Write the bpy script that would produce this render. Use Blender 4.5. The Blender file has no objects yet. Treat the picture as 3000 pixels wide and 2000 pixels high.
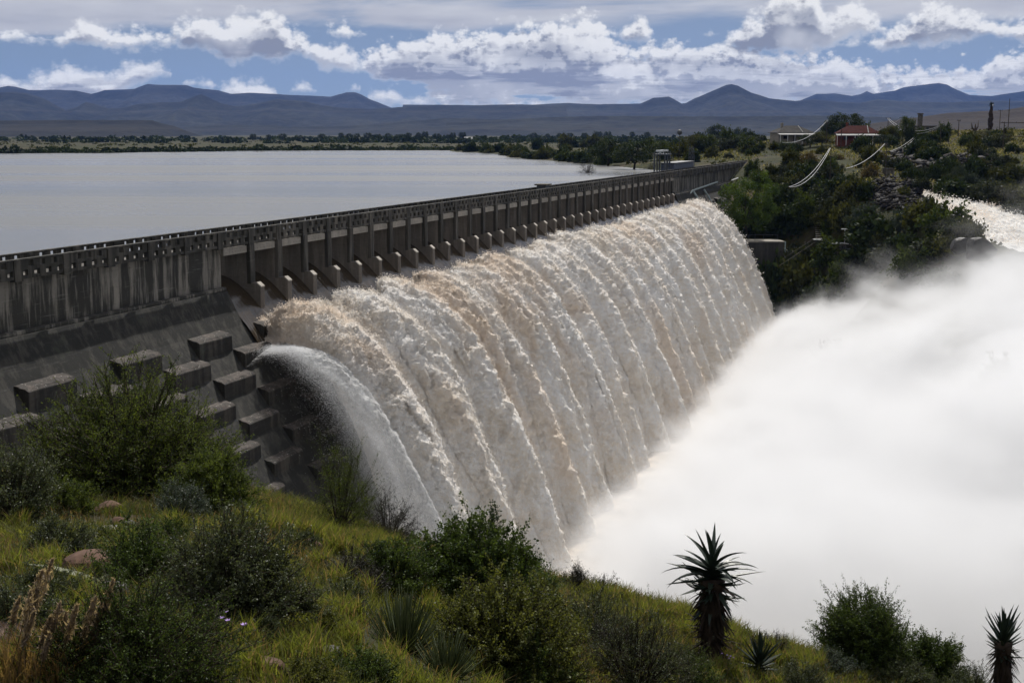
import bpy, bmesh, math, random
import numpy as np
from mathutils import Vector, Matrix

random.seed(7)
RNG = np.random.default_rng(11)
SC = bpy.context.scene
COL = SC.collection
R = math.radians

# ------------------------------------------------------------------ camera
F_PX, HZ = 1300.0, 134.0                 # focal length in pixels of a 1024 wide frame, row of the horizon
PITCH = math.atan((341 - HZ) / F_PX)
CAMZ = 50.0
cam_d = bpy.data.cameras.new('camera')
cam = bpy.data.objects.new('camera', cam_d)
COL.objects.link(cam)
cam.location = (0, 0, CAMZ)
cam.rotation_euler = (math.pi / 2 - PITCH, 0, 0)
cam_d.sensor_width = 36.0
cam_d.lens = F_PX / 1024 * 36.0
cam_d.clip_start = 0.3
cam_d.clip_end = 90000
SC.camera = cam


def ray(x, y):
    X = (x - 512) / F_PX
    D = (y - 341) / F_PX
    return (X, math.cos(PITCH) - D * math.sin(PITCH), -(math.sin(PITCH) + D * math.cos(PITCH)))


def P(x, y, Y):
    """surveyed point: where the sight line of a measured picture point stands at forward distance Y"""
    r = ray(x, y)
    t = Y / r[1]
    return Vector((r[0] * t, Y, CAMZ + r[2] * t))


def PZ(x, y, z):
    r = ray(x, y)
    t = (CAMZ - z) / -r[2]
    return Vector((r[0] * t, r[1] * t, z))


# dam coordinates: s along the crest, n towards downstream, h metres below the camera
DS = Vector((0.31570, 0.94886, 0)).normalized()
DN = Vector((DS.y, -DS.x, 0))


def W(n, s, h):
    return (DS.x * s + DN.x * n, DS.y * s + DN.y * n, CAMZ - h)


def WA(n, s, h):
    n, s, h = np.broadcast_arrays(np.asarray(n, float), np.asarray(s, float), np.asarray(h, float))
    return np.stack([DS.x * s + DN.x * n, DS.y * s + DN.y * n, CAMZ - h], -1)


# ------------------------------------------------------------------ noise (numpy gradient noise)
_perm = np.random.default_rng(3).permutation(256)
_perm = np.concatenate([_perm, _perm, _perm])
_g3 = np.random.default_rng(4).normal(size=(256, 3))
_g3 /= np.linalg.norm(_g3, axis=1)[:, None]


def pnoise(p):
    p = np.asarray(p, float)
    i = np.floor(p).astype(int)
    f = p - i
    i &= 255
    u = f * f * f * (f * (f * 6 - 15) + 10)
    out = 0
    for dx in (0, 1):
        wx = u[..., 0] if dx else 1 - u[..., 0]
        for dy in (0, 1):
            wy = u[..., 1] if dy else 1 - u[..., 1]
            for dz in (0, 1):
                wz = u[..., 2] if dz else 1 - u[..., 2]
                h = _perm[_perm[_perm[(i[..., 0] + dx) & 255] + ((i[..., 1] + dy) & 255)] + ((i[..., 2] + dz) & 255)]
                g = _g3[h]
                d = g[..., 0] * (f[..., 0] - dx) + g[..., 1] * (f[..., 1] - dy) + g[..., 2] * (f[..., 2] - dz)
                out = out + d * wx * wy * wz
    return out * 1.5


def fbm(p, oct=4, rough=0.5, billow=False):
    p = np.asarray(p, float)
    a, s, tot = 1.0, 0, 0
    for k in range(oct):
        v = pnoise(p)
        if billow:
            v = 1 - 2 * np.abs(v)
        s = s + a * v
        tot += a
        a *= rough
        p = p * 2.03 + 17.3
    return s / tot


def sstep(a, b, x):
    t = np.clip((x - a) / (b - a), 0, 1)
    return t * t * (3 - 2 * t)


# ------------------------------------------------------------------ meshes and objects
def np_mesh(name, verts, faces, mats=(), smooth=False, col=None):
    """faces: (k,3) or (k,4) array, or a list of such arrays (then one material slot each)"""
    verts = np.asarray(verts, np.float32).reshape(-1, 3)
    groups = faces if isinstance(faces, list) else [faces]
    groups = [np.asarray(g, np.int32) for g in groups]
    me = bpy.data.meshes.new(name)
    me.vertices.add(len(verts))
    me.vertices.foreach_set('co', verts.ravel())
    loops = np.concatenate([g.ravel() for g in groups])
    tot = np.concatenate([np.full(len(g), g.shape[1], np.int32) for g in groups])
    start = np.concatenate([[0], np.cumsum(tot)[:-1]]).astype(np.int32)
    me.loops.add(len(loops))
    me.loops.foreach_set('vertex_index', loops)
    me.polygons.add(len(tot))
    me.polygons.foreach_set('loop_start', start)
    me.polygons.foreach_set('loop_total', tot)
    mi = np.concatenate([np.full(len(g), k, np.int32) for k, g in enumerate(groups)])
    me.polygons.foreach_set('material_index', mi)
    if smooth:
        me.polygons.foreach_set('use_smooth', np.ones(len(tot), bool))
    for m in mats:
        me.materials.append(m)
    if col is not None:
        at = me.color_attributes.new('tint', 'FLOAT_COLOR', 'POINT')
        col = np.asarray(col, np.float32)
        if col.shape[1] == 3:
            col = np.concatenate([col, np.ones((len(col), 1), np.float32)], 1)
        at.data.foreach_set('color', col.ravel())
    me.update(calc_edges=True)
    me.validate()
    return me


def grid_faces(nu, nv, wrap=False):
    i = np.arange(nu - 1)[:, None]
    j = np.arange(nv - 1 if not wrap else nv)[None, :]
    j2 = (j + 1) % nv
    return np.stack([i * nv + j, i * nv + j2, (i + 1) * nv + j2, (i + 1) * nv + j], -1).reshape(-1, 4)


def link(name, me, parent=None, label=None, cat=None, group=None, kind=None, loc=None):
    o = bpy.data.objects.new(name, me)
    COL.objects.link(o)
    if parent is not None:
        o.parent = parent
    tag(o, label, cat, group, kind)
    if loc is not None:
        o.location = loc
    return o


def tag(o, label=None, cat=None, group=None, kind=None):
    if label:
        o['label'] = label
    if cat:
        o['category'] = cat
    if group:
        o['group'] = group
    if kind:
        o['kind'] = kind
    return o


def copy_tree(o, parent=None):
    c = o.copy()
    COL.objects.link(c)
    if parent is not None:
        c.parent = parent
    for ch in list(o.children):
        copy_tree(ch, c)
    return c


class MB:
    """collects simple solids into one mesh"""

    def __init__(self):
        self.v, self.f = [], []

    def add(self, vs, fs):
        k = len(self.v)
        self.v += [tuple(v) for v in vs]
        self.f += [tuple(i + k for i in f) for f in fs]

    def box8(self, c):
        self.add(c, [(0, 3, 2, 1), (4, 5, 6, 7), (0, 1, 5, 4), (1, 2, 6, 5), (2, 3, 7, 6), (3, 0, 4, 7)])

    def box(self, lo, hi, M=None):
        x0, y0, z0 = lo
        x1, y1, z1 = hi
        c = [(x0, y0, z0), (x1, y0, z0), (x1, y1, z0), (x0, y1, z0), (x0, y0, z1), (x1, y0, z1), (x1, y1, z1), (x0, y1, z1)]
        if M is not None:
            c = [M @ Vector(p) for p in c]
        self.box8(c)

    def dbox(self, n0, n1, s0, s1, h0, h1):
        """box in dam coordinates, h0 above h1"""
        c = [W(n0, s0, h1), W(n1, s0, h1), W(n1, s1, h1), W(n0, s1, h1), W(n0, s0, h0), W(n1, s0, h0), W(n1, s1, h0), W(n0, s1, h0)]
        self.box8(c)

    def prism(self, poly, f):
        """poly: list of 2d points; f(p, k) gives the 3d point at end k"""
        m = len(poly)
        vs = [f(p, 0) for p in poly] + [f(p, 1) for p in poly]
        fs = [tuple(range(m))[::-1], tuple(range(m, 2 * m))]
        fs += [(i, (i + 1) % m, m + (i + 1) % m, m + i) for i in range(m)]
        self.add(vs, fs)

    def tube(self, pts, r, seg=6, r1=None, cap=True):
        pts = [Vector(p) for p in pts]
        m = len(pts)
        vs = []
        for i, p in enumerate(pts):
            d = (pts[min(i + 1, m - 1)] - pts[max(i - 1, 0)]).normalized()
            a = d.orthogonal().normalized() if abs(d.z) > 0.95 else d.cross(Vector((0, 0, 1))).normalized()
            b = d.cross(a)
            rr = r if r1 is None else r + (r1 - r) * i / max(1, m - 1)
            if isinstance(r, (list, tuple)):
                rr = r[i]
            for k in range(seg):
                t = 2 * math.pi * k / seg
                vs.append(p + a * math.cos(t) * rr + b * math.sin(t) * rr)
        fs = []
        for i in range(m - 1):
            for k in range(seg):
                fs.append((i * seg + k, i * seg + (k + 1) % seg, (i + 1) * seg + (k + 1) % seg, (i + 1) * seg + k))
        if cap:
            fs.append(tuple(range(seg))[::-1])
            fs.append(tuple((m - 1) * seg + k for k in range(seg)))
        self.add(vs, fs)

    def mesh(self, name, mats, smooth=False, bevel=0):
        me = bpy.data.meshes.new(name)
        me.from_pydata(self.v, [], self.f)
        for m in (mats if isinstance(mats, (list, tuple)) else [mats]):
            me.materials.append(m)
        bm = bmesh.new()
        bm.from_mesh(me)
        bmesh.ops.recalc_face_normals(bm, faces=bm.faces)
        if bevel:
            bmesh.ops.bevel(bm, geom=[e for e in bm.edges if e.is_manifold and e.calc_face_angle(0) > 0.5],
                            offset=bevel, segments=1, affect='EDGES', clamp_overlap=True)
        bm.to_mesh(me)
        bm.free()
        if smooth:
            me.polygons.foreach_set('use_smooth', [True] * len(me.polygons))
        me.update()
        return me

    def obj(self, name, mats, parent=None, smooth=False, bevel=0, **kw):
        return link(name, self.mesh(name, mats, smooth, bevel), parent, **kw)


def empty(name, loc=(0, 0, 0), label=None, cat=None, group=None, rz=0):
    o = bpy.data.objects.new(name, None)
    COL.objects.link(o)
    o.location = loc
    o.rotation_euler = (0, 0, rz)
    o.empty_display_size = 0.2
    return tag(o, label, cat, group)


# ------------------------------------------------------------------ node helper
class NT:
    def __init__(self, tree):
        self.t = tree
        self.n = tree.nodes
        self.l = tree.links

    def new(self, typ, **kw):
        nd = self.n.new(typ)
        for k, v in kw.items():
            if k == 'ins':
                for key, val in v.items():
                    sock = nd.inputs[key]
                    if isinstance(val, bpy.types.NodeSocket):
                        self.l.new(val, sock)
                    else:
                        sock.default_value = val
            else:
                setattr(nd, k, v)
        return nd

    def math(self, op, a, b=None, c=None, clamp=False):
        nd = self.n.new('ShaderNodeMath')
        nd.operation = op
        nd.use_clamp = clamp
        for i, v in enumerate((a, b, c)):
            if v is None:
                continue
            if isinstance(v, bpy.types.NodeSocket):
                self.l.new(v, nd.inputs[i])
            else:
                nd.inputs[i].default_value = v
        return nd.outputs[0]

    def ss(self, x, a, b, o0=0.0, o1=1.0):
        nd = self.n.new('ShaderNodeMapRange')
        nd.interpolation_type = 'SMOOTHSTEP'
        for i, v in enumerate((x, a, b, o0, o1)):
            if isinstance(v, bpy.types.NodeSocket):
                self.l.new(v, nd.inputs[i])
            else:
                nd.inputs[i].default_value = v
        return nd.outputs[0]

    def noise(self, vec, scale, detail=3, rough=0.5, dist=0.0, out=0, kind='FBM', dim='3D'):
        nd = self.n.new('ShaderNodeTexNoise')
        nd.noise_dimensions = dim
        nd.noise_type = kind
        if vec is not None:
            self.l.new(vec, nd.inputs['Vector'])
        nd.inputs['Scale'].default_value = scale
        nd.inputs['Detail'].default_value = detail
        nd.inputs['Roughness'].default_value = rough
        nd.inputs['Distortion'].default_value = dist
        return nd.outputs[out]

    def ramp(self, x, stops, interp='LINEAR'):
        nd = self.n.new('ShaderNodeValToRGB')
        nd.color_ramp.interpolation = interp
        el = nd.color_ramp.elements
        while len(el) < len(stops):
            el.new(0.5)
        for e, (p, c) in zip(el, stops):
            e.position = p
            e.color = (c[0], c[1], c[2], 1) if not isinstance(c, (int, float)) else (c, c, c, 1)
        self.l.new(x, nd.inputs[0])
        return nd.outputs[0]

    def mix(self, fac, a, b, mode='MIX'):
        nd = self.n.new('ShaderNodeMix')
        nd.data_type = 'RGBA'
        nd.blend_type = mode
        for key, v in ((0, fac), (6, a), (7, b)):
            if isinstance(v, bpy.types.NodeSocket):
                self.l.new(v, nd.inputs[key])
            elif key == 0:
                nd.inputs[0].default_value = v
            else:
                nd.inputs[key].default_value = (v[0], v[1], v[2], 1)
        return nd.outputs[2]

    def mapv(self, vec, scale=(1, 1, 1), rot=(0, 0, 0), loc=(0, 0, 0)):
        nd = self.n.new('ShaderNodeMapping')
        self.l.new(vec, nd.inputs[0])
        nd.inputs['Location'].default_value = loc
        nd.inputs['Rotation'].default_value = rot
        nd.inputs['Scale'].default_value = scale
        return nd.outputs[0]

    def obj_co(self):
        return self.n.new('ShaderNodeTexCoord').outputs['Object']

    def pos(self):
        return self.n.new('ShaderNodeNewGeometry').outputs['Position']

    def bump(self, h, strength=0.5, dist=0.1, normal=None):
        nd = self.n.new('ShaderNodeBump')
        self.l.new(h, nd.inputs['Height'])
        nd.inputs['Strength'].default_value = strength
        nd.inputs['Distance'].default_value = dist
        if normal is not None:
            self.l.new(normal, nd.inputs['Normal'])
        return nd.outputs[0]


def material(name):
    m = bpy.data.materials.new(name)
    m.use_nodes = True
    m.node_tree.nodes.clear()
    t = NT(m.node_tree)
    out = t.new('ShaderNodeOutputMaterial')
    return m, t, out


def principled(t, out, color, rough=0.8, spec=0.3, normal=None, metallic=0.0):
    b = t.new('ShaderNodeBsdfPrincipled')
    for k, v in (('Base Color', color), ('Roughness', rough), ('Specular IOR Level', spec), ('Metallic', metallic)):
        if isinstance(v, bpy.types.NodeSocket):
            t.l.new(v, b.inputs[k])
        elif k == 'Base Color':
            b.inputs[k].default_value = (v[0], v[1], v[2], 1)
        else:
            b.inputs[k].default_value = v
    if normal is not None:
        t.l.new(normal, b.inputs['Normal'])
    if out is not None:
        t.l.new(b.outputs[0], out.inputs['Surface'])
    return b


def plain(name, color, rough=0.7, spec=0.3, var=0.25, scale=3.0, bump=0.0, metallic=0.0):
    """one plain painted or natural surface with a little mottling"""
    m, t, out = material(name)
    co = t.obj_co()
    nz = t.noise(co, scale, 5, 0.6)
    c2 = tuple(max(0, c * (1 - var)) for c in color)
    c1 = tuple(c * (1 + var) for c in color)
    c = t.mix(t.ss(nz, 0.3, 0.7), c2, c1)
    nrm = t.bump(nz, bump, 0.05) if bump else None
    principled(t, out, c, rough, spec, nrm, metallic)
    return m
# ------------------------------------------------------------------ daylight
SUN_AZ, SUN_EL = 9.0, 50.0
SKY_STRENGTH = 0.06
world = bpy.data.worlds.new('World')
SC.world = world
world.use_nodes = True
wt = NT(world.node_tree)
wt.n.clear()
sun_l = bpy.data.lights.new('sun', 'SUN')
sun_l.energy = 5.0
sun_l.angle = R(0.53)
sun_l.color = (1.0, 0.955, 0.89)
sun = bpy.data.objects.new('sun', sun_l)
COL.objects.link(sun)
sd = Vector((math.sin(R(SUN_AZ)) * math.cos(R(SUN_EL)), math.cos(R(SUN_AZ)) * math.cos(R(SUN_EL)), math.sin(R(SUN_EL))))
sun.rotation_euler = sd.to_track_quat('Z', 'Y').to_euler()
sun.location = sd * 300

# rows of cumulus: (azimuth mark, top mark, base mark) read along the horizon
ROW_A = [[(60, 108, 110), (100, 84, 112), (130, 88, 118), (180, 98, 114), (215, 80, 120), (235, 63, 122), (270, 72, 122), (330, 80, 128), (370, 72, 120),
          (400, 86, 118), (450, 58, 122), (500, 46, 124), (535, 54, 150), (556, 30, 158), (600, 42, 146), (640, 37, 148), (690, 72, 134), (720, 88, 140), (745, 102, 160),
          (800, 108, 168), (838, 134, 168), (856, 156, 158)],
         [(1960, 114, 116), (1998, 92, 126), (2030, 60, 126), (2072, 38, 124), (2130, 26, 118), (2180, 44, 102), (2212, 66, 98), (2290, 72, 114), (2330, 56, 112), (2420, 40, 112)]]
ROW_B = [[(836, 132, 172), (870, 100, 190), (940, 92, 205), (985, 96, 225), (1000, 74, 238), (1060, 72, 246), (1090, 94, 250), (1130, 70, 250), (1200, 57, 250),
          (1290, 45, 250), (1340, 32, 250), (1378, 55, 250), (1400, 98, 250), (1460, 108, 250), (1530, 98, 250), (1600, 108, 250), (1670, 92, 250), (1760, 118, 250), (1900, 130, 250),
          (1960, 150, 250), (2020, 168, 250), (2100, 158, 250), (2200, 152, 250), (2262, 122, 250), (2352, 128, 250), (2430, 120, 250)]]
ROW_C = [[(748, 80, 82), (775, 66, 94), (800, 60, 96), (838, 78, 90), (846, 84, 86)],
         [(1402, 84, 86), (1430, 62, 104), (1462, 44, 106), (1486, 60, 100), (1497, 80, 84)],
         [(1648, 100, 106), (1668, 72, 122), (1700, 50, 126), (1738, 30, 128), (1762, 6, 128), (1800, -8, 130), (1850, -2, 128), (1880, 30, 124), (1930, 16, 100), (1980, 52, 96), (2012, 84, 88)]]
ROW_D = [[(-60, 180, 230), (0, 188, 230), (50, 177, 230), (100, 190, 230), (170, 172, 230), (200, 163, 230), (228, 165, 230), (290, 176, 230), (330, 154, 206), (370, 158, 188), (397, 148, 184), (415, 172, 182)],
         [(438, 196, 200), (472, 182, 204), (512, 200, 206)], [(522, 208, 214), (556, 185, 232), (618, 190, 232), (644, 214, 224)], [(672, 208, 212), (700, 196, 216), (728, 206, 214)],
         [(800, 205, 209), (822, 198, 212), (836, 207, 210)], [(846, 214, 236), (900, 205, 240), (940, 216, 244), (1000, 230, 246)], [(1600, 84, 86), (1618, 78, 94), (1634, 86, 88)], [(1900, 110, 113), (1925, 100, 125), (1948, 112, 115)]]


def az_of(x):
    return (x - 1176) * 0.01896


def el_of(y):
    return (308 - y) * 0.01896


def row_curves(row):
    top, base = [], []
    for i, seg in enumerate(row):
        lo = row[i - 1][-1][0] if i else -999
        hi = row[i + 1][0][0] if i + 1 < len(row) else 9999
        x0, x1 = seg[0][0], seg[-1][0]
        m0, m1 = seg[0][1] * 0.4 + seg[0][2] * 0.6, seg[-1][1] * 0.4 + seg[-1][2] * 0.6
        g0, g1 = min(40.0, (x0 - lo) * 0.45), min(40.0, (hi - x1) * 0.45)
        # each cloud tapers to nothing in the gap beside it
        top += [(x0 - g0, m0 + 30)] + [(x, t) for x, t, b in seg] + [(x1 + g1, m1 + 30)]
        base += [(x0 - g0, m0 - 30)] + [(x, b) for x, t, b in seg] + [(x1 + g1, m1 - 30)]
    f = lambda x: min(1, max(0, (az_of(x) + 24) / 48))
    T = [(f(x), 0.0 if t is None else el_of(t) / 7) for x, t in top]
    B = [(f(x), 1.0 if b is None else el_of(b) / 7) for x, b in base]
    return T, B


def set_curve(cv, pts):
    pts = sorted((min(1, max(0, x)), min(1, max(0, y))) for x, y in pts)
    cv.points[0].location = (0.0, pts[0][1])
    cv.points[1].location = (1.0, pts[-1][1])
    for x, y in pts:
        if 0.001 < x < 0.999:
            cv.points.new(x, y)
    for p in cv.points:
        p.handle_type = 'VECTOR'


def cloud_group():
    g = bpy.data.node_groups.new('cumulus_rows', 'ShaderNodeTree')
    g.interface.new_socket('az', in_out='INPUT', socket_type='NodeSocketFloat')
    g.interface.new_socket('el', in_out='INPUT', socket_type='NodeSocketFloat')
    g.interface.new_socket('d', in_out='OUTPUT', socket_type='NodeSocketFloat')
    t = NT(g)
    gi, go = t.new('NodeGroupInput'), t.new('NodeGroupOutput')
    az, el = gi.outputs[0], gi.outputs[1]
    v = t.new('ShaderNodeCombineXYZ', ins={0: az, 1: t.math('MULTIPLY', el, 1.35), 2: 3.7}).outputs[0]
    n1 = t.noise(v, 0.62, 7, 0.56, 0.25, dim='2D')
    vo = t.new('ShaderNodeTexVoronoi', feature='F1', voronoi_dimensions='2D')
    t.l.new(v, vo.inputs['Vector'])
    vo.inputs['Scale'].default_value = 1.5
    vo.inputs['Detail'].default_value = 3.0
    vo.inputs['Roughness'].default_value = 0.55
    puff = t.math('SUBTRACT', 0.42, vo.outputs['Distance'])
    nz = t.math('ADD', t.math('MULTIPLY', t.math('SUBTRACT', n1, 0.44), 1.9), t.math('MULTIPLY', puff, 0.75))
    u = t.math('MULTIPLY', t.math('ADD', az, 24.0), 1 / 48.0)
    u3 = t.new('ShaderNodeCombineXYZ', ins={0: u, 1: u, 2: u}).outputs[0]
    curves = []
    rows = [row_curves(r) for r in (ROW_A, ROW_B, ROW_C, ROW_D)]
    flat = [c for r in rows for c in r]
    outs = []
    for k in range(0, 8, 3):
        nd = t.new('ShaderNodeRGBCurve')
        t.l.new(u3, nd.inputs['Color'])
        for j in range(3):
            if k + j < 8:
                set_curve(nd.mapping.curves[j], flat[k + j])
        nd.mapping.update()
        sp = t.new('ShaderNodeSeparateColor')
        t.l.new(nd.outputs[0], sp.inputs[0])
        outs += [sp.outputs[j] for j in range(3)]
    d = None
    amps = (0.62, 0.8, 0.6, 0.42)
    for r in range(4):
        tp = t.math('MULTIPLY', outs[2 * r], 7.0)
        bs = t.math('MULTIPLY', outs[2 * r + 1], 7.0)
        a = t.math('ADD', t.math('ADD', t.math('SUBTRACT', tp, el), 0.14), t.math('MULTIPLY', nz, amps[r]))
        b = t.math('ADD', t.math('ADD', t.math('SUBTRACT', el, bs), 0.10), t.math('MULTIPLY', nz, amps[r] * 0.55))
        m = t.math('MINIMUM', a, b)
        if r == 1:      # the big mass breaks into layers towards the horizon
            st = t.noise(t.mapv(v, (0.16, 1.5, 1)), 1.0, 4, 0.55)
            m = t.math('SUBTRACT', m, t.math('MULTIPLY', t.ss(st, 0.5, 0.68), t.ss(el, 3.4, 1.6, 0.0, 0.62)))
        d = m if d is None else t.math('MAXIMUM', d, m)
    t.l.new(d, go.inputs[0])
    return g


def build_world():
    t = wt
    out = t.new('ShaderNodeOutputWorld')
    sky = t.new('ShaderNodeTexSky', sky_type='NISHITA', sun_disc=False)
    sky.sun_elevation = R(SUN_EL)
    sky.sun_rotation = R(SUN_AZ)
    sky.altitude = 700
    sky.air_density = 1.0
    sky.dust_density = 0.6
    sky.ozone_density = 2.2
    co = t.new('ShaderNodeTexCoord').outputs['Generated']
    lift = t.new('ShaderNodeVectorMath', operation='ADD', ins={0: co, 1: (0, 0, 0.16)})
    t.l.new(t.new('ShaderNodeVectorMath', operation='NORMALIZE', ins={0: lift.outputs[0]}).outputs[0], sky.inputs[0])
    skybg = t.new('ShaderNodeBackground', ins={0: t.mix(1.0, sky.outputs[0], (1.10, 1.0, 0.93), 'MULTIPLY'), 1: SKY_STRENGTH})
    sp = t.new('ShaderNodeSeparateXYZ', ins={0: co})
    x, y, z = sp.outputs
    az = t.math('MULTIPLY', t.math('ARCTAN2', x, y), 57.29578)
    el = t.math('MULTIPLY', t.math('ARCSINE', z), 57.29578)
    g = cloud_group()

    def inst(a, e):
        n = t.new('ShaderNodeGroup')
        n.node_tree = g
        t.l.new(a, n.inputs[0])
        t.l.new(e, n.inputs[1])
        return n.outputs[0]
    d0 = inst(az, el)
    d1 = inst(t.math('ADD', az, 0.12), t.math('ADD', el, 0.33))
    alpha = t.ss(d0, -0.10, 0.42)
    v = t.new('ShaderNodeCombineXYZ', ins={0: az, 1: el, 2: 0.0}).outputs[0]
    big = t.noise(v, 0.33, 3, 0.5)
    emb = t.math('MULTIPLY', t.ss(t.math('SUBTRACT', d1, d0), -0.30, 0.22), t.ss(d0, 0.0, 0.35))
    thick = t.math('MULTIPLY', t.ss(d1, 0.10, 0.75), t.ss(big, 0.34, 0.60))
    thick = t.math('MULTIPLY', thick, t.ss(el, 1.8, 3.6, 0.35, 1.0))
    # flat layers stacked towards the horizon
    lay = t.noise(t.mapv(v, (0.22, 1.7, 1), loc=(3.1, 0.4, 0)), 1.0, 5, 0.6, 0.3)
    lay = t.math('MULTIPLY', t.ss(lay, 0.46, 0.64), t.ss(el, 3.9, 2.6))
    shade2 = t.math('ADD', t.math('MULTIPLY', emb, 0.46), t.math('MULTIPLY', thick, 0.70))
    shade2 = t.math('ADD', shade2, t.math('MULTIPLY', t.math('MULTIPLY', lay, t.ss(d0, 0.1, 0.5)), 0.42), clamp=True)
    ccol = t.ramp(shade2, [(0.0, (0.93, 0.925, 0.91)), (0.35, (0.66, 0.665, 0.68)), (0.75, (0.40, 0.415, 0.46)), (1.0, (0.27, 0.285, 0.335))])
    # veil of high cloud, streaked, thick in the upper left
    vv = t.mapv(v, (0.07, 0.42, 1), (0, 0, R(4)))
    st = t.noise(vv, 1.0, 6, 0.58, 0.4)
    gate = t.math('ADD', t.ss(el, 2.9, 5.2, -0.40, 0.14), t.ss(az, -9.0, -21.0, 0.0, 0.26))
    gate = t.math('ADD', gate, t.ss(el, 6.0, 14.0, 0.0, 0.02))
    va = t.math('MULTIPLY', t.ss(t.math('ADD', st, gate), 0.46, 0.66), 0.9)
    vcol = t.ramp(t.noise(vv, 2.3, 4, 0.5), [(0.3, (0.46, 0.465, 0.51)), (0.7, (0.70, 0.70, 0.71))])
    # general fair weather cloud higher up, outside the view but over the valley
    den = t.math('ADD', t.math('MAXIMUM', z, 0.0), 0.12)
    pl = t.new('ShaderNodeCombineXYZ', ins={0: t.math('DIVIDE', x, den), 1: t.math('DIVIDE', y, den), 2: 0.0}).outputs[0]
    hn = t.noise(pl, 0.9, 6, 0.55, 0.3)
    ha = t.math('MULTIPLY', t.ss(hn, 0.47, 0.62), t.ss(el, 6.5, 9.0))
    hcol = t.ramp(hn, [(0.48, (0.54, 0.54, 0.54)), (0.75, (0.30, 0.31, 0.335))])
    b1 = t.new('ShaderNodeBackground', ins={0: vcol, 1: 1.0})
    b2 = t.new('ShaderNodeBackground', ins={0: hcol, 1: 1.0})
    b3 = t.new('ShaderNodeBackground', ins={0: ccol, 1: 0.95})
    m = skybg
    for fac, b in ((va, b1), (ha, b2), (alpha, b3)):
        mx = t.new('ShaderNodeMixShader')
        t.l.new(fac, mx.inputs[0])
        t.l.new(m.outputs[0], mx.inputs[1])
        t.l.new(b.outputs[0], mx.inputs[2])
        m = mx
    t.l.new(m.outputs[0], out.inputs['Surface'])


build_world()
world.cycles.sampling_method = 'MANUAL'
world.cycles.sample_map_resolution = 512

vs = SC.view_settings
vs.view_transform = 'Standard'
vs.look = 'None'
vs.exposure = 0.0
vs.gamma = 1.0
SC.display_settings.display_device = 'sRGB'

# ------------------------------------------------------------------ render set-up
cy = SC.cycles
SC.render.engine = 'CYCLES'
cy.use_denoising = True
try:
    cy.denoiser = 'OPENIMAGEDENOISE'
except Exception:
    pass
cy.use_adaptive_sampling = True
cy.adaptive_threshold = 0.02
cy.max_bounces = 10
cy.diffuse_bounces = 5
cy.glossy_bounces = 3
cy.transmission_bounces = 4
cy.transparent_max_bounces = 16
cy.volume_bounces = 4
cy.sample_clamp_indirect = 6.0
cy.caustics_reflective = False
cy.caustics_refractive = False

# ------------------------------------------------------------------ the air
def build_haze():
    m, t, out = material('valley_air')
    v = t.new('ShaderNodeVolumePrincipled')
    v.inputs['Color'].default_value = (0.21, 0.39, 0.95, 1)
    v.inputs['Density'].default_value = 1.8e-5
    v.inputs['Anisotropy'].default_value = 0.2
    t.l.new(v.outputs[0], out.inputs['Volume'])
    m.cycles.homogeneous_volume = True if hasattr(m.cycles, 'homogeneous_volume') else False
    b = MB()
    b.box((-16000, -1500, 3.0), (16000, 19000, 900.0))
    return b.obj('haze', m, kind='stuff', label='thin blue air over the whole valley')


HAZE = build_haze()
# ------------------------------------------------------------------ the shape of the land
LAKE_Z = CAMZ - 11.8
RIVER_FLOOR = 7.0

# shoreline of the reservoir, surveyed on the water level
SHORE_PX = [(-120, 153.4), (0, 152.8), (60, 152.4), (100, 152.6), (150, 151.4), (180, 151.2), (240, 150.4), (330, 150.0), (449, 149.8), (452, 151.4), (476, 152.3),
            (504, 154.2), (507, 156.8), (540, 159.5), (580, 163.2), (612, 165.6), (640, 168.0), (664, 170.2)]
shore = [PZ(x, y, LAKE_Z).xy for x, y in SHORE_PX]
end_up = Vector(W(-60.5, 318, 0)).xy
start_up = Vector(W(-60.5, -200, 0)).xy
LAKE_POLY = np.array([(-900.0, 700.0)] + [tuple(p) for p in shore] + [tuple(Vector(W(-66, 330, 0)).xy), tuple(end_up), tuple(start_up), (-900.0, -100.0)])


def poly_sd(px, py, poly):
    """signed distance, negative inside"""
    d = np.full(px.shape, 1e18)
    inside = np.zeros(px.shape, bool)
    m = len(poly)
    for i in range(m):
        ax, ay = poly[i]
        bx, by = poly[(i + 1) % m]
        ex, ey = bx - ax, by - ay
        wx, wy = px - ax, py - ay
        t = np.clip((wx * ex + wy * ey) / (ex * ex + ey * ey), 0, 1)
        d = np.minimum(d, (wx - ex * t) ** 2 + (wy - ey * t) ** 2)
        c = ((ay > py) != (by > py))
        with np.errstate(divide='ignore', invalid='ignore'):
            xi = ax + (py - ay) * ex / (ey if ey != 0 else 1e-9)
        inside ^= c & (px < xi)
    d = np.sqrt(d)
    return np.where(inside, -d, d)


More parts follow.
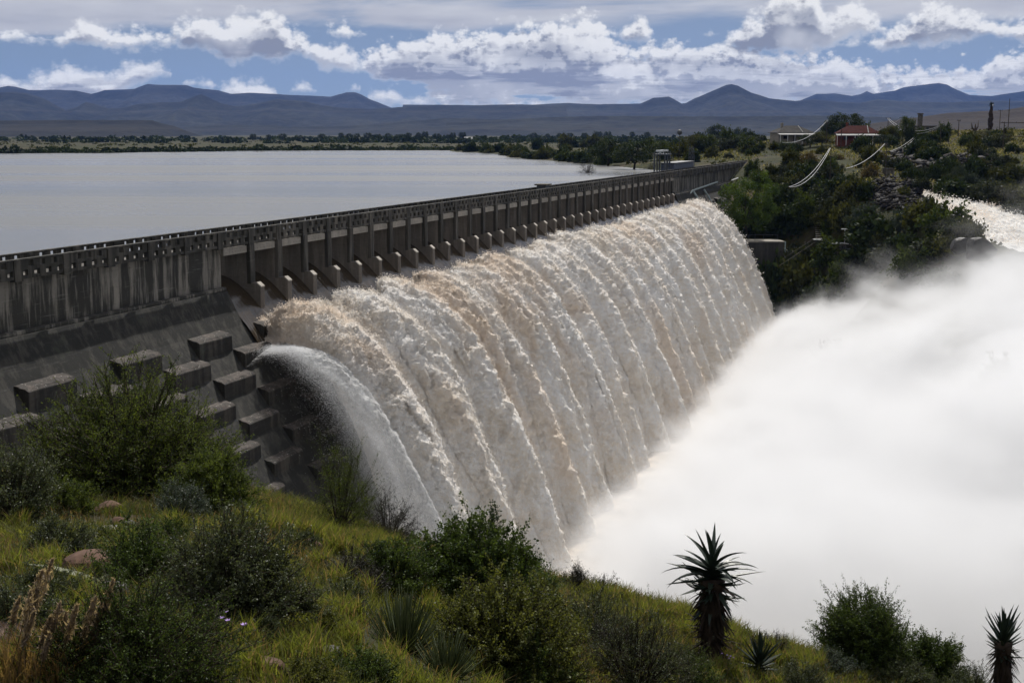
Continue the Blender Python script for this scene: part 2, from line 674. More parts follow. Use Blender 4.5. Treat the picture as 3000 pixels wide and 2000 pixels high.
# right bank: ground points seen in the photograph with their distances
RB = [(780, 172, 440), (800, 151, 430), (790, 141.5, 520), (857, 142.5, 480), (940, 151, 400), (905, 140, 470), (1023, 132, 560), (900, 134.5, 640), (965, 133, 600), (820, 136.5, 640),
      (1023, 160, 330), (1023, 186, 322), (985, 176, 335), (940, 190, 318), (985, 196, 314), (1024, 204, 305), (900, 176, 305), (880, 182, 300), (905, 222, 256), (860, 205, 285), (925, 204, 292), (735, 192, 345), (760, 200, 330),
      (820, 190, 328), (800, 176, 350), (850, 166, 350), (900, 160, 360), (960, 163, 345), (800, 216, 316), (795, 252, 304), (765, 256, 308), (835, 262, 292), (838, 290, 286),
      (797, 302, 294), (885, 262, 278), (930, 226, 272), (945, 232, 262), (962, 250, 248), (985, 264, 240), (1024, 275, 230), (1000, 330, 190), (780, 342, 292), (860, 340, 264), (930, 300, 240),
      (700, 160, 450), (680, 165, 420), (640, 160, 520), (600, 156, 640), (740, 152, 500), (720, 145, 640), (640, 146, 800), (1060, 150, 380), (1100, 133, 560)]
_pts = [P(x, y, Y) for x, y, Y in RB]
_pts += [Vector((x, y, z)) for x, y, z in [(60, 900, 40), (150, 900, 42), (260, 900, 48), (420, 900, 52), (330, 500, 52), (300, 200, 16), (250, 120, 10), (-60, 1200, 39), (500, 500, 55),
                                           (90, 180, 9), (60, 150, 7), (140, 150, 8), (190, 190, 10), (150, 90, 8), (600, 1200, 60), (200, 1300, 42)]]
_px = np.array([(p.x, p.y) for p in _pts])
_pz = np.array([p.z for p in _pts])


def _tps_k(r2):
    return 0.5 * r2 * np.log(r2 + 1e-9)


def _tps_fit(X, z, lam):
    m = len(X)
    K = _tps_k(((X[:, None] - X[None]) ** 2).sum(-1)) + lam * np.eye(m)
    Pm = np.concatenate([np.ones((m, 1)), X], 1)
    A = np.block([[K, Pm], [Pm.T, np.zeros((3, 3))]])
    return np.linalg.solve(A, np.concatenate([z, np.zeros(3)]))


_S = 100.0
_tps = _tps_fit(_px / _S, _pz, 0.02)


def right_bank(x, y):
    q = np.stack([x, y], -1) / _S
    out = _tps[-3] + _tps[-2] * q[..., 0] + _tps[-1] * q[..., 1]
    for k in range(len(_px)):
        out = out + _tps[k] * _tps_k(((q - _px[k] / _S) ** 2).sum(-1))
    return out


def near_hill(x, y):
    """the slope the camera stands on: z, with the rim where it breaks away to the gorge"""
    u = np.clip(x / np.maximum(y, 4.0), -0.8, 0.8)
    rim = np.where(u < 0, 34.0 - 18.0 * u, 34.0 + 14.0 * np.minimum(u, 0.15))
    rim = rim + np.where(u < 0, 1.0, 0.5) * np.sin(u * 9 + 1.0) + 0.4 * np.sin(u * 23)
    hr = np.interp(u, [-0.8, -0.39, -0.2, 0.0, 0.14, 0.30, 0.39, 0.8], [13.6, 10.7, 10.5, 12.0, 13.9, 15.4, 16.2, 18.0])
    t = np.maximum(y, -30) / rim
    h_in = 1.75 + (hr - 1.75) * np.sign(t) * np.abs(t) ** np.interp(u, [-0.2, -0.05, 0.12], [0.94, 0.86, 0.60])
    sl = np.interp(u, [-0.8, -0.30, -0.18, -0.08, 0.3], [0.40, 0.43, 0.55, 0.9, 1.0])
    over = np.maximum(y - rim, 0)
    h_out = hr + 0.36 * np.minimum(over, 2.0) + sl * np.maximum(over - 2.0, 0)
    h = np.where(y < rim, h_in, h_out)
    p = np.stack([x, y, x * 0], -1)
    bump = 0.34 * fbm(p * 0.17, 3) + 0.11 * fbm(p * 0.8 + 9, 3)
    return CAMZ - h + bump * sstep(0, 6, np.hypot(x, y))


def ground(x, y):
    x = np.asarray(x, float)
    y = np.asarray(y, float)
    s = DS.x * x + DS.y * y
    n = DN.x * x + DN.y * y
    p = np.stack([x, y, x * 0], -1)
    near = near_hill(x, y)
    rb = right_bank(np.clip(x, -800, 700), np.clip(y, 60, 1300)) + 0.9 * fbm(p * 0.035, 4) + 0.22 * fbm(p * 0.25, 3)
    w = sstep(60, 200, y)
    down = np.maximum(np.maximum(near, RIVER_FLOOR), np.where(y > 70, RIVER_FLOOR - 6 + (np.maximum(rb, 0) - RIVER_FLOOR + 6) * w, 0))
    # river bed of the rapids on the far right
    rv = river_sd(x, y)
    near_r = (y > 200) & (x > 60) & (rv < 14)
    down = np.where(near_r, down + (np.where(rv < 0, river_z(x, y) - 1.1, np.minimum(down, river_z(x, y) - 1.1 + np.maximum(rv, 0) * 0.55)) - down) * sstep(14, 4, rv), down)
    # upstream: land around the reservoir and the far plain
    sd = poly_sd(x, y, LAKE_POLY)
    r = np.hypot(x, y)
    plain = LAKE_Z + 1.4 + 0.5 * fbm(p * 0.004, 3) + np.maximum(r - 1500, 0) * 0.0011
    up = rb + (plain - rb) * sstep(620, 1150, r)
    up = np.where(x < -50, plain + (up - plain) * sstep(-250, -50, x), up)
    shore_z = LAKE_Z + np.clip(sd * 0.06, -3.5, 0.5)
    up = np.where(sd < 0, shore_z, np.maximum(np.minimum(up, LAKE_Z + 0.15 + sd * 0.12), shore_z))
    k = sstep(-61.0, -56.5, n)
    z = up + (down - up) * k
    far = (s > 430)
    z = np.where(far, np.where(sd < 0, shore_z, np.maximum(rb + (plain - rb) * sstep(620, 1150, r), shore_z)), z)
    zz = np.where((n > -56.5) & far & (y > 150), np.minimum(z, np.maximum(down, 0)), z)
    return np.where(r > 1200, np.where(sd < 0, shore_z, np.maximum(plain, LAKE_Z + 0.3)), zz)


# rapids: the cascade between its upper and lower edges
RIV_UP = [P(*q) for q in [(922, 197, 312), (945, 200, 307), (966, 203, 303), (985, 207, 299), (1005, 212, 294), (1024, 218, 288), (1050, 226, 280), (1090, 238, 270)]]
RIV_LO = [P(*q) for q in [(926, 200, 302), (943, 209, 286), (956, 220, 275), (968, 232, 267), (985, 245, 258), (1024, 254, 247), (1060, 264, 238), (1100, 276, 230)]]
RIV_POLY = np.array([tuple(p.xy) for p in RIV_UP] + [tuple(p.xy) for p in RIV_LO[::-1]])
_rvp = np.array([tuple(p) for p in RIV_UP + RIV_LO])
_rvt = _tps_fit(_rvp[:, :2] / _S, _rvp[:, 2], 0.01)


def river_z(x, y):
    q = np.stack([x, y], -1) / _S
    out = _rvt[-3] + _rvt[-2] * q[..., 0] + _rvt[-1] * q[..., 1]
    for k in range(len(_rvp)):
        out = out + _rvt[k] * _tps_k(((q - _rvp[k, :2] / _S) ** 2).sum(-1))
    return out


def river_sd(x, y):
    return poly_sd(x, y, RIV_POLY)


def gz(x, y):
    return float(ground(np.array([x]), np.array([y]))[0])


def ground_at(px, py, y0, y1, steps=400):
    """first place between two distances where the sight line of a measured point meets the land"""
    Y = np.linspace(y0, y1, steps)
    r = ray(px, py)
    X = r[0] / r[1] * Y
    Z = CAMZ + r[2] / r[1] * Y
    g = ground(X, Y)
    hit = np.nonzero(Z <= g)[0]
    k = hit[0] if len(hit) else len(Y) - 1
    return Vector((X[k], Y[k], g[k]))


# ------------------------------------------------------------------ ground sheet
def ground_material():
    m, t, out = material('karoo_ground')
    co = t.obj_co()
    n1 = t.noise(co, 0.035, 6, 0.62)
    n2 = t.noise(co, 0.6, 5, 0.65)
    n3 = t.noise(co, 7.0, 4, 0.6)
    soil = t.mix(t.ss(n3, 0.3, 0.7), (0.036, 0.026, 0.018), (0.075, 0.057, 0.040))
    grass = t.mix(t.ss(n2, 0.35, 0.65), (0.028, 0.033, 0.011), (0.062, 0.058, 0.022))
    c = t.mix(t.ss(t.math('ADD', t.math('MULTIPLY', n1, 0.6), t.math('MULTIPLY', n2, 0.5)), 0.46, 0.60), soil, grass)
    scrub = t.ss(t.math('ADD', t.math('MULTIPLY', t.noise(co, 0.11, 5, 0.7), 0.7), t.math('MULTIPLY', n1, 0.35)), 0.47, 0.56)
    c = t.mix(t.math('MULTIPLY', scrub, 0.75), c, t.mix(n2, (0.013, 0.018, 0.008), (0.030, 0.036, 0.015)))
    h = t.math('ADD', t.math('MULTIPLY', n2, 0.7), t.math('MULTIPLY', n3, 0.2))
    principled(t, out, c, 0.95, 0.1, t.bump(h, 0.8, 0.35))
    return m


def build_ground():
    th = np.concatenate([np.linspace(-80, -27, 60), np.linspace(-26.5, 26.5, 560), np.linspace(27, 80, 70)])
    th = np.radians(th)
    r = np.concatenate([np.geomspace(1.2, 60, 230), np.geomspace(61, 420, 300), np.geomspace(424, 1400, 120), np.geomspace(1420, 18500, 60)])
    T, Rr = np.meshgrid(th, r)
    x = Rr * np.sin(T)
    y = Rr * np.cos(T) - 6.0
    z = ground(x, y)
    v = np.stack([x, y, z], -1).reshape(-1, 3)
    f = grid_faces(len(r), len(th))
    me = np_mesh('ground', v, f, [ground_material()], smooth=True)
    return link('ground', me, kind='structure', label='rough karoo slopes, gorge and plain of soil and dry grass')


GROUND = build_ground()


# ------------------------------------------------------------------ reservoir
def build_lake():
    m, t, out = material('silty_lake_water')
    co = t.pos()
    w1 = t.noise(t.mapv(co, (0.5, 1.0, 1)), 0.55, 4, 0.6)
    w2 = t.noise(t.mapv(co, (0.8, 1.0, 1)), 2.4, 3, 0.6)
    h = t.math('ADD', w1, t.math('MULTIPLY', w2, 0.35))
    # bands where the breeze ruffles the surface differently
    band = t.noise(t.mapv(co, (0.0011, 0.012, 0)), 1.0, 3, 0.5)
    rough = t.ss(band, 0.42, 0.60, 0.30, 0.16)
    # long lane of smoother water mid-lake, its bluer reflection painted into the colour
    xyz = t.new('ShaderNodeSeparateXYZ', ins={0: co}).outputs
    ly = t.math('ADD', t.math('ADD', xyz[1], t.math('MULTIPLY', xyz[0], 0.10)), t.math('MULTIPLY', t.math('SUBTRACT', band, 0.5), 60.0))
    lane = t.math('MULTIPLY', t.ss(ly, 232.0, 262.0), t.ss(ly, 300.0, 292.0))
    bstr = t.math('SUBTRACT', 0.22, t.math('MULTIPLY', lane, 0.13))
    bp = t.new('ShaderNodeBump', ins={'Height': h, 'Strength': 0.55, 'Distance': bstr})
    b = principled(t, out, t.mix(lane, (0.125, 0.128, 0.126), (0.085, 0.098, 0.112)), rough, 0.45, bp.outputs[0])
    b.inputs['IOR'].default_value = 1.33
    poly = LAKE_POLY
    cx = [tuple(p) + (LAKE_Z,) for p in poly]
    # the sheet runs a little under the land so that the shoreline is cut by the ground itself
    big = [(-1400, -160), (-1400, 1250), (250, 1250), (360, 640)] + [tuple(Vector(W(-60.3, 420, 0)).xy), tuple(Vector(W(-60.3, -260, 0)).xy)]
    b = MB()
    b.add([(x, y, LAKE_Z) for x, y in big], [tuple(range(len(big)))[::-1]])
    return b.obj('lake_water', m, kind='structure', label='pale silty reservoir behind the dam')


LAKE = build_lake()


# ------------------------------------------------------------------ mountains
def z8(a, b):
    return (a / 1.568 * 0.34133, (150 + b / 1.568) * 0.34133)


def z6(a, b):
    return ((1500 + a / 1.568) * 0.34133, b / 1.568 * 0.34133)


MOUNTAINS = [
    # name, label, distance, depth of the foot, colour, skyline
    ('mountains', 'long blue table mountain with a stepped top on the far left', 13500, 3800, 0, [z8(*p) for p in [(-500, 190), (-200, 175), (0, 165), (40, 158), (70, 162), (130, 178), (260, 176), (350, 180), (420, 195), (450, 188), (480, 178), (620, 172), (650, 160), (680, 150), (760, 154), (860, 155), (890, 166), (930, 172), (1000, 178), (1060, 195), (1150, 190), (1300, 198), (1520, 208), (1560, 196), (1590, 188), (1630, 188), (1660, 198), (1700, 220), (1790, 255), (1900, 300), (2100, 380)]]),
    ('mountains', 'dark blue middle range with a pointed peak left of centre', 9600, 2600, 1, [z8(*p) for p in [(-600, 205), (-200, 190), (0, 188), (60, 186), (120, 192), (200, 215), (300, 270), (355, 255), (395, 232), (430, 240), (500, 262), (560, 258), (650, 240), (730, 234), (830, 232), (880, 212), (925, 195), (960, 212), (1010, 236), (1080, 252), (1180, 240), (1270, 220), (1400, 228), (1480, 248), (1560, 258), (1700, 265), (1850, 255), (2000, 245), (2180, 248), (2352, 243), (2600, 250)]]),
    ('mountains', 'low flat topped mesa with a pale terrace at the far left shore', 4700, 1100, 2, [z8(*p) for p in [(-600, 330), (-200, 322), (0, 318), (60, 317), (160, 316), (420, 315), (700, 316), (740, 330), (800, 342), (860, 366), (930, 392), (1000, 402), (1100, 410)]]),
    ('mountains', 'long low blue escarpment behind the far shore', 7000, 1300, 1, [z8(*p) for p in [(700, 400), (850, 345), (1000, 338), (1250, 338), (1300, 345), (1500, 345), (1700, 336), (1780, 328), (1900, 318), (2050, 305), (2352, 312), (2500, 345), (2700, 380)]]),
    ('mountains', 'pale blue far range with a broad peak at the right', 15500, 3000, 0, [z6(*p) for p in [(1100, 500), (1320, 462), (1400, 430), (1480, 428), (1560, 440), (1600, 432), (1630, 418), (1660, 430), (1760, 415), (1800, 400), (1840, 394), (1900, 388), (1960, 380), (2000, 388), (2030, 405), (2100, 435), (2200, 440), (2352, 418), (2500, 400), (2700, 430)]]),
    ('mountains', 'blue range with a tall rounded cone and a small mesa right of centre', 10800, 2700, 1, [z6(*p) for p in [(-500, 480), (-150, 482), (0, 478), (100, 480), (240, 472), (320, 476), (400, 478), (590, 475), (620, 462), (650, 448), (720, 443), (750, 458), (780, 475), (800, 472), (840, 450), (880, 435), (960, 400), (985, 389), (1010, 386), (1040, 393), (1100, 425), (1180, 450), (1300, 463), (1380, 455), (1500, 468), (1600, 470), (1680, 455), (1800, 465), (2000, 470), (2200, 460), (2352, 465), (2600, 470)]]),
    ('mountains', 'flat blue foothill terrace in front of the cone', 6300, 1500, 1, [z6(*p) for p in [(-300, 560), (0, 546), (200, 536), (400, 531), (800, 533), (1000, 534), (1300, 531), (1500, 530), (1800, 540), (2100, 560), (2400, 575)]]),
    ('hills', 'brown bushy hillside sloping up behind the right bank', 2600, 1400, 3, [z6(*p) for p in [(1500, 590), (1700, 560), (1900, 533), (2000, 518), (2120, 512), (2250, 506), (2352, 490), (2600, 470), (2900, 480)]]),
]


def mountain_material(k):
    m, t, out = material('mountain_scrub_%s' % ('far', 'middle', 'mesa', 'brown')[k])
    co = t.obj_co()
    n1 = t.noise(co, 0.0016, 6, 0.62)
    n2 = t.noise(co, 0.012, 5, 0.7)
    zz = t.new('ShaderNodeSeparateXYZ', ins={0: co}).outputs[2]
    strata = t.noise(t.new('ShaderNodeCombineXYZ', ins={2: t.math('ADD', zz, t.math('MULTIPLY', n1, 60.0))}).outputs[0], 0.035, 3, 0.5)
    base = [((0.004, 0.006, 0.008), (0.028, 0.029, 0.028)), ((0.004, 0.006, 0.007), (0.030, 0.032, 0.027)), ((0.006, 0.008, 0.008), (0.022, 0.021, 0.017)), ((0.016, 0.015, 0.013), (0.042, 0.034, 0.028))][k]
    c = t.mix(t.ss(t.math('ADD', t.math('MULTIPLY', n1, 0.5), t.math('MULTIPLY', n2, 0.5)), 0.36, 0.64), *base)
    c = t.mix(t.math('MULTIPLY', t.ss(strata, 0.52, 0.66), 0.55), c, (0.034, 0.031, 0.027))
    principled(t, out, c, 0.95, 0.05, t.bump(n2, 0.7, 12.0))
    return m


MM = [mountain_material(k) for k in range(4)]


def build_mountain(name, label, D, depth, k, sky):
    sky = np.array(sky)
    px = np.linspace(sky[0, 0], sky[-1, 0], 420)
    py = np.interp(px, sky[:, 0], sky[:, 1])
    nz = fbm(np.stack([px * 0.06, px * 0 + D * 0.01, px * 0], -1), 5, 0.55)
    py = py + nz * 0.55
    X, Z = [], []
    for a, b in zip(px, py):
        p = P(a, b, D)
        X.append(p.x)
        Z.append(p.z)
    X, Z = np.array(X), np.array(Z)
    foot = LAKE_Z - 6
    tt = np.concatenate([np.linspace(-0.35, 0, 8)[:-1], np.linspace(0, 1, 46)])      # behind the ridge, then down the front
    u = np.abs(tt)[:, None]
    # cliff near the top, then a concave scree slope
    prof = np.where(tt[:, None] < 0, 1 - u / 0.35, (1 - u) ** 1.7 * 0.86 + 0.14 * (1 - sstep(0.0, 0.10, u)))
    XX = np.repeat(X[None], len(tt), 0)
    YY = D - tt[:, None] * depth + 0 * XX
    XX = XX * (YY / D) ** 0.25
    q = np.stack([XX / 330.0, YY / 700.0, XX * 0 + D], -1)
    gul = fbm(q, 5, 0.55, billow=True)
    hgt = np.maximum(Z[None] - foot, 0)
    ZZ = foot + hgt * np.clip(prof + gul * 0.30 * np.sin(np.clip(u, 0, 1) * math.pi) * (tt[:, None] > 0), -0.02, 1)
    YY = YY + gul * depth * 0.10 * np.sin(np.clip(u, 0, 1) * math.pi)
    v = np.stack([XX, YY, ZZ], -1).reshape(-1, 3)
    me = np_mesh(name, v, grid_faces(len(tt), len(px)), [MM[k]], smooth=True)
    return link(name, me, kind='structure', label=label)


for a in MOUNTAINS:
    build_mountain(*a)
# ------------------------------------------------------------------ the dam
S0, S1 = 94.9, 283.4            # ends of the spillway along the crest
S_LEFT, S_RIGHT = 40.0, 457.0
BAY = 4.97
PIER_S = [99.2 + BAY * k for k in range(37)]


def concrete(name, base=0.21, stain=0.75, warm=1.0, moss=0.25, speck=0.0):
    """old board-marked concrete with black run-off streaks, lift joints and lime bloom"""
    m, t, out = material(name)
    co = t.pos()
    # rotate into dam axes: x along the crest, y across, z up
    dc = t.mapv(co, rot=(0, 0, -math.atan2(DS.y, DS.x)))
    sp = t.new('ShaderNodeSeparateXYZ', ins={0: dc})
    fine = t.noise(dc, 3.2, 6, 0.65)
    patch = t.noise(t.mapv(dc, (0.35, 0.35, 0.28)), 1.0, 5, 0.6)
    run = t.noise(t.mapv(dc, (1.15, 1.15, 0.10)), 1.0, 6, 0.66)
    run2 = t.noise(t.mapv(dc, (3.6, 3.6, 0.20)), 1.0, 4, 0.6)
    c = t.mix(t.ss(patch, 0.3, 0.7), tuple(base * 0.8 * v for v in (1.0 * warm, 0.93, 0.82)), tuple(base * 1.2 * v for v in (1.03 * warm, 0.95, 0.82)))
    c = t.mix(t.math('MULTIPLY', t.ss(fine, 0.35, 0.75), 0.35), c, tuple(base * 0.55 * v for v in (1, .95, .88)))
    k = t.math('MULTIPLY', t.ss(t.math('ADD', t.math('MULTIPLY', run, 0.75), t.math('MULTIPLY', patch, 0.3)), 0.44, 0.56), stain)
    c = t.mix(k, c, (0.014, 0.015, 0.014))
    c = t.mix(t.math('MULTIPLY', t.ss(run2, 0.60, 0.72), 0.35), c, (base * 1.7, base * 1.66, base * 1.55))
    # lift joints every 1.2 m
    fr = t.math('FRACT', t.math('ADD', t.math('MULTIPLY', sp.outputs[2], 0.82), t.math('MULTIPLY', patch, 0.06)))
    joint = t.math('MULTIPLY', t.ss(fr, 0.035, 0.0), t.ss(fine, 0.4, 0.6))
    c = t.mix(t.math('MULTIPLY', joint, 0.6), c, (0.03, 0.03, 0.028))
    if moss:
        c = t.mix(t.math('MULTIPLY', t.ss(t.noise(dc, 0.45, 5, 0.7), 0.55, 0.7), moss), c, (0.060, 0.065, 0.050))
    if speck:
        c = t.mix(t.math('MULTIPLY', t.ss(t.noise(dc, 5.5, 3, 0.6), 0.62, 0.68), speck), c, (0.26, 0.25, 0.225))
    hl = t.noise(t.mapv(dc, (0.25, 1.0, 5.0)), 1.0, 5, 0.7)
    c = t.mix(t.math('MULTIPLY', t.ss(hl, 0.60, 0.70), 0.30), c, (base * 2.0, base * 1.95, base * 1.8))
    principled(t, out, c, 0.88, 0.25, t.bump(t.math('ADD', fine, t.math('MULTIPLY', joint, -0.6)), 0.5, 0.05))
    return m


M_WALL = concrete('weathered_concrete', 0.20, 0.9)
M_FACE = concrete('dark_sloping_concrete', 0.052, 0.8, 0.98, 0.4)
M_PIER = concrete('pier_concrete', 0.17, 0.35, 1.04, 0.12)
M_PARA = concrete('blackened_parapet_concrete', 0.095, 0.75, 1.0, 0.2)
M_BEAM = concrete('pale_beam_concrete', 0.27, 0.18, 1.0, 0.0)
M_BLOCK = concrete('wet_shaded_block_concrete', 0.055, 0.8, 1.05, 0.5)  # wet black concrete, with the shade of upright faces painted into it
M_BLKTOP = concrete('lichen_speckled_lit_block_top', 0.075, 0.6, 1.12, 0.35, 0.9)  # lichen specks on a lighter tone that paints in the sun on top
M_CAP = concrete('sunlit_pier_cap', 0.42, 0.2, 1.0, 0.0)  # paler than the piers: sun on the nose tops put into the colour

DAM = empty('dam', W(-57, S0, 8), 'long straight grey concrete gravity dam with arched spillway bays and pierced parapets', 'dam')
DAM_INV = Matrix.Translation(-Vector(DAM.location))


def dpart(name, mb, mats, bevel=0, smooth=False, **kw):
    me = mb.mesh(name, mats, smooth, bevel)
    me.transform(DAM_INV)
    return link(name, me, DAM, **kw)


def strip(profile, s0, s1, ds):
    """profile of (n, h) swept along the crest as a smooth-free strip"""
    ss_ = np.arange(s0, s1 + 1e-6, ds)
    if ss_[-1] < s1 - 1e-3:
        ss_ = np.append(ss_, s1)
    pr = np.array(profile)
    v = WA(pr[None, :, 0], ss_[:, None], pr[None, :, 1])
    return v, len(ss_), len(pr)


SLOPE = [(-56.62, 12.9), (-56.3, 13.6), (-55.9, 14.4), (-55.2, 15.7), (-54.15, 17.2), (-52.1, 20.1), (-48.6, 25.0), (-35.6, 43.5)]


def solid(profile, s0, s1):
    b = MB()
    b.prism(profile, lambda p, k: W(p[0], s1 if k else s0, p[1]))
    return b


for (a, b_) in ((S_LEFT, S0), (S1, S_RIGHT)):
    # upright wall above the ledge, the ledge, and the sloping face under it
    dpart('upper_wall', solid([(-57.2, 9.3), (-57.2, 12.62), (-60.0, 12.62), (-60.0, 9.3)], a, b_), M_WALL)
    dpart('ledge', solid([(-56.75, 12.62), (-56.75, 12.9), (-60.0, 12.9), (-60.0, 12.62)], a - 0.004, b_ + 0.12), M_WALL, bevel=0.04)
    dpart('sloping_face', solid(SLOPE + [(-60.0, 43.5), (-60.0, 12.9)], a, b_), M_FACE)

OGEE = [(-60.0, 14.2), (-59.9, 13.2), (-59.6, 12.72), (-59.2, 12.55), (-58.6, 12.68), (-57.8, 13.12), (-56.9, 13.85), (-56.0, 14.75), (-55.2, 15.75), (-54.15, 17.2), (-52.1, 20.1), (-48.6, 25.0), (-35.6, 43.5), (-60.0, 43.5)]
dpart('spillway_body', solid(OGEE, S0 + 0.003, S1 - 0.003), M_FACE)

# piers with their low wing walls
PIER_POLY = [(-60.4, 9.9), (-56.85, 9.9), (-56.85, 12.62), (-56.05, 12.66), (-55.72, 12.98), (-55.72, 15.05), (-56.4, 15.2), (-58.0, 14.0), (-59.4, 13.4), (-60.4, 13.6)]
b = MB()
b.prism(PIER_POLY, lambda p, k: Vector(W(p[0], PIER_S[0] + (0.36 if k else -0.36), p[1])))
pier_me = b.mesh('pier', M_PIER, bevel=0.05)
pier_me.transform(DAM_INV)
b = MB()
b.dbox(-57.0, -56.62, PIER_S[0] - 0.42, PIER_S[0] + 0.42, 9.3, 12.75)
col_me = b.mesh('pier_column', M_PARA, bevel=0.04)
col_me.transform(DAM_INV)
b = MB()
b.prism([(-56.10, 12.60), (-55.68, 12.95), (-55.68, 13.05), (-56.12, 12.72)], lambda p, k: Vector(W(p[0], PIER_S[0] + (0.33 if k else -0.33), p[1] - 0.025)))
cap_me = b.mesh('pier_cap', M_CAP)
cap_me.transform(DAM_INV)
for k, s in enumerate(PIER_S):
    off = DS * (s - PIER_S[0])
    o = link('pier', pier_me, DAM, loc=off)
    link('column', col_me, o)
    link('nose_cap', cap_me, o)

# beams carrying the roadway over each bay
edges = [S0] + PIER_S + [S1]
b = MB()
b.dbox(-57.15, -56.9, PIER_S[0] + 0.42, PIER_S[1] - 0.42, 9.42, 10.02)
beam_me = b.mesh('deck_beam', M_BEAM, bevel=0.03)
beam_me.transform(DAM_INV)
for k, s in enumerate(PIER_S[:-1]):
    link('deck_beam', beam_me, DAM, loc=DS * (s - PIER_S[0]))
b = MB()
b.dbox(-57.15, -56.9, S0 + 0.02, PIER_S[0] - 0.42, 9.42, 10.02)
dpart('deck_beam', b, M_BEAM, bevel=0.03)
b = MB()
b.dbox(-57.15, -56.9, PIER_S[-1] + 0.42, S1 - 0.02, 9.42, 10.02)
dpart('deck_beam', b, M_BEAM, bevel=0.03)
b = MB()
b.dbox(-60.0, -57.15, S0 - 0.2, S1 + 0.2, 9.3, 9.86)
dpart('roadway', b, M_WALL)
for a, c in ((S_LEFT, S0 - 0.2), (S1 + 0.2, S_RIGHT)):
    b = MB()
    b.dbox(-60.0, -57.2, a, c, 9.28, 9.31)
    dpart('roadway', b, M_WALL)


# pierced parapets: posts over the piers, panels with two staggered rows of square openings
def parapet(n0, n1, s0, s1, pierced=True):
    b = MB()
    out = n1 if n1 > -58 else n0
    k0 = math.floor((s0 - PIER_S[0]) / BAY)
    s = PIER_S[0] + k0 * BAY
    top, mid0, r1, r2, low, base = 8.0, 8.0, None, None, None, 9.3
    H = [8.0, 8.13, 8.52, 8.72, 9.10, 9.3]         # cap, openings, web, openings, sill
    b.dbox(n0 - 0.05, n1 + 0.05, s0, s1, 7.98, 8.07)      # coping
    while s < s1:
        a, c = max(s + 0.40, s0), min(s + BAY - 0.40, s1)
        if s - 0.4 > s0 and s + 0.4 < s1:
            b.dbox(n0 - 0.09, n1 + 0.09, s - 0.40, s + 0.40, 8.07, 9.42)
        if c - a > 0.3:
            L = c - a
            if not pierced:
                b.dbox(n0, n1, a, c, 8.07, 9.3)
            else:
                b.dbox(n0, n1, a, c, 8.07, H[1])
                b.dbox(n0, n1, a, c, H[2], H[3])
                b.dbox(n0, n1, a, c, H[4], H[5])
                w = 0.56
                # upper row: three openings; lower row: four, half a step aside
                for cnt, h0, h1 in ((3, H[1], H[2]), (4, H[3], H[4])):
                    step = BAY / 4.2
                    cs = [(s + BAY / 2) + (i - (cnt - 1) / 2) * step for i in range(cnt)]
                    e = a
                    for q in cs:
                        if q - w / 2 > e:
                            b.dbox(n0, n1, e, min(q - w / 2, c), h0, h1)
                        e = max(e, q + w / 2)
                    if e < c:
                        b.dbox(n0, n1, e, c, h0, h1)
        s += BAY
    return b


dpart('downstream_parapet', parapet(-57.02, -56.78, S_LEFT, S1 + 3), M_PARA)
dpart('upstream_parapet', parapet(-60.0, -59.76, S_LEFT, S1 + 3), M_PARA)
dpart('downstream_parapet', parapet(-57.02, -56.78, S1 + 3.01, S_RIGHT, False), M_PARA)
dpart('upstream_parapet', parapet(-60.0, -59.76, S1 + 3.01, S_RIGHT, False), M_PARA)

# energy-breaking blocks in staggered rows on the sloping face
BLK = [(-55.6, 15.62), (-55.2, 15.66), (-54.35, 15.82), (-54.12, 16.02), (-54.12, 17.7), (-54.6, 18.2), (-55.9, 16.5)]
b = MB()
b.prism(BLK, lambda p, k: Vector(W(p[0], 86.3 + (4.9 if k else 0.0), p[1])))
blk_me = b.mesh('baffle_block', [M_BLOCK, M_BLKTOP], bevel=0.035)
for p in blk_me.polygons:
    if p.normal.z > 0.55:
        p.material_index = 1  # upward faces take the lighter, painted-lit material
bm = bmesh.new()
bm.from_mesh(blk_me)
bmesh.ops.subdivide_edges(bm, edges=[e for e in bm.edges if e.calc_length() > 0.5], cuts=5, use_grid_fill=True)
bmesh.ops.triangulate(bm, faces=bm.faces)
cc = np.array([v.co[:] for v in bm.verts])
off = 0.10 * fbm(cc * 1.1, 3) + 0.06 * fbm(cc * 3.1 + 4, 2)
for v, o in zip(bm.verts, off):
    v.co += Vector((o * DN.x * 0.8, o * DN.y * 0.8, o * 0.7))
bm.to_mesh(blk_me)
bm.free()
blk_me.transform(DAM_INV)
ROWS = 8
rng = random.Random(5)


def block_row(r):
    return (0.0 if r % 2 == 0 else -5.0), r * 1.5, r * 1.03


for r in range(ROWS):
    ds, dh, dn = block_row(r)
    for k in range(-6, 3):
        s = 86.3 + 9.95 * k + ds
        if s < 44 or s > 104:
            continue
        if s > 94 and r == 0:
            pass
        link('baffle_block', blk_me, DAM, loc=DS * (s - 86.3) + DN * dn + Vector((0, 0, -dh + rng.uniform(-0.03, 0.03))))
for r in range(5):
    ds, dh, dn = block_row(r)
    for k in range(20, 28):
        s = 86.3 + 9.95 * k + ds
        if s < 284 or s > 330:
            continue
        link('baffle_block', blk_me, DAM, loc=DS * (s - 86.3) + DN * dn + Vector((0, 0, -dh)))

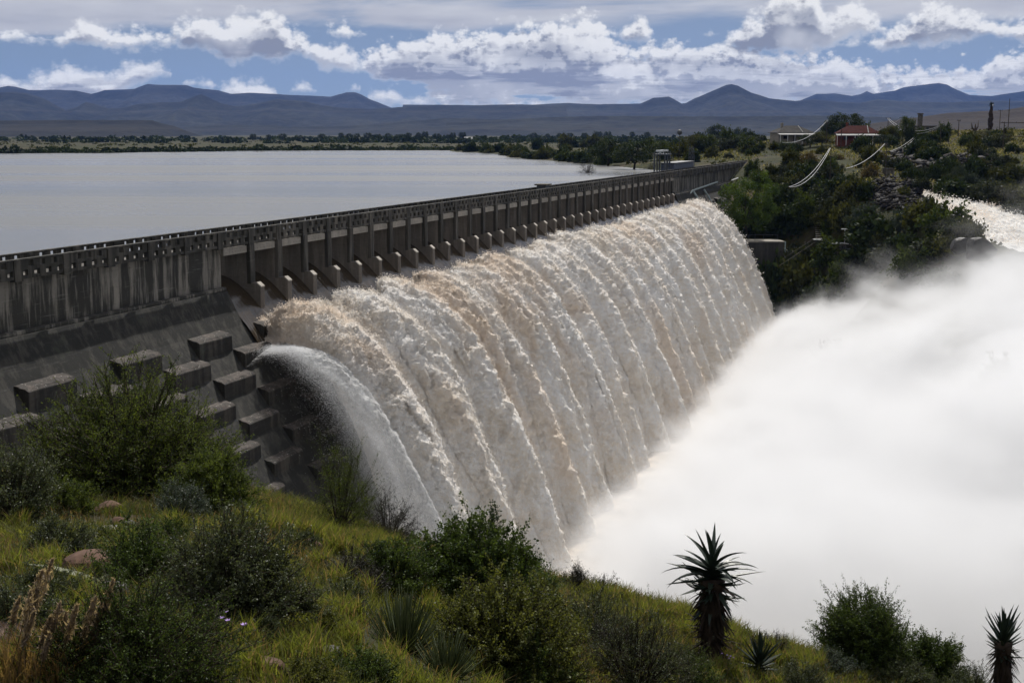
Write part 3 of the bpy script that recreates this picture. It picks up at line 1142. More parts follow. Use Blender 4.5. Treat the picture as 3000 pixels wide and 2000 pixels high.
# pipes and stairs on the far abutment
M_PIPE = plain('painted_pipe', (0.30, 0.36, 0.36), 0.5, 0.4)
b = MB()
b.tube([W(-56.5, 300, 13.6), W(-56.5, 304, 13.0), W(-56.5, 338, 12.2)], 0.22, 8)
b.tube([W(-56.5, 304, 13.0), W(-53.4, 304.5, 18.0), W(-49.4, 305, 23.8), W(-46, 305.3, 28.5)], 0.30, 6)
dpart('drain_pipe', b, M_PIPE)
b = MB()
b.tube([W(-56.0, 316, 13.2), W(-52.2, 316.5, 19.5), W(-48, 317, 25.8)], 0.24, 6)
dpart('drain_pipe', b, M_PIPE)
# ------------------------------------------------------------------ water over the spillway
def chute_material():
    m, t, out = material('thin_brown_chute_water')
    dc = t.mapv(t.pos(), rot=(0, 0, -math.atan2(DS.y, DS.x)))
    st = t.noise(t.mapv(dc, (2.6, 0.16, 0.16)), 1.0, 5, 0.65)
    st2 = t.noise(t.mapv(dc, (7.0, 0.5, 0.5)), 1.0, 3, 0.6)
    at = t.new('ShaderNodeAttribute', attribute_name='tint').outputs['Fac']
    k = t.math('MULTIPLY', t.ss(t.math('ADD', st, t.math('MULTIPLY', st2, 0.35)), 0.64, 0.86), at)
    c = t.mix(k, (0.040, 0.030, 0.020), (0.50, 0.47, 0.42))
    r = t.math('ADD', 0.16, t.math('MULTIPLY', k, 0.5))
    principled(t, out, c, r, 0.5, t.bump(t.math('ADD', st, t.math('MULTIPLY', st2, 0.4)), 0.35, 0.08))
    return m


def build_chutes():
    ss_ = np.arange(S0 + 0.05, S1, 0.2)
    pr = np.array([(-60.4, 11.95), (-60.0, 11.98), (-59.6, 12.05), (-59.2, 12.15), (-58.6, 12.38), (-57.8, 12.86), (-56.9, 13.60), (-56.0, 14.50), (-55.3, 15.38), (-54.9, 15.85), (-54.3, 16.7), (-53.4, 18.0)])
    tt = np.linspace(0, len(pr) - 1, 45)
    n = np.interp(tt, range(len(pr)), pr[:, 0])
    h = np.interp(tt, range(len(pr)), pr[:, 1])
    A, B_ = np.meshgrid(ss_, np.arange(len(n)), indexing='ij')
    nn, hh = n[B_], h[B_]
    # waves: a standing ridge behind every pier nose where the two sheets meet
    d = np.abs(((A - PIER_S[0]) / BAY + 0.5) % 1 - 0.5) * BAY
    ridge = np.exp(-(d / 0.5) ** 2) * sstep(-55.7, -54.9, nn) * 0.35
    nz = fbm(np.stack([A * 1.6, nn * 0.3, A * 0], -1), 3) * 0.07
    off = ridge + nz * sstep(-60, -56, nn)
    v = WA(nn + off * 0.6, A, hh - off * 0.7)
    foam = sstep(-55.6, -54.2, nn) * 0.40 + 0.10 * np.exp(-(d / 0.7) ** 2) + ridge
    foam = np.clip(foam, 0, 1)
    col = np.stack([foam] * 3, -1).reshape(-1, 3)
    me = np_mesh('water', v.reshape(-1, 3), grid_faces(len(ss_), len(n)), [chute_material()], smooth=True, col=col)
    return link('spillway_water', me, kind='structure', label='smooth brown sheets of water sliding between the piers')


build_chutes()


# the thrown curtain: every block of the first row throws a thick rope of froth, the gaps throw a lower one
def rope_field(s, t):
    """0 in the furrows, 1 on the ropes; t runs 0..1 down the fall"""
    q = np.stack([s * 0.11, t * 1.3, s * 0], -1)
    ph = (s - 98.9 + fbm(q, 3) * (1.0 + 3.4 * t)) / 9.95
    k = np.floor(ph + 0.5)
    a = ph + 0.5 - k                      # 0..1 across one rope, 0 at the near side
    sk = np.clip(a, 0, 1) ** 0.95          # leaning to the far side
    major = np.sin(np.pi * sk) ** 0.85
    ph2 = (s - 98.9 + 2.1 + fbm(q * 1.7 + 5, 3) * (1.0 + 2.0 * t)) / 4.975
    a2 = ph2 - np.floor(ph2)
    minor = np.sin(np.pi * a2) ** 0.9
    amp = 0.92 + 0.26 * pnoise(np.stack([k * 3.7 + 0.31, k * 0 + 0.5, k * 0], -1))
    ph3 = (s + fbm(q * 2.6 + 11, 3) * 2.2) / 2.6
    tiny = np.sin(np.pi * ph3) ** 2
    last = np.exp(-((s - 284.5) / 3.2) ** 2)
    return np.clip(np.maximum(major * amp * 0.98 + minor * 0.10 + tiny * (0.06 + 0.02 * t), last * 1.08), 0, 1.2)


def fall_base(s, t, rope):
    """n, h of the curtain: between a short low trajectory (furrows) and a long high one (ropes)"""
    n0, h0, k0 = -52.1, 17.7, 0.200
    n1, h1, k1 = -52.5, 15.25, 0.0785
    hb = 43.0
    # parameter by horizontal distance
    a0, a1 = -2.2, np.sqrt((hb - h0) / k0)
    b0, b1 = -2.9, np.sqrt((hb - h1) / k1)
    xa = a0 + (a1 - a0) * t
    xb = b0 + (b1 - b0) * t
    na, ha = n0 + xa, h0 + k0 * xa * xa * np.where(xa < 0, 0.25, 1)
    nb, hb_ = n1 + xb, h1 + k1 * xb * xb * np.where(xb < 0, 0.35, 1)
    return na + (nb - na) * rope, ha + (hb_ - ha) * rope


def edge_fade(s):
    return sstep(95.4, 96.8, s) * (1 - sstep(287.0, 287.6, s))


def fall_point(s, t, lump=True):
    rope = rope_field(s, t)
    # towards the two ends the curtain sinks to the low trajectory
    e = edge_fade(s)
    rope = rope * (0.30 + 0.70 * e)
    n, h = fall_base(s, t, rope)
    return n, h, rope


def froth_material(name, trans):
    m, t, out = material(name)
    co = t.pos()
    at = t.new('ShaderNodeAttribute', attribute_name='tint')
    n1 = t.noise(co, 0.22, 5, 0.6)
    n2 = t.noise(co, 1.7, 4, 0.65)
    k = t.math('ADD', t.math('MULTIPLY', n1, 0.6), t.math('MULTIPLY', n2, 0.45))
    n3 = t.noise(t.mapv(co, (1, 1, 0.7)), 5.5, 3, 0.7)
    k = t.math('ADD', k, t.math('MULTIPLY', t.math('SUBTRACT', n3, 0.5), 0.38))
    c = t.mix(t.ss(k, 0.36, 0.66), (0.90, 0.825, 0.725), (0.99, 0.985, 0.975))
    c = t.mix(t.math('MULTIPLY', at.outputs['Fac'], 0.95), (0.84, 0.72, 0.59), c)  # furrows browner: silt plus groove shade painted into the colour
    silt = t.noise(t.mapv(co, (1, 1, 0.35)), 0.075, 4, 0.6, 0.4)
    c = t.mix(t.math('MULTIPLY', t.ss(silt, 0.48, 0.64), 0.5), c, (0.82, 0.64, 0.47))
    h = t.math('ADD', t.noise(co, 2.6, 5, 0.7), t.math('MULTIPLY', t.noise(co, 9.0, 3, 0.7), 0.45))
    nrm = t.bump(h, 1.0, 0.4)
    d = t.new('ShaderNodeBsdfDiffuse', ins={0: c, 2: nrm})
    tr = t.new('ShaderNodeBsdfTranslucent', ins={0: c, 1: nrm})
    mx = t.new('ShaderNodeMixShader', ins={0: trans})
    t.l.new(d.outputs[0], mx.inputs[1])
    t.l.new(tr.outputs[0], mx.inputs[2])
    t.l.new(mx.outputs[0], out.inputs['Surface'])
    return m


M_DROP = froth_material('flying_drops', 0.5)
M_WHITEDROP = plain('white_drops', (0.95, 0.955, 0.96), 0.8, 0.1, 0.02)
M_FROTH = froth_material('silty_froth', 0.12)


def build_fall():
    s = np.concatenate([np.arange(95.5, 150, 0.12), np.arange(150, 200, 0.17), np.arange(200, 287.6, 0.23)])
    t = np.linspace(0, 1, 300) ** 1.0
    A, T = np.meshgrid(s, t, indexing='ij')
    n, h, rope = fall_point(A, T)
    # surface normals of the smooth curtain
    Pn = np.stack([n, A, -h], -1)
    du = np.gradient(Pn, axis=0)
    dv = np.gradient(Pn, axis=1)
    N = np.cross(du, dv)
    N /= np.linalg.norm(N, axis=-1, keepdims=True) + 1e-9
    N = np.where((N[..., :1] < 0) & True, -N, N)
    # clotted froth carried down the trajectory
    arc = np.cumsum(np.concatenate([np.zeros_like(n[:, :1]), np.hypot(np.diff(n, axis=1), np.diff(h, axis=1))], 1), 1)
    q = np.stack([A * 0.95, arc * 0.62, A * 0 + 2.0], -1)
    warp = fbm(q * 0.6 + 3, 2)
    q = q + warp[..., None] * 0.5
    l1 = fbm(q * 0.75, 3, 0.55, billow=True)
    l2 = fbm(q * 2.1 + 7, 3, 0.6, billow=True)
    l3 = fbm(q * 5.5 + 1, 2, 0.6, billow=True)
    calm = sstep(0.0, 0.05, T)
    soft = 1 - 0.42 * sstep(0.5, 1.0, T)
    l4 = fbm(q * 13.0 + 2, 2, 0.6, billow=True)
    lump = (0.62 * l1 + 0.34 * l2 + 0.15 * l3 + 0.06 * l4) * calm * soft * (0.45 + 0.75 * np.clip(rope, 0, 1))
    Pn = Pn + N * lump[..., None]
    v = WA(Pn[..., 0], Pn[..., 1], -Pn[..., 2])
    tone = np.clip(0.25 + rope * 0.75 + l2 * 0.22 + l1 * 0.15, 0, 1)  # lower in furrows and creases, carrying their painted shade
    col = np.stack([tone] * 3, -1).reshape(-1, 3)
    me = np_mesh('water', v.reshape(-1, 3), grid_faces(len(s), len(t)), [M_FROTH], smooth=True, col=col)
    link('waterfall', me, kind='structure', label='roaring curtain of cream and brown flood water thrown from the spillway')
    return Pn, N, rope, lump, s, t


FALL = build_fall()


def build_jet():
    """the lower white jet beside the spillway edge, thrown by a block of the second row"""
    s = np.arange(90.6, 98.4, 0.1)
    t = np.linspace(0, 1, 260)
    A, T = np.meshgrid(s, t, indexing='ij')
    w = np.sin(np.pi * np.clip((A + 0.7 * fbm(np.stack([A * 0 + 1, T * 4, A * 0], -1), 2) - 91.0 - 0.6 * T) / (7.2 - 0.8 * T), 0, 1)) ** 0.7
    x1 = np.sqrt((43 - 17.25) / 0.083)
    xb = -1.3 + (x1 + 1.3) * T
    xa = -0.6 + (np.sqrt((43 - 18.6) / 0.30) + 0.6) * T
    nb, hb = -51.0 + xb, 17.3 + 0.083 * xb * xb * np.where(xb < 0, 0.3, 1)
    na, ha = -52.4 + xa, 18.6 + 0.30 * xa * xa
    n, h = na + (nb - na) * w, ha + (hb - ha) * w
    q = np.stack([A * 0.9, T * 18, A * 0 + 9], -1)
    lump = 0.5 * fbm(q, 3, 0.55, billow=True) + 0.22 * fbm(q * 3, 3, 0.6, billow=True)
    lump = lump * sstep(0.02, 0.2, T)
    n = n + lump * 0.8
    h = h - lump * 0.4
    v = WA(n, A, h)
    keep = (w > 0.02)
    fade = 0.62 * w * (0.55 + 0.75 * sstep(91.0, 95.0, A)) - 0.18 * T + 0.25 * (1 - sstep(0.0, 0.12, T))
    f = grid_faces(len(s), len(t))
    ok = keep.reshape(-1)[f].all(1)
    me = np_mesh('water', v.reshape(-1, 3), f[ok], [M_JET], smooth=True, col=np.stack([fade] * 3, -1).reshape(-1, 3))
    link('waterfall', me, kind='structure', label='white lower jet at the near end of the fall')


def jet_material():
    m, t, out = material('torn_white_jet')
    dc = t.mapv(t.pos(), rot=(0, 0, -math.atan2(DS.y, DS.x)))
    at = t.new('ShaderNodeAttribute', attribute_name='tint').outputs['Fac']
    st = t.noise(t.mapv(dc, (1.3, 0.35, 0.22)), 1.0, 6, 0.68, 0.6)
    fn = t.noise(dc, 4.5, 4, 0.7)
    k = t.math('ADD', t.math('ADD', t.math('MULTIPLY', st, 1.1), t.math('MULTIPLY', fn, 0.55)), at)
    alpha = t.ss(k, 1.05, 1.75)
    c = t.mix(t.ss(fn, 0.35, 0.65), (0.86, 0.87, 0.87), (0.96, 0.96, 0.955))
    d = t.new('ShaderNodeBsdfDiffuse', ins={0: c, 2: t.bump(fn, 1.0, 0.4)})
    tl = t.new('ShaderNodeBsdfTranslucent', ins={0: c})
    mx = t.new('ShaderNodeMixShader', ins={0: 0.4})
    t.l.new(d.outputs[0], mx.inputs[1])
    t.l.new(tl.outputs[0], mx.inputs[2])
    tp = t.new('ShaderNodeBsdfTransparent')
    m2 = t.new('ShaderNodeMixShader', ins={0: alpha})
    t.l.new(tp.outputs[0], m2.inputs[1])
    t.l.new(mx.outputs[0], m2.inputs[2])
    t.l.new(m2.outputs[0], out.inputs['Surface'])
    return m


M_JET = jet_material()
build_jet()


def build_spray():
    """loose clots and drops that stand off the curtain"""
    Pn, N, rope, lump, s, t = FALL
    rng = np.random.default_rng(21)
    M = 420000
    # more of them on the near part
    u = rng.random(M)
    si = np.clip((u ** 1.35) * (len(s) - 2), 0, len(s) - 2).astype(int)
    ti = (rng.random(M) ** 1.9 * (len(t) - 2)).astype(int)
    c = Pn[si, ti]
    nn = N[si, ti]
    rp = rope[si, ti]
    lp = lump[si, ti]
    keep = rng.random(M) < np.clip(0.30 + 0.8 * lp + 0.4 * rp, 0.05, 1)
    c, nn, rp = c[keep], nn[keep], rp[keep]
    m = len(c)
    dist = np.where(c[:, 1] < 150, 1.0, 1.0 + (c[:, 1] - 150) / 160)
    off = np.abs(rng.normal(0, 0.16, m)) * dist
    c = c + nn * off[:, None] + rng.normal(0, 0.10, (m, 3))
    # each a small bent leaf of water: three corners in random directions
    size = (0.026 + 0.045 * rng.random(m) ** 2) * dist
    d1 = rng.normal(size=(m, 3))
    d1 /= np.linalg.norm(d1, axis=1)[:, None]
    d1 = d1 + nn * 0.7
    d1 /= np.linalg.norm(d1, axis=1)[:, None]
    d2 = np.cross(d1, rng.normal(size=(m, 3)))
    d2 /= np.linalg.norm(d2, axis=1)[:, None] + 1e-9
    a = c + d1 * size[:, None] * 1.5
    b = c - d1 * size[:, None] * 0.7 + d2 * size[:, None] * 0.8
    e = c - d1 * size[:, None] * 0.7 - d2 * size[:, None] * 0.8
    v = np.stack([a, b, e], 1).reshape(-1, 3)
    v = WA(v[:, 0], v[:, 1], -v[:, 2])
    col = np.full((len(v), 3), 0.85)
    f = np.arange(len(v)).reshape(-1, 3)
    me = np_mesh('spray', v, f, [M_DROP], col=col)
    link('spray', me, kind='stuff', label='loose white clots and drops flying off the falling curtain')

    # the thin first jet leaving the second row block beside the spillway edge
    M = 620000
    tt = rng.random(M) ** 0.85
    x0, x1 = -1.3, np.sqrt((43 - 17.25) / 0.083)
    x = x0 + (x1 - x0) * tt
    e1 = rng.normal(0, 1, M)
    wid = 1.35 + 1.2 * tt
    s_ = 94.6 + 1.0 * tt + e1 * wid - np.abs(rng.normal(0, 1, M)) * (rng.random(M) < 0.3) * 2.0 * tt
    back = rng.exponential(1.0, M) * (0.18 + 2.6 * tt ** 1.3)
    lob = 1.3 * fbm(np.stack([s_ * 0.5, x * 0.35, s_ * 0], -1), 3)
    n = -51.0 + x - back * 0.75 + rng.normal(0, 0.12, M) + lob * (0.3 + tt)
    h = 17.25 + 0.083 * x * x * np.where(x < 0, 0.3, 1) + back * 0.35 + rng.normal(0, 0.12, M) - lob * 0.5
    streak = fbm(np.stack([s_ * 1.1, tt * 3.0, back * 0.6], -1), 4)
    keep = (rng.random(M) < np.clip(0.55 + streak * 1.5, 0.03, 1)) & (s_ > 90.6 - 2.0 * tt) & (s_ < 101.5)
    n, h, s_ = n[keep], h[keep], s_[keep]
    c = np.stack([n, s_, -h], 1)
    m = len(c)
    size = 0.009 + 0.014 * rng.random(m) ** 2
    d1 = rng.normal(size=(m, 3)) + np.array([0.3, 0, -1.4])
    d1 /= np.linalg.norm(d1, axis=1)[:, None]
    d2 = np.cross(d1, rng.normal(size=(m, 3)))
    d2 /= np.linalg.norm(d2, axis=1)[:, None] + 1e-9
    v = np.stack([c + d1 * size[:, None] * 1.6, c - d1 * size[:, None] + d2 * size[:, None] * 0.7, c - d1 * size[:, None] - d2 * size[:, None] * 0.7], 1).reshape(-1, 3)
    v = WA(v[:, 0], v[:, 1], -v[:, 2])
    me = np_mesh('spray', v, np.arange(len(v)).reshape(-1, 3), [M_WHITEDROP])
    link('spray', me, kind='stuff', label='thin white veil of drops at the near end of the fall')


build_spray()


# ------------------------------------------------------------------ pool and rapids
def rapids_material():
    m, t, out = material('white_rapids')
    co = t.pos()
    at = t.new('ShaderNodeAttribute', attribute_name='tint').outputs['Fac']
    n1 = t.noise(co, 0.55, 5, 0.65, 0.6)
    n2 = t.noise(co, 2.6, 4, 0.65)
    k = t.math('ADD', t.math('ADD', t.math('MULTIPLY', n1, 0.6), t.math('MULTIPLY', n2, 0.35)), t.math('MULTIPLY', at, 0.25))
    c = t.mix(t.ss(k, 0.50, 0.78), (0.11, 0.095, 0.078), (0.66, 0.65, 0.63))
    principled(t, out, c, 0.75, 0.12, t.bump(t.math('ADD', n1, t.math('MULTIPLY', n2, 0.4)), 1.0, 0.3))
    return m


M_RAPID = rapids_material()


def build_rapids():
    U = np.array([tuple(p) for p in RIV_UP])
    Lo = np.array([tuple(p) for p in RIV_LO])
    tk = np.linspace(0, 1, len(U))
    L = np.linspace(0, 1, 380)
    a = np.linspace(-0.06, 1.06, 240)
    up = np.stack([np.interp(L, tk, U[:, i]) for i in range(3)], -1)
    lo = np.stack([np.interp(L, tk, Lo[:, i]) for i in range(3)], -1)
    G = up[:, None] + (lo - up)[:, None] * a[None, :, None]
    X, Y = G[..., 0], G[..., 1]
    z = river_z(X, Y)
    L = L * 100
    q = np.stack([X * 0.22, Y * 0.22, L[:, None] * 0.03 + 0 * X], -1)
    b1 = fbm(q, 4, 0.6, billow=True)
    b2 = fbm(q * 3.3 + 4, 3, 0.6, billow=True)
    Z = z + 1.0 * b1 + 0.42 * b2 - 0.2
    v = np.stack([X, Y, Z], -1).reshape(-1, 3)
    col = np.clip(0.5 + b1 + b2 * 0.5, 0, 1.4)
    me = np_mesh('water', v, grid_faces(len(L), len(a)), [M_RAPID], smooth=True, col=np.stack([col] * 3, -1).reshape(-1, 3))
    link('river', me, kind='structure', label='white water rapids rushing down past the right bank')
    # flying drops over the rapids
    rng = np.random.default_rng(8)
    M = 9000
    i = rng.integers(0, len(L), M)
    j = rng.integers(25, len(a) - 25, M)
    lift = np.abs(rng.normal(0, 0.5, M)) * np.clip(0.4 + b1[i, j], 0, 1)
    c = np.stack([X[i, j], Y[i, j], Z[i, j] + lift], 1)
    size = 0.10 + 0.14 * rng.random(M)
    d1 = rng.normal(size=(M, 3))
    d1 /= np.linalg.norm(d1, axis=1)[:, None]
    d2 = np.cross(d1, rng.normal(size=(M, 3)))
    d2 /= np.linalg.norm(d2, axis=1)[:, None]
    v = np.stack([c + d1 * size[:, None], c - d1 * size[:, None] * .6 + d2 * size[:, None] * .6, c - d1 * size[:, None] * .6 - d2 * size[:, None] * .6], 1).reshape(-1, 3)
    me = np_mesh('spray', v, np.arange(len(v)).reshape(-1, 3), [M_DROP], col=np.ones((len(v), 3)))
    link('spray', me, kind='stuff', label='drops leaping over the white rapids')
    # the churning pool in the gorge
    b = MB()
    g = np.linspace(0, 1, 60)
    xs, ys = np.meshgrid(np.linspace(-40, 200, 90), np.linspace(60, 290, 90), indexing='ij')
    zz = RIVER_FLOOR + 0.9 + 0.5 * fbm(np.stack([xs * 0.2, ys * 0.2, xs * 0], -1), 3, billow=True)
    me = np_mesh('water', np.stack([xs, ys, zz], -1).reshape(-1, 3), grid_faces(90, 90), [plain('churned_brown_foam', (0.42, 0.37, 0.31), 0.8, 0.2, 0.4, 0.5)], smooth=True)
    link('pool', me, kind='structure', label='churning white pool at the foot of the fall')


build_rapids()


# ------------------------------------------------------------------ the cloud of spray in the gorge
MIST = dict(base=9.8, rise=36.5, span=46.0, density=0.42)


def mist_top(n):
    return MIST['base'] + MIST['rise'] * (1 - np.exp(-np.maximum(n + 36.0, 0) / MIST['span'])) - np.maximum(-36.0 - n, 0) * 0.9


def build_mist():
    m, t, out = material('white_spray_cloud')
    co = t.pos()
    sv = t.new('ShaderNodeVectorMath', operation='DOT_PRODUCT', ins={0: co, 1: tuple(DS)}).outputs['Value']
    nv = t.new('ShaderNodeVectorMath', operation='DOT_PRODUCT', ins={0: co, 1: tuple(DN)}).outputs['Value']
    z = t.new('ShaderNodeSeparateXYZ', ins={0: co}).outputs[2]
    a = t.math('MAXIMUM', t.math('ADD', nv, 36.0), 0.0)
    ex = t.math('POWER', 2.718282, t.math('MULTIPLY', a, -1 / MIST['span']))
    top = t.math('ADD', MIST['base'], t.math('MULTIPLY', t.math('SUBTRACT', 1.0, ex), MIST['rise']))
    top = t.math('SUBTRACT', top, t.math('MULTIPLY', t.math('MAXIMUM', t.math('SUBTRACT', -36.0, nv), 0.0), 0.9))
    # drifting wisps: noise stretched along the drift, which runs away from the dam and upwards
    wv = t.mapv(co, (0.036, 0.036, 0.062), (0, R(-24), 0))
    n1 = t.noise(wv, 1.0, 6, 0.60, 0.7)
    n2 = t.noise(t.mapv(co, (0.12, 0.12, 0.19), (0, R(-24), 0)), 1.0, 4, 0.62, 0.5)
    depth = t.math('ADD', t.math('SUBTRACT', top, z), t.math('MULTIPLY', t.math('SUBTRACT', n2, 0.5), 19.0))
    k = t.math('ADD', depth, t.math('MULTIPLY', t.math('SUBTRACT', n1, 0.5), t.ss(nv, -38.0, 5.0, 10.0, 46.0)))
    d = t.ss(k, -2.0, t.ss(nv, -38.0, 5.0, 8.0, 24.0))
    d = t.math('MULTIPLY', d, d)
    # fades out at the far end of the spillway and at the near bank
    d = t.math('MULTIPLY', d, t.ss(t.math('ADD', sv, t.math('MULTIPLY', t.math('SUBTRACT', n1, 0.5), 40.0)), 322.0, 288.0))
    d = t.math('MULTIPLY', d, t.ss(sv, 76.0, 108.0, 0.10, 1.0))
    den = t.math('MULTIPLY', d, MIST['density'])
    v = t.new('ShaderNodeVolumePrincipled')
    v.inputs['Color'].default_value = (0.950, 0.958, 0.972, 1)
    v.inputs['Anisotropy'].default_value = 0.1
    t.l.new(den, v.inputs['Density'])
    t.l.new(v.outputs[0], out.inputs['Volume'])
    # hull that hugs the cloud
    ng = np.array([-46, -42, -38, -34, -28, -20, -10, 2, 16, 32, 50, 75, 105])
    sg = np.linspace(62, 336, 28)
    top_v, bot_v = [], []
    for s in sg:
        for n in ng:
            zt = max(mist_top(n) + 7.5, 7.0)
            top_v.append((DS.x * s + DN.x * n, DS.y * s + DN.y * n, zt))
            bot_v.append((DS.x * s + DN.x * n, DS.y * s + DN.y * n, 6.0))
    vs_ = np.array(top_v + bot_v)
    a, b_ = len(sg), len(ng)
    ft = grid_faces(a, b_)
    fb = ft[:, ::-1] + a * b_
    side = []
    K = a * b_
    for i in range(a - 1):
        for j in (0, b_ - 1):
            p, q = i * b_ + j, (i + 1) * b_ + j
            side.append((p, q, q + K, p + K) if j == 0 else (q, p, p + K, q + K))
    for j in range(b_ - 1):
        for i in (0, a - 1):
            p, q = i * b_ + j, i * b_ + j + 1
            side.append((q, p, p + K, q + K) if i == 0 else (p, q, q + K, p + K))
    me = np_mesh('mist', vs_, np.concatenate([ft, fb, np.array(side)]), [m])
    bm = bmesh.new()
    bm.from_mesh(me)
    bmesh.ops.recalc_face_normals(bm, faces=bm.faces)
    bm.to_mesh(me)
    bm.free()
    m.cycles.volume_step_rate = 0.12 if hasattr(m.cycles, 'volume_step_rate') else 0
    return link('mist', me, kind='stuff', label='thick white cloud of spray filling the gorge below the fall')


MIST_O = build_mist()


def build_veil_mist():
    """the fine spray that hangs round the near jet"""
    m, t, out = material('fine_jet_spray')
    co = t.pos()
    sv = t.new('ShaderNodeVectorMath', operation='DOT_PRODUCT', ins={0: co, 1: tuple(DS)}).outputs['Value']
    nv = t.new('ShaderNodeVectorMath', operation='DOT_PRODUCT', ins={0: co, 1: tuple(DN)}).outputs['Value']
    h = t.math('SUBTRACT', CAMZ, t.new('ShaderNodeSeparateXYZ', ins={0: co}).outputs[2])
    ctr = t.math('ADD', -51.6, t.math('SQRT', t.math('MULTIPLY', t.math('MAXIMUM', t.math('SUBTRACT', h, 17.0), 0.0), 1 / 0.086)))
    dn = t.math('SUBTRACT', nv, ctr)
    f = t.math('MULTIPLY', t.ss(dn, 0.9, 0.0), t.ss(dn, t.ss(h, 18.0, 36.0, -2.2, -8.0), 0.0))
    f = t.math('MULTIPLY', f, t.math('MULTIPLY', t.ss(sv, t.ss(h, 18.0, 34.0, 91.0, 88.0), 95.5), t.ss(sv, 102.0, 98.5)))
    f = t.math('MULTIPLY', f, t.ss(h, 16.6, 18.4))
    n1 = t.noise(t.mapv(co, (0.55, 0.55, 0.30)), 1.0, 4, 0.6, 0.5)
    f = t.math('MULTIPLY', f, t.ss(n1, 0.32, 0.66))
    v = t.new('ShaderNodeVolumePrincipled')
    v.inputs['Color'].default_value = (0.95, 0.955, 0.965, 1)
    v.inputs['Anisotropy'].default_value = 0.2
    t.l.new(t.math('MULTIPLY', f, 0.55), v.inputs['Density'])
    t.l.new(v.outputs[0], out.inputs['Volume'])
    hs = np.array([16.4, 18, 20, 23, 27, 31, 35, 39, 43.0])
    c = -51.6 + np.sqrt(np.maximum(hs - 17.0, 0) / 0.086)
    vs_ = []
    for s in (87.5, 102.2):
        for hh, cc in zip(hs, c):
            vs_.append(W(cc + 1.0, s, hh))
        for hh, cc in zip(hs, c):
            vs_.append(W(cc - np.interp(hh, [16, 18, 36, 43], [1.0, 2.2, 8.0, 8.0]), s, hh))
    q = len(hs)
    F = []
    for e in (0, 2 * q):
        F += [(e + i, e + i + 1, e + q + i + 1, e + q + i) for i in range(q - 1)]
    for o in (0, q):
        F += [(o + i, o + i + 1, 2 * q + o + i + 1, 2 * q + o + i) for i in range(q - 1)]
    F += [(0, q, 3 * q, 2 * q), (q - 1, 2 * q - 1, 4 * q - 1, 3 * q - 1)]
    b = MB()
    b.add(vs_, F)
    m.cycles.volume_step_rate = 0.25
    return b.obj('mist', m, kind='stuff', label='fine white spray hanging round the near end jet')


build_veil_mist()
cy.volume_step_rate = 1.0
cy.volume_max_steps = 256
# ------------------------------------------------------------------ leaves, bark, grass
def leaf_material(name, dark, light, rough=0.45, spec=0.35, trans=0.3, scale=1.3):
    m, t, out = material(name)
    co = t.obj_co()
    at = t.new('ShaderNodeAttribute', attribute_name='tint').outputs['Fac']
    n = t.noise(co, scale, 3, 0.6)
    k = t.math('ADD', t.math('MULTIPLY', n, 0.6), t.math('MULTIPLY', at, 0.5))
    c = t.mix(t.ss(k, 0.25, 0.8), dark, light)
    b = principled(t, None, c, rough, spec)
    tr = t.new('ShaderNodeBsdfTranslucent', ins={0: t.mix(1.0, c, (1.25, 1.2, 0.6), 'MULTIPLY')})
    mx = t.new('ShaderNodeMixShader', ins={0: trans})
    t.l.new(b.outputs[0], mx.inputs[1])
    t.l.new(tr.outputs[0], mx.inputs[2])
    t.l.new(mx.outputs[0], out.inputs['Surface'])
    return m


LEAF = dict(
    dark=leaf_material('dark_round_leaf', (0.018, 0.033, 0.010), (0.076, 0.112, 0.028), 0.55, 0.14, 0.34),
    grey=leaf_material('grey_green_leaf', (0.026, 0.036, 0.020), (0.095, 0.116, 0.058), 0.48, 0.22, 0.32),
    acacia=leaf_material('feathery_acacia_leaf', (0.026, 0.042, 0.011), (0.100, 0.132, 0.028), 0.6, 0.15, 0.42),
    olive=leaf_material('olive_leaf', (0.038, 0.048, 0.014), (0.128, 0.140, 0.038), 0.55, 0.16, 0.38),
    bright=leaf_material('bright_willow_leaf', (0.024, 0.044, 0.010), (0.070, 0.108, 0.022), 0.7, 0.12, 0.35),
    sprig=leaf_material('yellow_green_sprig', (0.08, 0.12, 0.012), (0.22, 0.28, 0.035), 0.4, 0.4, 0.4),
    twig=leaf_material('grey_twig', (0.020, 0.020, 0.016), (0.050, 0.050, 0.038), 0.6, 0.2, 0.1),
    rod=leaf_material('green_rod_stem', (0.034, 0.050, 0.020), (0.120, 0.145, 0.066), 0.3, 0.5, 0.1),
    bluegrey=leaf_material('blue_grey_leaf', (0.030, 0.044, 0.034), (0.070, 0.092, 0.068), 0.5, 0.3, 0.25),
    fardark=leaf_material('distant_dark_leaf', (0.011, 0.019, 0.007), (0.034, 0.050, 0.016), 0.75, 0.12, 0.2),
    fargrey=leaf_material('distant_grey_leaf', (0.018, 0.024, 0.014), (0.046, 0.054, 0.032), 0.75, 0.12, 0.2),
    faracacia=leaf_material('distant_feathery_leaf', (0.016, 0.027, 0.008), (0.055, 0.074, 0.018), 0.75, 0.12, 0.3),
    farolive=leaf_material('distant_olive_leaf', (0.024, 0.030, 0.010), (0.068, 0.072, 0.022), 0.75, 0.12, 0.28),
    farblue=leaf_material('distant_blue_leaf', (0.024, 0.034, 0.026), (0.052, 0.068, 0.050), 0.75, 0.12, 0.2),
    brown=leaf_material('browned_leaf', (0.045, 0.036, 0.016), (0.115, 0.090, 0.038), 0.6, 0.2, 0.3),
)
BARK = plain('dark_bark', (0.035, 0.028, 0.021), 0.9, 0.15, 0.4, 6.0, 0.6)


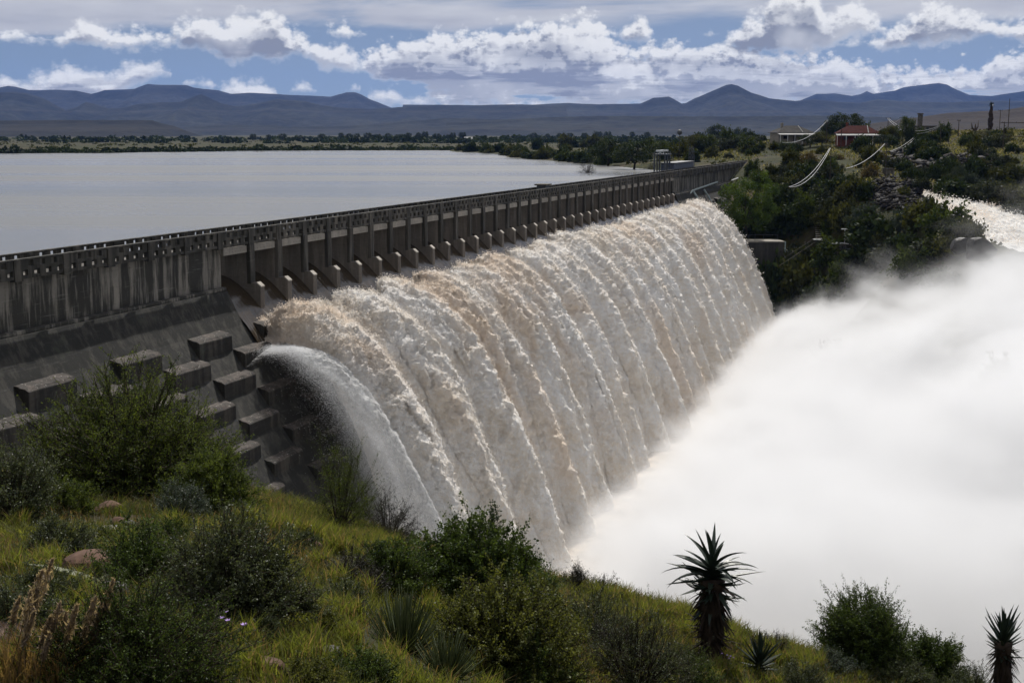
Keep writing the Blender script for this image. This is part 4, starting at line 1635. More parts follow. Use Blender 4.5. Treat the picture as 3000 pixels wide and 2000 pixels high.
def leaf_quads(c, axis, size, rng, width=0.5, flat=0.6):
    """folded leaves: a diamond of two triangles around each centre"""
    m = len(c)
    r = rng.normal(size=(m, 3))
    side = np.cross(axis, r)
    side /= np.linalg.norm(side, axis=1)[:, None] + 1e-9
    up = np.cross(side, axis)
    L = size[:, None]
    v0 = c - axis * L * 0.5
    v1 = c + side * L * width * 0.5 + up * L * 0.08
    v2 = c + axis * L * 0.5
    v3 = c - side * L * width * 0.5 + up * L * 0.08
    v = np.stack([v0, v1, v2, v3], 1).reshape(-1, 3)
    f = np.arange(4 * m).reshape(-1, 4)
    return v, f


def tubes(p0, p1, r0, r1, seg=4, mid=None):
    """straight or once-bent thin branches as one vertex/face pair"""
    m = len(p0)
    pts = [p0, p1] if mid is None else [p0, mid, p1]
    rs = [r0, r1] if mid is None else [r0, (r0 + r1) / 2, r1]
    d = p1 - p0
    d = d / (np.linalg.norm(d, axis=1)[:, None] + 1e-9)
    a = np.cross(d, np.array([0.31, 0.17, 0.93]))
    a /= np.linalg.norm(a, axis=1)[:, None] + 1e-9
    b = np.cross(d, a)
    rings = []
    for p, r in zip(pts, rs):
        for k in range(seg):
            t = 2 * math.pi * k / seg
            rings.append(p + (a * math.cos(t) + b * math.sin(t)) * np.reshape(r, (-1, 1)))
    nr = len(pts)
    v = np.stack(rings, 1)          # m, nr*seg, 3
    base = np.arange(m)[:, None] * nr * seg
    f = []
    for i in range(nr - 1):
        for k in range(seg):
            q = [i * seg + k, i * seg + (k + 1) % seg, (i + 1) * seg + (k + 1) % seg, (i + 1) * seg + k]
            f.append(base + np.array(q)[None])
    return v.reshape(-1, 3), np.concatenate(f, 0)


def dome_points(rng, m, w, h, lobes=5, low=0.08, fill=0.5):
    """points in the shell of an uneven dome, radius w, height h"""
    d = rng.normal(size=(m * 3, 3))
    d[:, 2] = np.abs(d[:, 2]) * 0.95 + low * rng.normal(size=m * 3)
    d /= np.linalg.norm(d, axis=1)[:, None]
    d = d[d[:, 2] > -0.15][:m]
    seed = rng.random(3) * 40
    lob = 1 + 0.34 * fbm(d * 1.7 + seed, 3) + 0.22 * fbm(d * 4.2 + seed, 2)
    r = lob * (fill + (1 - fill) * rng.random(len(d)) ** 0.45)
    return d * np.array([w, w, h]) * r[:, None], d


def make_bush(name, seed, w, h, tips, sprigs, leaves, leaf, lsize, lw=0.55, spiky=0.25, droop=0.0, low=0.1, fill=0.45, twigs=True):
    """-> (stem mesh, foliage mesh): branches fan out of the base, carry sprigs, and the sprigs carry leaves"""
    rng = np.random.default_rng(seed)
    tip, dr = dome_points(rng, tips, w, h, low=low, fill=fill)
    m = len(tip)
    base = np.stack([rng.normal(0, 0.06 * w, m), rng.normal(0, 0.06 * w, m), np.full(m, -0.05)], 1)
    mid = base + (tip - base) * 0.55 + np.array([0, 0, 1.0]) * (0.10 * h) * rng.random((m, 1))
    sv, sf = tubes(base, tip, np.full(m, 0.012 * w + 0.004), np.full(m, 0.003 * w + 0.001), 3, mid)
    # sprigs
    k = sprigs
    src = np.repeat(np.arange(m), k)
    t = 0.55 + 0.45 * rng.random(m * k)
    o = np.where(t[:, None] < 0.55, base[src] + (mid[src] - base[src]) * t[:, None], mid[src] + (tip[src] - mid[src]) * ((t[:, None] - 0.55) / 0.45))
    dd = rng.normal(size=(m * k, 3)) * 0.75 + (tip[src] - mid[src]) / (np.linalg.norm(tip[src] - mid[src], axis=1)[:, None] + 1e-9) + np.array([0, 0, 0.35 - droop])
    dd /= np.linalg.norm(dd, axis=1)[:, None]
    ln = (0.13 + spiky * rng.random(m * k) ** 2.2) * (w + h) * 0.5
    e = o + dd * ln[:, None] + np.array([0, 0, -droop]) * (ln * ln / w)[:, None]
    if twigs:
        v2, f2 = tubes(o, e, np.full(m * k, 0.0035 * w + 0.001), np.full(m * k, 0.0012 * w + 0.0005), 3)
        sf = np.concatenate([sf, f2 + len(sv)])
        sv = np.concatenate([sv, v2])
    # leaves along each sprig
    q = leaves
    idx = np.repeat(np.arange(m * k), q)
    tt = rng.random(len(idx))
    c = o[idx] + (e[idx] - o[idx]) * tt[:, None] + rng.normal(0, lsize * 0.55, (len(idx), 3))
    ax = dd[idx] * 0.6 + rng.normal(size=(len(idx), 3)) * 0.8
    ax /= np.linalg.norm(ax, axis=1)[:, None]
    lv, lf = leaf_quads(c, ax, lsize * (0.65 + 0.7 * rng.random(len(idx))), rng, lw)
    tint = np.repeat(np.clip(0.5 + 0.35 * rng.normal(size=m * k), 0, 1), q)
    tint = np.repeat(np.clip(tint + 0.2 * rng.normal(size=len(idx)), 0, 1), 4)
    sm = np_mesh(name + '_stems', sv, sf, [BARK], smooth=True)
    fm = np_mesh(name + '_foliage', lv, lf, [LEAF[leaf]], col=np.stack([tint] * 3, -1))
    return sm, fm


def place_bush(kind, meshes, loc, scale, rz, label, cat='bush', group=None, sz=None, parts=('stem', 'foliage')):
    """a plant as a thing: an empty at its base with the two parts under it"""
    e = empty(kind, loc, label, cat, group, rz)
    e.scale = (scale, scale, scale * (sz or 1.0))
    if meshes[0] is not None:
        link(parts[0], meshes[0], e)
    link(parts[1], meshes[1], e)
    return e


def make_tree(name, seed, height, spread, clumps, per, leaf, lsize, trunk_h=0.3, trunk_r=0.03, lw=0.5, flat=0.8, droop=0.0, clump_r=0.30):
    """tapered trunk with limbs, and a crown of leaf clumps spread through its volume -> (trunk mesh, crown mesh)"""
    rng = np.random.default_rng(seed)
    cz = height * (trunk_h + (1 - trunk_h) * 0.5)
    hh = height * (1 - trunk_h) * 0.5
    d = rng.normal(size=(clumps, 3))
    d /= np.linalg.norm(d, axis=1)[:, None]
    rr = 0.35 + 0.65 * rng.random(clumps) ** 0.5
    lob = 1 + 0.3 * fbm(d * 1.6 + seed, 3)
    c = d * rr[:, None] * lob[:, None] * np.array([spread * 0.5, spread * 0.5, hh * 1.0]) * np.array([1, 1, flat]) + np.array([0, 0, cz])
    c[:, 2] = np.maximum(c[:, 2], height * trunk_h * 0.55)
    b = MB()
    top = Vector((rng.normal() * 0.04 * height, rng.normal() * 0.04 * height, height * (trunk_h + 0.15)))
    tr = trunk_r * height
    b.tube([(0, 0, -0.3), (top.x * 0.3, top.y * 0.3, top.z * 0.45), tuple(top)], [tr * 1.25, tr, tr * 0.7], 8)
    for i in range(min(clumps, 26)):
        a = Vector((top.x * 0.8, top.y * 0.8, top.z * (0.55 + 0.45 * rng.random())))
        e = Vector(c[i])
        mid = a.lerp(e, 0.5) + Vector((0, 0, 0.06 * height))
        b.tube([a, mid, e], [tr * 0.42, tr * 0.25, tr * 0.07], 5, cap=False)
    tm = b.mesh(name + '_trunk', BARK, smooth=True)
    src = np.repeat(np.arange(clumps), per)
    m = len(src)
    cr = clump_r * spread * 0.5 * (0.7 + 0.6 * rng.random(clumps))
    off = rng.normal(size=(m, 3))
    off /= np.linalg.norm(off, axis=1)[:, None]
    off *= (rng.random(m) ** 0.45)[:, None] * cr[src][:, None] * np.array([1, 1, 0.75])
    pts = c[src] + off
    pts[:, 2] -= droop * rng.random(m) ** 2 * height * 0.2
    ax = rng.normal(size=(m, 3))
    ax[:, 2] -= droop
    ax /= np.linalg.norm(ax, axis=1)[:, None]
    lv, lf = leaf_quads(pts, ax, lsize * (0.6 + 0.8 * rng.random(m)), rng, lw)
    tint = np.clip(0.5 + 0.3 * rng.normal(size=clumps), 0, 1)[src] + 0.15 * rng.normal(size=m)
    tint = np.repeat(np.clip(tint, 0, 1), 4)
    cm = np_mesh(name + '_crown', lv, lf, [LEAF[leaf]], col=np.stack([tint] * 3, -1))
    return tm, cm


def slerp_leaf(b, base, azim, length, width, rise, curl, thick=0.4, seg=7, twist=0.0):
    """one fleshy aloe leaf: a tapering channelled blade that rises and then bends"""
    d = Vector((math.cos(azim), math.sin(azim), 0))
    side = Vector((-d.y, d.x, 0))
    pts = []
    p = Vector(base)
    a = rise
    vs = []
    for i in range(seg + 1):
        t = i / seg
        w = width * (1 - t) ** 0.75 * (1 if t > 0.02 else 0.85) + 0.002
        up = Vector((-d.x * math.sin(a), -d.y * math.sin(a), math.cos(a)))
        sd_ = side + up * twist * t
        vs += [p - sd_ * w * 0.5 + up * w * thick * 0.45, p - up * w * thick * 0.5, p + sd_ * w * 0.5 + up * w * thick * 0.45, p + up * w * 0.02]
        p = p + (d * math.cos(a) + Vector((0, 0, 1)) * math.sin(a)) * (length / seg)
        a += curl / seg
    fs = []
    for i in range(seg):
        for k in range(4):
            fs.append((i * 4 + k, i * 4 + (k + 1) % 4, i * 4 + 4 + (k + 1) % 4, i * 4 + 4 + k))
    fs.append((3, 2, 1, 0))
    b.add(vs, fs)


# ------------------------------------------------------------------ grass blades
def grass_material(name):
    m, t, out = material(name)
    at = t.new('ShaderNodeAttribute', attribute_name='tint')
    c = at.outputs['Color']
    d = principled(t, None, c, 0.55, 0.25)
    tr = t.new('ShaderNodeBsdfTranslucent', ins={0: t.mix(1.0, c, (1.3, 1.25, 0.7), 'MULTIPLY')})
    mx = t.new('ShaderNodeMixShader', ins={0: 0.5})
    t.l.new(d.outputs[0], mx.inputs[1])
    t.l.new(tr.outputs[0], mx.inputs[2])
    t.l.new(mx.outputs[0], out.inputs['Surface'])
    return m


M_GRASS = grass_material('blade_grass')


def blades(p, height, lean, width, col, rng, segs=2):
    """bent tapering blades at points p -> verts, faces(list of quads, tris), colours"""
    m = len(p)
    az = rng.random(m) * 2 * math.pi
    face = rng.random(m) * 2 * math.pi
    d = np.stack([np.cos(az), np.sin(az), np.zeros(m)], 1)
    s = np.stack([np.cos(face), np.sin(face), np.zeros(m)], 1) * (width * 0.5)[:, None]
    up = np.array([0, 0, 1.0])
    q = p - up * 0.03
    mid = p + up * (height * 0.55)[:, None] + d * (height * lean * 0.25)[:, None]
    tip = p + up * (height * (1 - 0.25 * lean))[:, None] + d * (height * lean)[:, None]
    v = np.stack([q - s, q + s, mid - s * 0.75, mid + s * 0.75, tip], 1).reshape(-1, 3)
    k = np.arange(m)[:, None] * 5
    quads = k + np.array([0, 1, 3, 2])[None]
    tris = k + np.array([2, 3, 4])[None]
    c = np.repeat(col, 5, 0)
    return v, quads, tris, c
# ------------------------------------------------------------------ far bank: houses, poles, bushes
rngb = random.Random(77)
M_REDROOF = plain('red_iron_roof', (0.052, 0.017, 0.014), 0.95, 0.05, 0.2, 0.8)
M_GREYROOF = plain('grey_iron_roof', (0.060, 0.058, 0.056), 0.95, 0.05, 0.2, 0.8)
M_PALEROOF = plain('galvanised_sheet', (0.30, 0.30, 0.295), 0.8, 0.1, 0.15, 0.8)
M_BRICK = plain('red_plaster', (0.15, 0.045, 0.028), 0.85, 0.2, 0.2, 1.0)
M_PLASTER = plain('cream_plaster', (0.26, 0.235, 0.195), 0.85, 0.2, 0.15, 1.0)
M_WHITE = plain('white_paint', (0.78, 0.77, 0.74), 0.5, 0.4, 0.06, 1.0)
M_GLASS = plain('dark_window', (0.02, 0.022, 0.025), 0.1, 0.6, 0.1)
M_WOODP = plain('weathered_pole', (0.055, 0.045, 0.036), 0.85, 0.2, 0.3, 4.0)
M_DARKMET = plain('dark_steel', (0.05, 0.055, 0.06), 0.5, 0.5, 0.3, 3.0)
M_BLUEBOX = plain('blue_grey_steel', (0.070, 0.082, 0.115), 0.55, 0.4, 0.2, 1.5)
M_GALV = plain('galvanised_pipe', (0.62, 0.63, 0.63), 0.3, 0.6, 0.12, 2.0)
M_WIRE = plain('bright_aluminium_wire', (0.72, 0.72, 0.72), 0.35, 0.6, 0.05)
M_STONEW = plain('dark_dressed_stone', (0.10, 0.090, 0.075), 0.9, 0.2, 0.4, 1.6, 0.5)
M_ROCKD = plain('dark_slate_rock', (0.028, 0.026, 0.025), 0.85, 0.2, 0.5, 0.9, 0.6)
M_TYRE = plain('black_rubber', (0.015, 0.015, 0.015), 0.85, 0.2, 0.1)


def rot(rz, loc):
    return Matrix.Translation(Vector(loc)) @ Matrix.Rotation(rz, 4, 'Z')


def local(e, mb, name, mats, **kw):
    return mb.obj(name, mats, e, **kw)


def house(kind, px, py, Y, L, Wd, rz, wall, roof, wallh, roofh, label):
    g = P(px, py, Y)
    z = gz(g.x, g.y)
    e = empty(kind, (g.x, g.y, max(z, g.z - 0.4)), label, 'house', None, rz)
    a, b_ = L / 2, Wd / 2
    m = MB()
    m.box((-a, -b_, -1.5), (a, b_, wallh))
    local(e, m, 'wall', wall)
    # hipped roof with eaves
    o = 0.6
    rl = a - b_ + 0.4
    v = [(-a - o, -b_ - o, wallh), (a + o, -b_ - o, wallh), (a + o, b_ + o, wallh), (-a - o, b_ + o, wallh), (-rl, 0, wallh + roofh), (rl, 0, wallh + roofh)]
    m = MB()
    m.add(v + [(x, y, q - 0.14) for x, y, q in v[:4]], [(0, 1, 5, 4), (1, 2, 5), (2, 3, 4, 5), (3, 0, 4), (9, 8, 7, 6), (0, 6, 7, 1), (1, 7, 8, 2), (2, 8, 9, 3), (3, 9, 6, 0)])
    rf = local(e, m, 'roof', roof)
    # pale strip added on the near roof slope as the painted hip highlight
    m = MB()
    m.tube([(rl, 0, wallh + roofh + 0.06), (rl * 0.98 + 0.02, -b_ - o, wallh + 0.10)], 0.16, 5)
    local(rf, m, 'hip_highlight', M_PALEROOF)
    m = MB()
    m.box((-a * 0.5 - 0.4, 0.8, wallh + 0.6), (-a * 0.5 + 0.4, 1.6, wallh + roofh + 1.1))
    local(rf, m, 'chimney', wall)
    # verandah roof on posts along the front
    m = MB()
    m.add([(-a - 0.8, -b_ - 3.2, wallh - 0.75), (a + 0.8, -b_ - 3.2, wallh - 0.75), (a + 0.8, -b_ - 0.05, wallh - 0.15), (-a - 0.8, -b_ - 0.05, wallh - 0.15),
           (-a - 0.8, -b_ - 3.2, wallh - 0.87), (a + 0.8, -b_ - 3.2, wallh - 0.87), (a + 0.8, -b_ - 0.05, wallh - 0.27), (-a - 0.8, -b_ - 0.05, wallh - 0.27)],
          [(0, 1, 2, 3), (7, 6, 5, 4), (0, 4, 5, 1), (1, 5, 6, 2), (2, 6, 7, 3), (3, 7, 4, 0)])
    ver = local(e, m, 'verandah_roof', M_PALEROOF)
    for i in range(6):
        m = MB()
        x = -a - 0.5 + (L + 1.0) * i / 5
        m.box((x - 0.07, -b_ - 3.05, -1.0), (x + 0.07, -b_ - 2.9, wallh - 0.9))
        local(ver, m, 'post', M_WHITE)
    for i, x in enumerate((-a * 0.62, -a * 0.05, a * 0.58)):
        m = MB()
        if i == 1:
            m.box((x - 0.5, -b_ - 0.05, 0.0), (x + 0.5, -b_ + 0.02, 2.1))
            local(e, m, 'door', M_GLASS)
        else:
            m.box((x - 0.7, -b_ - 0.05, 0.9), (x + 0.7, -b_ + 0.02, 2.1))
            local(e, m, 'window', M_GLASS)
    return e


RED = house('cottage', 857, 141, 478, 14.5, 8.5, R(-8), M_BRICK, M_REDROOF, 3.3, 2.7, 'red roofed cottage with white verandah roof on the hilltop')
GREY = house('cottage', 791, 140, 505, 13.5, 9.0, R(10), M_PLASTER, M_GREYROOF, 3.3, 2.6, 'grey roofed cottage with pale verandah beside the red roofed one')


def outbuilding(px, py, Y, L, Wd, h, wall, roof, label, rz=0, pitched=False):
    g = P(px, py, Y)
    e = empty('outbuilding', (g.x, g.y, gz(g.x, g.y)), label, 'building', None, rz)
    m = MB()
    m.box((-L / 2, -Wd / 2, -2), (L / 2, Wd / 2, h))
    local(e, m, 'wall', wall)
    m = MB()
    if pitched:
        m.add([(-L / 2 - .3, -Wd / 2 - .4, h), (L / 2 + .3, -Wd / 2 - .4, h), (L / 2 + .3, Wd / 2 + .4, h), (-L / 2 - .3, Wd / 2 + .4, h), (-L / 2 - .3, 0, h + Wd * .3), (L / 2 + .3, 0, h + Wd * .3)],
              [(0, 1, 5, 4), (2, 3, 4, 5), (1, 2, 5), (3, 0, 4), (3, 2, 1, 0)])
    else:
        m.box((-L / 2 - .25, -Wd / 2 - .25, h + .003), (L / 2 + .25, Wd / 2 + .25, h + .22))
    local(e, m, 'roof', roof)
    m = MB()
    m.box((-0.5, -Wd / 2 - .03, 0), (0.5, -Wd / 2 + .01, 2.0))
    local(e, m, 'door', M_GLASS)
    return e


outbuilding(888, 140, 480, 6, 5, 2.6, M_BRICK, M_GREYROOF, 'small brown outbuilding to the right of the red cottage')
outbuilding(925, 136.5, 520, 11, 6, 2.4, M_STONEW, M_GREYROOF, 'long low dark shed behind the tall chimney')
outbuilding(728, 131.5, 1150, 20, 10, 4.2, M_WHITE, M_PALEROOF, 'white gabled farmhouse among dark trees far behind the dam', R(20), True)
outbuilding(757, 132.5, 1180, 14, 8, 3.2, M_WHITE, M_PALEROOF, 'small white farm shed beside the far farmhouse', R(5), True)
outbuilding(470, 138.0, 1900, 16, 8, 4, M_WHITE, M_PALEROOF, 'tiny white building beyond the far shore', R(-10), True)
kio = outbuilding(772, 160.5, 446, 6.5, 4.5, 3.6, M_STONEW, M_GREYROOF, 'dark square hut at the far end of the dam', math.atan2(DS.y, DS.x))

# ---- pick-up truck in front of the red cottage
g = P(866, 143.0, 466)
TRUCK = empty('pickup_truck', (g.x, g.y, gz(g.x, g.y)), 'white pickup truck parked in front of the red roofed cottage', 'truck', None, R(170))
m = MB()
m.prism([(-2.5, 0.55), (2.5, 0.55), (2.5, 1.05), (1.25, 1.15), (0.75, 1.75), (-0.7, 1.78), (-0.85, 1.15), (-2.5, 1.12)], lambda p, k: Vector((p[0], -0.9 if k else 0.9, p[1])))
local(TRUCK, m, 'body', M_WHITE, bevel=0.06)
m = MB()
m.prism([(1.12, 1.16), (0.72, 1.68), (-0.62, 1.70), (-0.75, 1.16)], lambda p, k: Vector((p[0], -0.92 if k else 0.92, p[1])))
local(TRUCK, m, 'window', M_GLASS)
for x in (-1.55, 1.6):
    for y in (-0.82, 0.82):
        m = MB()
        m.tube([(x, y - 0.12, 0.38), (x, y + 0.12, 0.38)], 0.38, 12)
        local(TRUCK, m, 'wheel', M_TYRE)

# ---- two stone chimneys
for px, y0, y1, Y, w, lab in ((919.5, 112.5, 133, 500, 1.5, 'tall lone stone chimney stack without its house'),):
    bse = P(px, y1, Y)
    tp = P(px, y0, Y)
    e = empty('chimney_stack', (bse.x, bse.y, gz(bse.x, bse.y)), lab, 'chimney')
    zt = tp.z - e.location.z
    m = MB()
    m.box((-w * 0.9, -w * .9, -1), (w * .9, w * .9, zt * .30))
    local(e, m, 'base', M_STONEW, bevel=0.1)
    m = MB()
    m.box((-w * .5, -w * .5, zt * .30), (w * .5, w * .5, zt - .6))
    m.box((-w * .64, -w * .64, zt - .6), (w * .64, w * .64, zt - .2))
    local(e, m, 'shaft', M_STONEW, bevel=0.06)

# ---- tall single-stemmed tree aloe on the skyline, and a branched dead stump beside it
M_ALOESKIRT = plain('dry_aloe_skirt', (0.040, 0.030, 0.024), 0.95, 0.1, 0.5, 3.0, 0.8)
bse, tp = P(989.5, 139, 470), P(989.5, 101, 470)
e = empty('tree_aloe', (bse.x, bse.y, gz(bse.x, bse.y)), 'tall dark column of an aloe with a round head on the skyline', 'aloe')
zt = tp.z - e.location.z
m = MB()
hs = np.linspace(0, zt * 0.86, 18)
m.tube([(0.12 * math.sin(i * 1.3), 0, h) for i, h in enumerate(hs)], [0.45 + 0.55 * math.sin(math.pi * min(1, (i / 17) * 1.05)) * (0.8 + 0.2 * math.sin(i * 2.1)) for i in range(18)], 9)
local(e, m, 'trunk', M_ALOESKIRT)
M_ALOE = leaf_material('aloe_leaf', (0.020, 0.034, 0.024), (0.070, 0.090, 0.062), 0.42, 0.35, 0.12)
m = MB()
rr = random.Random(3)
for i in range(46):
    slerp_leaf(m, (0, 0, zt * 0.88 + rr.uniform(-0.5, 0.5)), i * 2.4, rr.uniform(1.0, 1.5), 0.28, rr.uniform(-0.4, 1.5), rr.uniform(-0.9, 0.3), seg=4)
local(e, m, 'crown', M_ALOE)
bse, tp = P(974.5, 141, 455), P(974.5, 120, 455)
e = empty('dead_tree', (bse.x, bse.y, gz(bse.x, bse.y)), 'bare grey forked stump left of the tall column aloe', 'tree')
zt = tp.z - e.location.z
m = MB()
m.tube([(0, 0, -.3), (0.1, 0, zt * .5), (0.0, 0, zt * .8)], [.55, .45, .18], 7)
m.tube([(0.05, 0, zt * .35), (-1.0, 0.2, zt * .62), (-1.3, 0.2, zt * .88)], [.35, .28, .1], 6)
m.tube([(0.1, 0, zt * .4), (0.8, -0.2, zt * .65), (0.9, -0.2, zt * 1.0)], [.32, .24, .08], 6)
local(e, m, 'trunk', M_WOODP, smooth=True)


# ---- poles and wires
def pole(px, ybase, ytop, Y, label, arms=(), r=0.16, group='power poles on the right bank', twin=None, kind='power_pole', lamp=0):
    bse, tp = P(px, ybase, Y), P(px, ytop, Y)
    g0 = gz(bse.x, bse.y)
    e = empty(kind, (bse.x, bse.y, g0), label, 'pole', group)
    zt = tp.z - g0
    xs = (0,) if twin is None else (-twin / 2, twin / 2)
    for x in xs:
        m = MB()
        m.tube([(x, 0, -0.5), (x, 0, zt)], r, 7, r * 0.7)
        local(e, m, 'post', M_WOODP)
    for (dz, w) in arms:
        m = MB()
        ww = w if twin is None else twin + 2.2
        m.box((-ww / 2, -0.08, zt - dz - 0.09), (ww / 2, 0.08, zt - dz + 0.09))
        c = local(e, m, 'crossarm', M_WOODP)
        for q in (-0.45, 0.0, 0.45):
            m = MB()
            m.tube([(ww * q, 0, zt - dz + 0.09), (ww * q, 0, zt - dz + 0.32)], 0.07, 6)
            local(c, m, 'insulator', M_GLASS)
    if lamp:
        m = MB()
        for q in range(7):
            a0, a1 = q * math.pi / 7 - math.pi / 2, (q + 1) * math.pi / 7 - math.pi / 2
            m.tube([(0, 0, zt + lamp * math.sin(a0)), (0, 0, zt + lamp * math.sin(a1))], [max(lamp * math.cos(a0), .01), max(lamp * math.cos(a1), .01)], 10, cap=False)
        local(e, m, 'lamp', M_PALEROOF if lamp < 0.5 else M_DARKMET)
    return e, Vector((bse.x, bse.y, tp.z))


_, A1 = pole(826, 150, 121, 440, 'dark pole with pale lamp at the head left of the red cottage', [(0.6, 1.6)], lamp=0.4)
_, A2 = pole(902, 143, 116.5, 470, 'thin cross-armed pole on the skyline right of the red cottage', [(0.4, 2.6), (1.6, 2.0)])
_, A3 = pole(940, 147, 124.5, 430, 'pole at the right end of the double wire behind the clearing', [(0.4, 1.6)])
_, A4 = pole(841, 145, 122.5, 450, 'slim pole in front of the red cottage roof', [])
_, A5 = pole(885, 178, 142.5, 320, 'short pole above the square hut on the slope', [(0.3, 1.0)], 0.12)
_, A6 = pole(913, 154, 138.5, 390, 'short pole left of the bare earth track', [(0.3, 0.9)], 0.12)
_, A7 = pole(830, 176, 147.0, 330, 'pole at the top of the lowest bright wires', [(0.2, 0.8)], 0.12)
_, A8 = pole(1020 - 20.5, 128, 109.5, 600, 'distant slim pole left of the tallest mast', [(0.3, 2.0)])
_, A9 = pole(1007.5 - 17.5 + 18.0, 129, 98.5, 620, 'tallest bare mast on the right skyline', [(5.5, 0.6)], 0.2)
pole(1015, 149, 121.5, 380, 'twin-posted pole frame with two crossbars at the right edge', [(0.3, 0), (4.2, 0)], 0.16, twin=7.0)
pole(679, 161.5, 132, 430, 'thin street lamp post with a ball lamp behind the dam wall', [(0.1, 0.5)], 0.10, kind='lamp_post', lamp=0.9)
_, A10 = pole(958, 139, 119.5, 470, 'pole with small arms behind the willow tree', [(0.3, 1.4)])
_, A11 = pole(887.5, 135, 117, 520, 'twin-arm pole just right of the far chimney trees', [(0.4, 2.0)])


def wire(a, b, sag, label, r=0.045, group='bright sagging power lines on the right bank'):
    a, b = Vector(a), Vector(b)
    pts = []
    for i in range(25):
        t = i / 24
        p = a.lerp(b, t)
        p.z -= sag * 4 * t * (1 - t)
        pts.append(p)
    m = MB()
    m.tube(pts, r * 0.7, 5)
    return m.obj('power_line', M_WIRE, label=label, cat='wire', group=group)


wire(P(826, 121.5, 440), P(782, 142.0, 395), 2.2, 'bright wire curving down from the lamp pole left of the red cottage', 0.07)
wire(P(829.7, 147.6, 330), P(789, 186.5, 276), 1.8, 'left one of the two bright wires dropping towards the bushes', 0.065)
wire(P(830.6, 147.6, 330), P(790.4, 186.9, 276), 2.4, 'right one of the two bright wires dropping towards the bushes', 0.065)
wire(P(885, 143.2, 320), P(846, 168.0, 300), 1.1, 'single bright wire hanging left from the short slope pole', 0.075)
wire(P(913.5, 137.4, 390), P(890, 151.0, 372), 0.5, 'upper of two short wires left of the bare track', 0.06)
wire(P(914.0, 138.8, 390), P(891, 151.6, 372), 0.8, 'lower of two short wires left of the bare track', 0.06)
wire(P(888, 117.5, 520), P(940, 125.2, 430), 3.2, 'upper wire of the pair sagging across the willow tree', 0.06)
wire(P(887.5, 118.4, 520), P(940, 126.0, 430), 3.9, 'lower wire of the pair sagging across the willow tree', 0.06)
wire(P(902, 117.2, 470), P(858, 132.0, 560), 2.0, 'thin wire from the skyline pole towards the distant trees', 0.045)

# ---- wire fence posts in the grass behind the far end of the dam
b = MB()
fence = empty('post_fence', P(800, 158, 420), 'row of thin wire fence posts in the grass near the dam end', 'fence')
inv = Matrix.Translation(-Vector(fence.location))
for i in range(16):
    px = 776 + i * 11.5
    gp = ground_at(px, 156 - i * 0.75 + 1.5 * math.sin(i), 300, 520)
    m = MB()
    m.tube([gp - Vector((0, 0, .3)), gp + Vector((0, 0, 2.3))], 0.055, 5)
    me = m.mesh('fence_post', M_WOODP)
    me.transform(inv)
    link('fence_post', me, fence)

# ---- gate hoist and machinery on the dam
def on_dam(n, s, h=9.3):
    return Vector(W(n, s, h))


E0 = on_dam(-62.5, 297)
HO = empty('gate_hoist', E0, 'steel gate hoist frame with two raised lifting heads standing behind the dam wall', 'hoist', None, math.atan2(DS.y, DS.x))
for x in (-2.6, 0.4, 3.0):
    for y in (-1.2, 1.2):
        m = MB()
        m.box((x - .16, y - .16, -4), (x + .16, y + .16, 5.4))
        local(HO, m, 'leg', M_DARKMET)
m = MB()
m.box((-3.2, -1.5, 4.6), (3.6, 1.5, 4.9))
local(HO, m, 'platform', M_DARKMET)
for x in (-2.2, 2.4):
    m = MB()
    m.box((x - .9, -.8, 5.4), (x + .9, .8, 5.75))
    m.tube([(x, 0, 4.9), (x, 0, 5.4)], .3, 8)
    local(HO, m, 'lifting_head', M_GALV)
m = MB()
for x in (-2.6, 0.4):
    m.tube([(x, -1.2, 0.4), (x + 3.0, -1.2, 4.4)], .08, 5)
local(HO, m, 'brace', M_DARKMET)
CT = empty('machine_house', on_dam(-61.6, 311), 'blue grey steel machine house behind the parapet just beyond the spillway', 'building', None, math.atan2(DS.y, DS.x))
m = MB()
m.box((-12, -1.6, -3), (12, 1.6, 2.6))
local(CT, m, 'wall', M_BLUEBOX, bevel=0.08)
m = MB()
m.box((-12.2, -1.8, 2.603), (12.2, 1.8, 2.8))
local(CT, m, 'roof', M_DARKMET)
m = MB()
m.tube([(-6, -1.75, 1.2), (1.0, -1.75, 1.2)], .07, 6)
local(CT, m, 'handrail', M_GALV)
LT = empty('lattice_mast', on_dam(-63, 336), 'short lattice mast beside the blue grey machine house', 'mast', None, 0.4)
for x, y in ((-.7, -.7), (.7, -.7), (.7, .7), (-.7, .7)):
    m = MB()
    m.tube([(x, y, -4), (x * .6, y * .6, 6)], .09, 5)
    local(LT, m, 'leg', M_DARKMET)
m = MB()
for k in range(6):
    z0 = -1 + k * 1.2
    s0 = 1 - (z0 + 4) * 0.04
    s1 = 1 - (z0 + 5.2) * 0.04
    for (x, y), (u, w) in zip(((-.7, -.7), (.7, -.7), (.7, .7), (-.7, .7)), ((.7, -.7), (.7, .7), (-.7, .7), (-.7, -.7))):
        m.tube([(x * s0, y * s0, z0), (u * s1, w * s1, z0 + 1.2)], .05, 4)
local(LT, m, 'bracing', M_DARKMET)
BX = empty('winch_box', on_dam(-58.4, 190.5, 8.0), 'small dark box with a lid on the dam parapet halfway along', 'box', None, math.atan2(DS.y, DS.x))
m = MB()
m.box((-1.0, -.7, -1.4), (1.0, .7, .35))
local(BX, m, 'body', M_DARKMET)
m = MB()
m.box((-1.4, -.95, .353), (1.4, .95, .55))
local(BX, m, 'lid', M_STONEW)

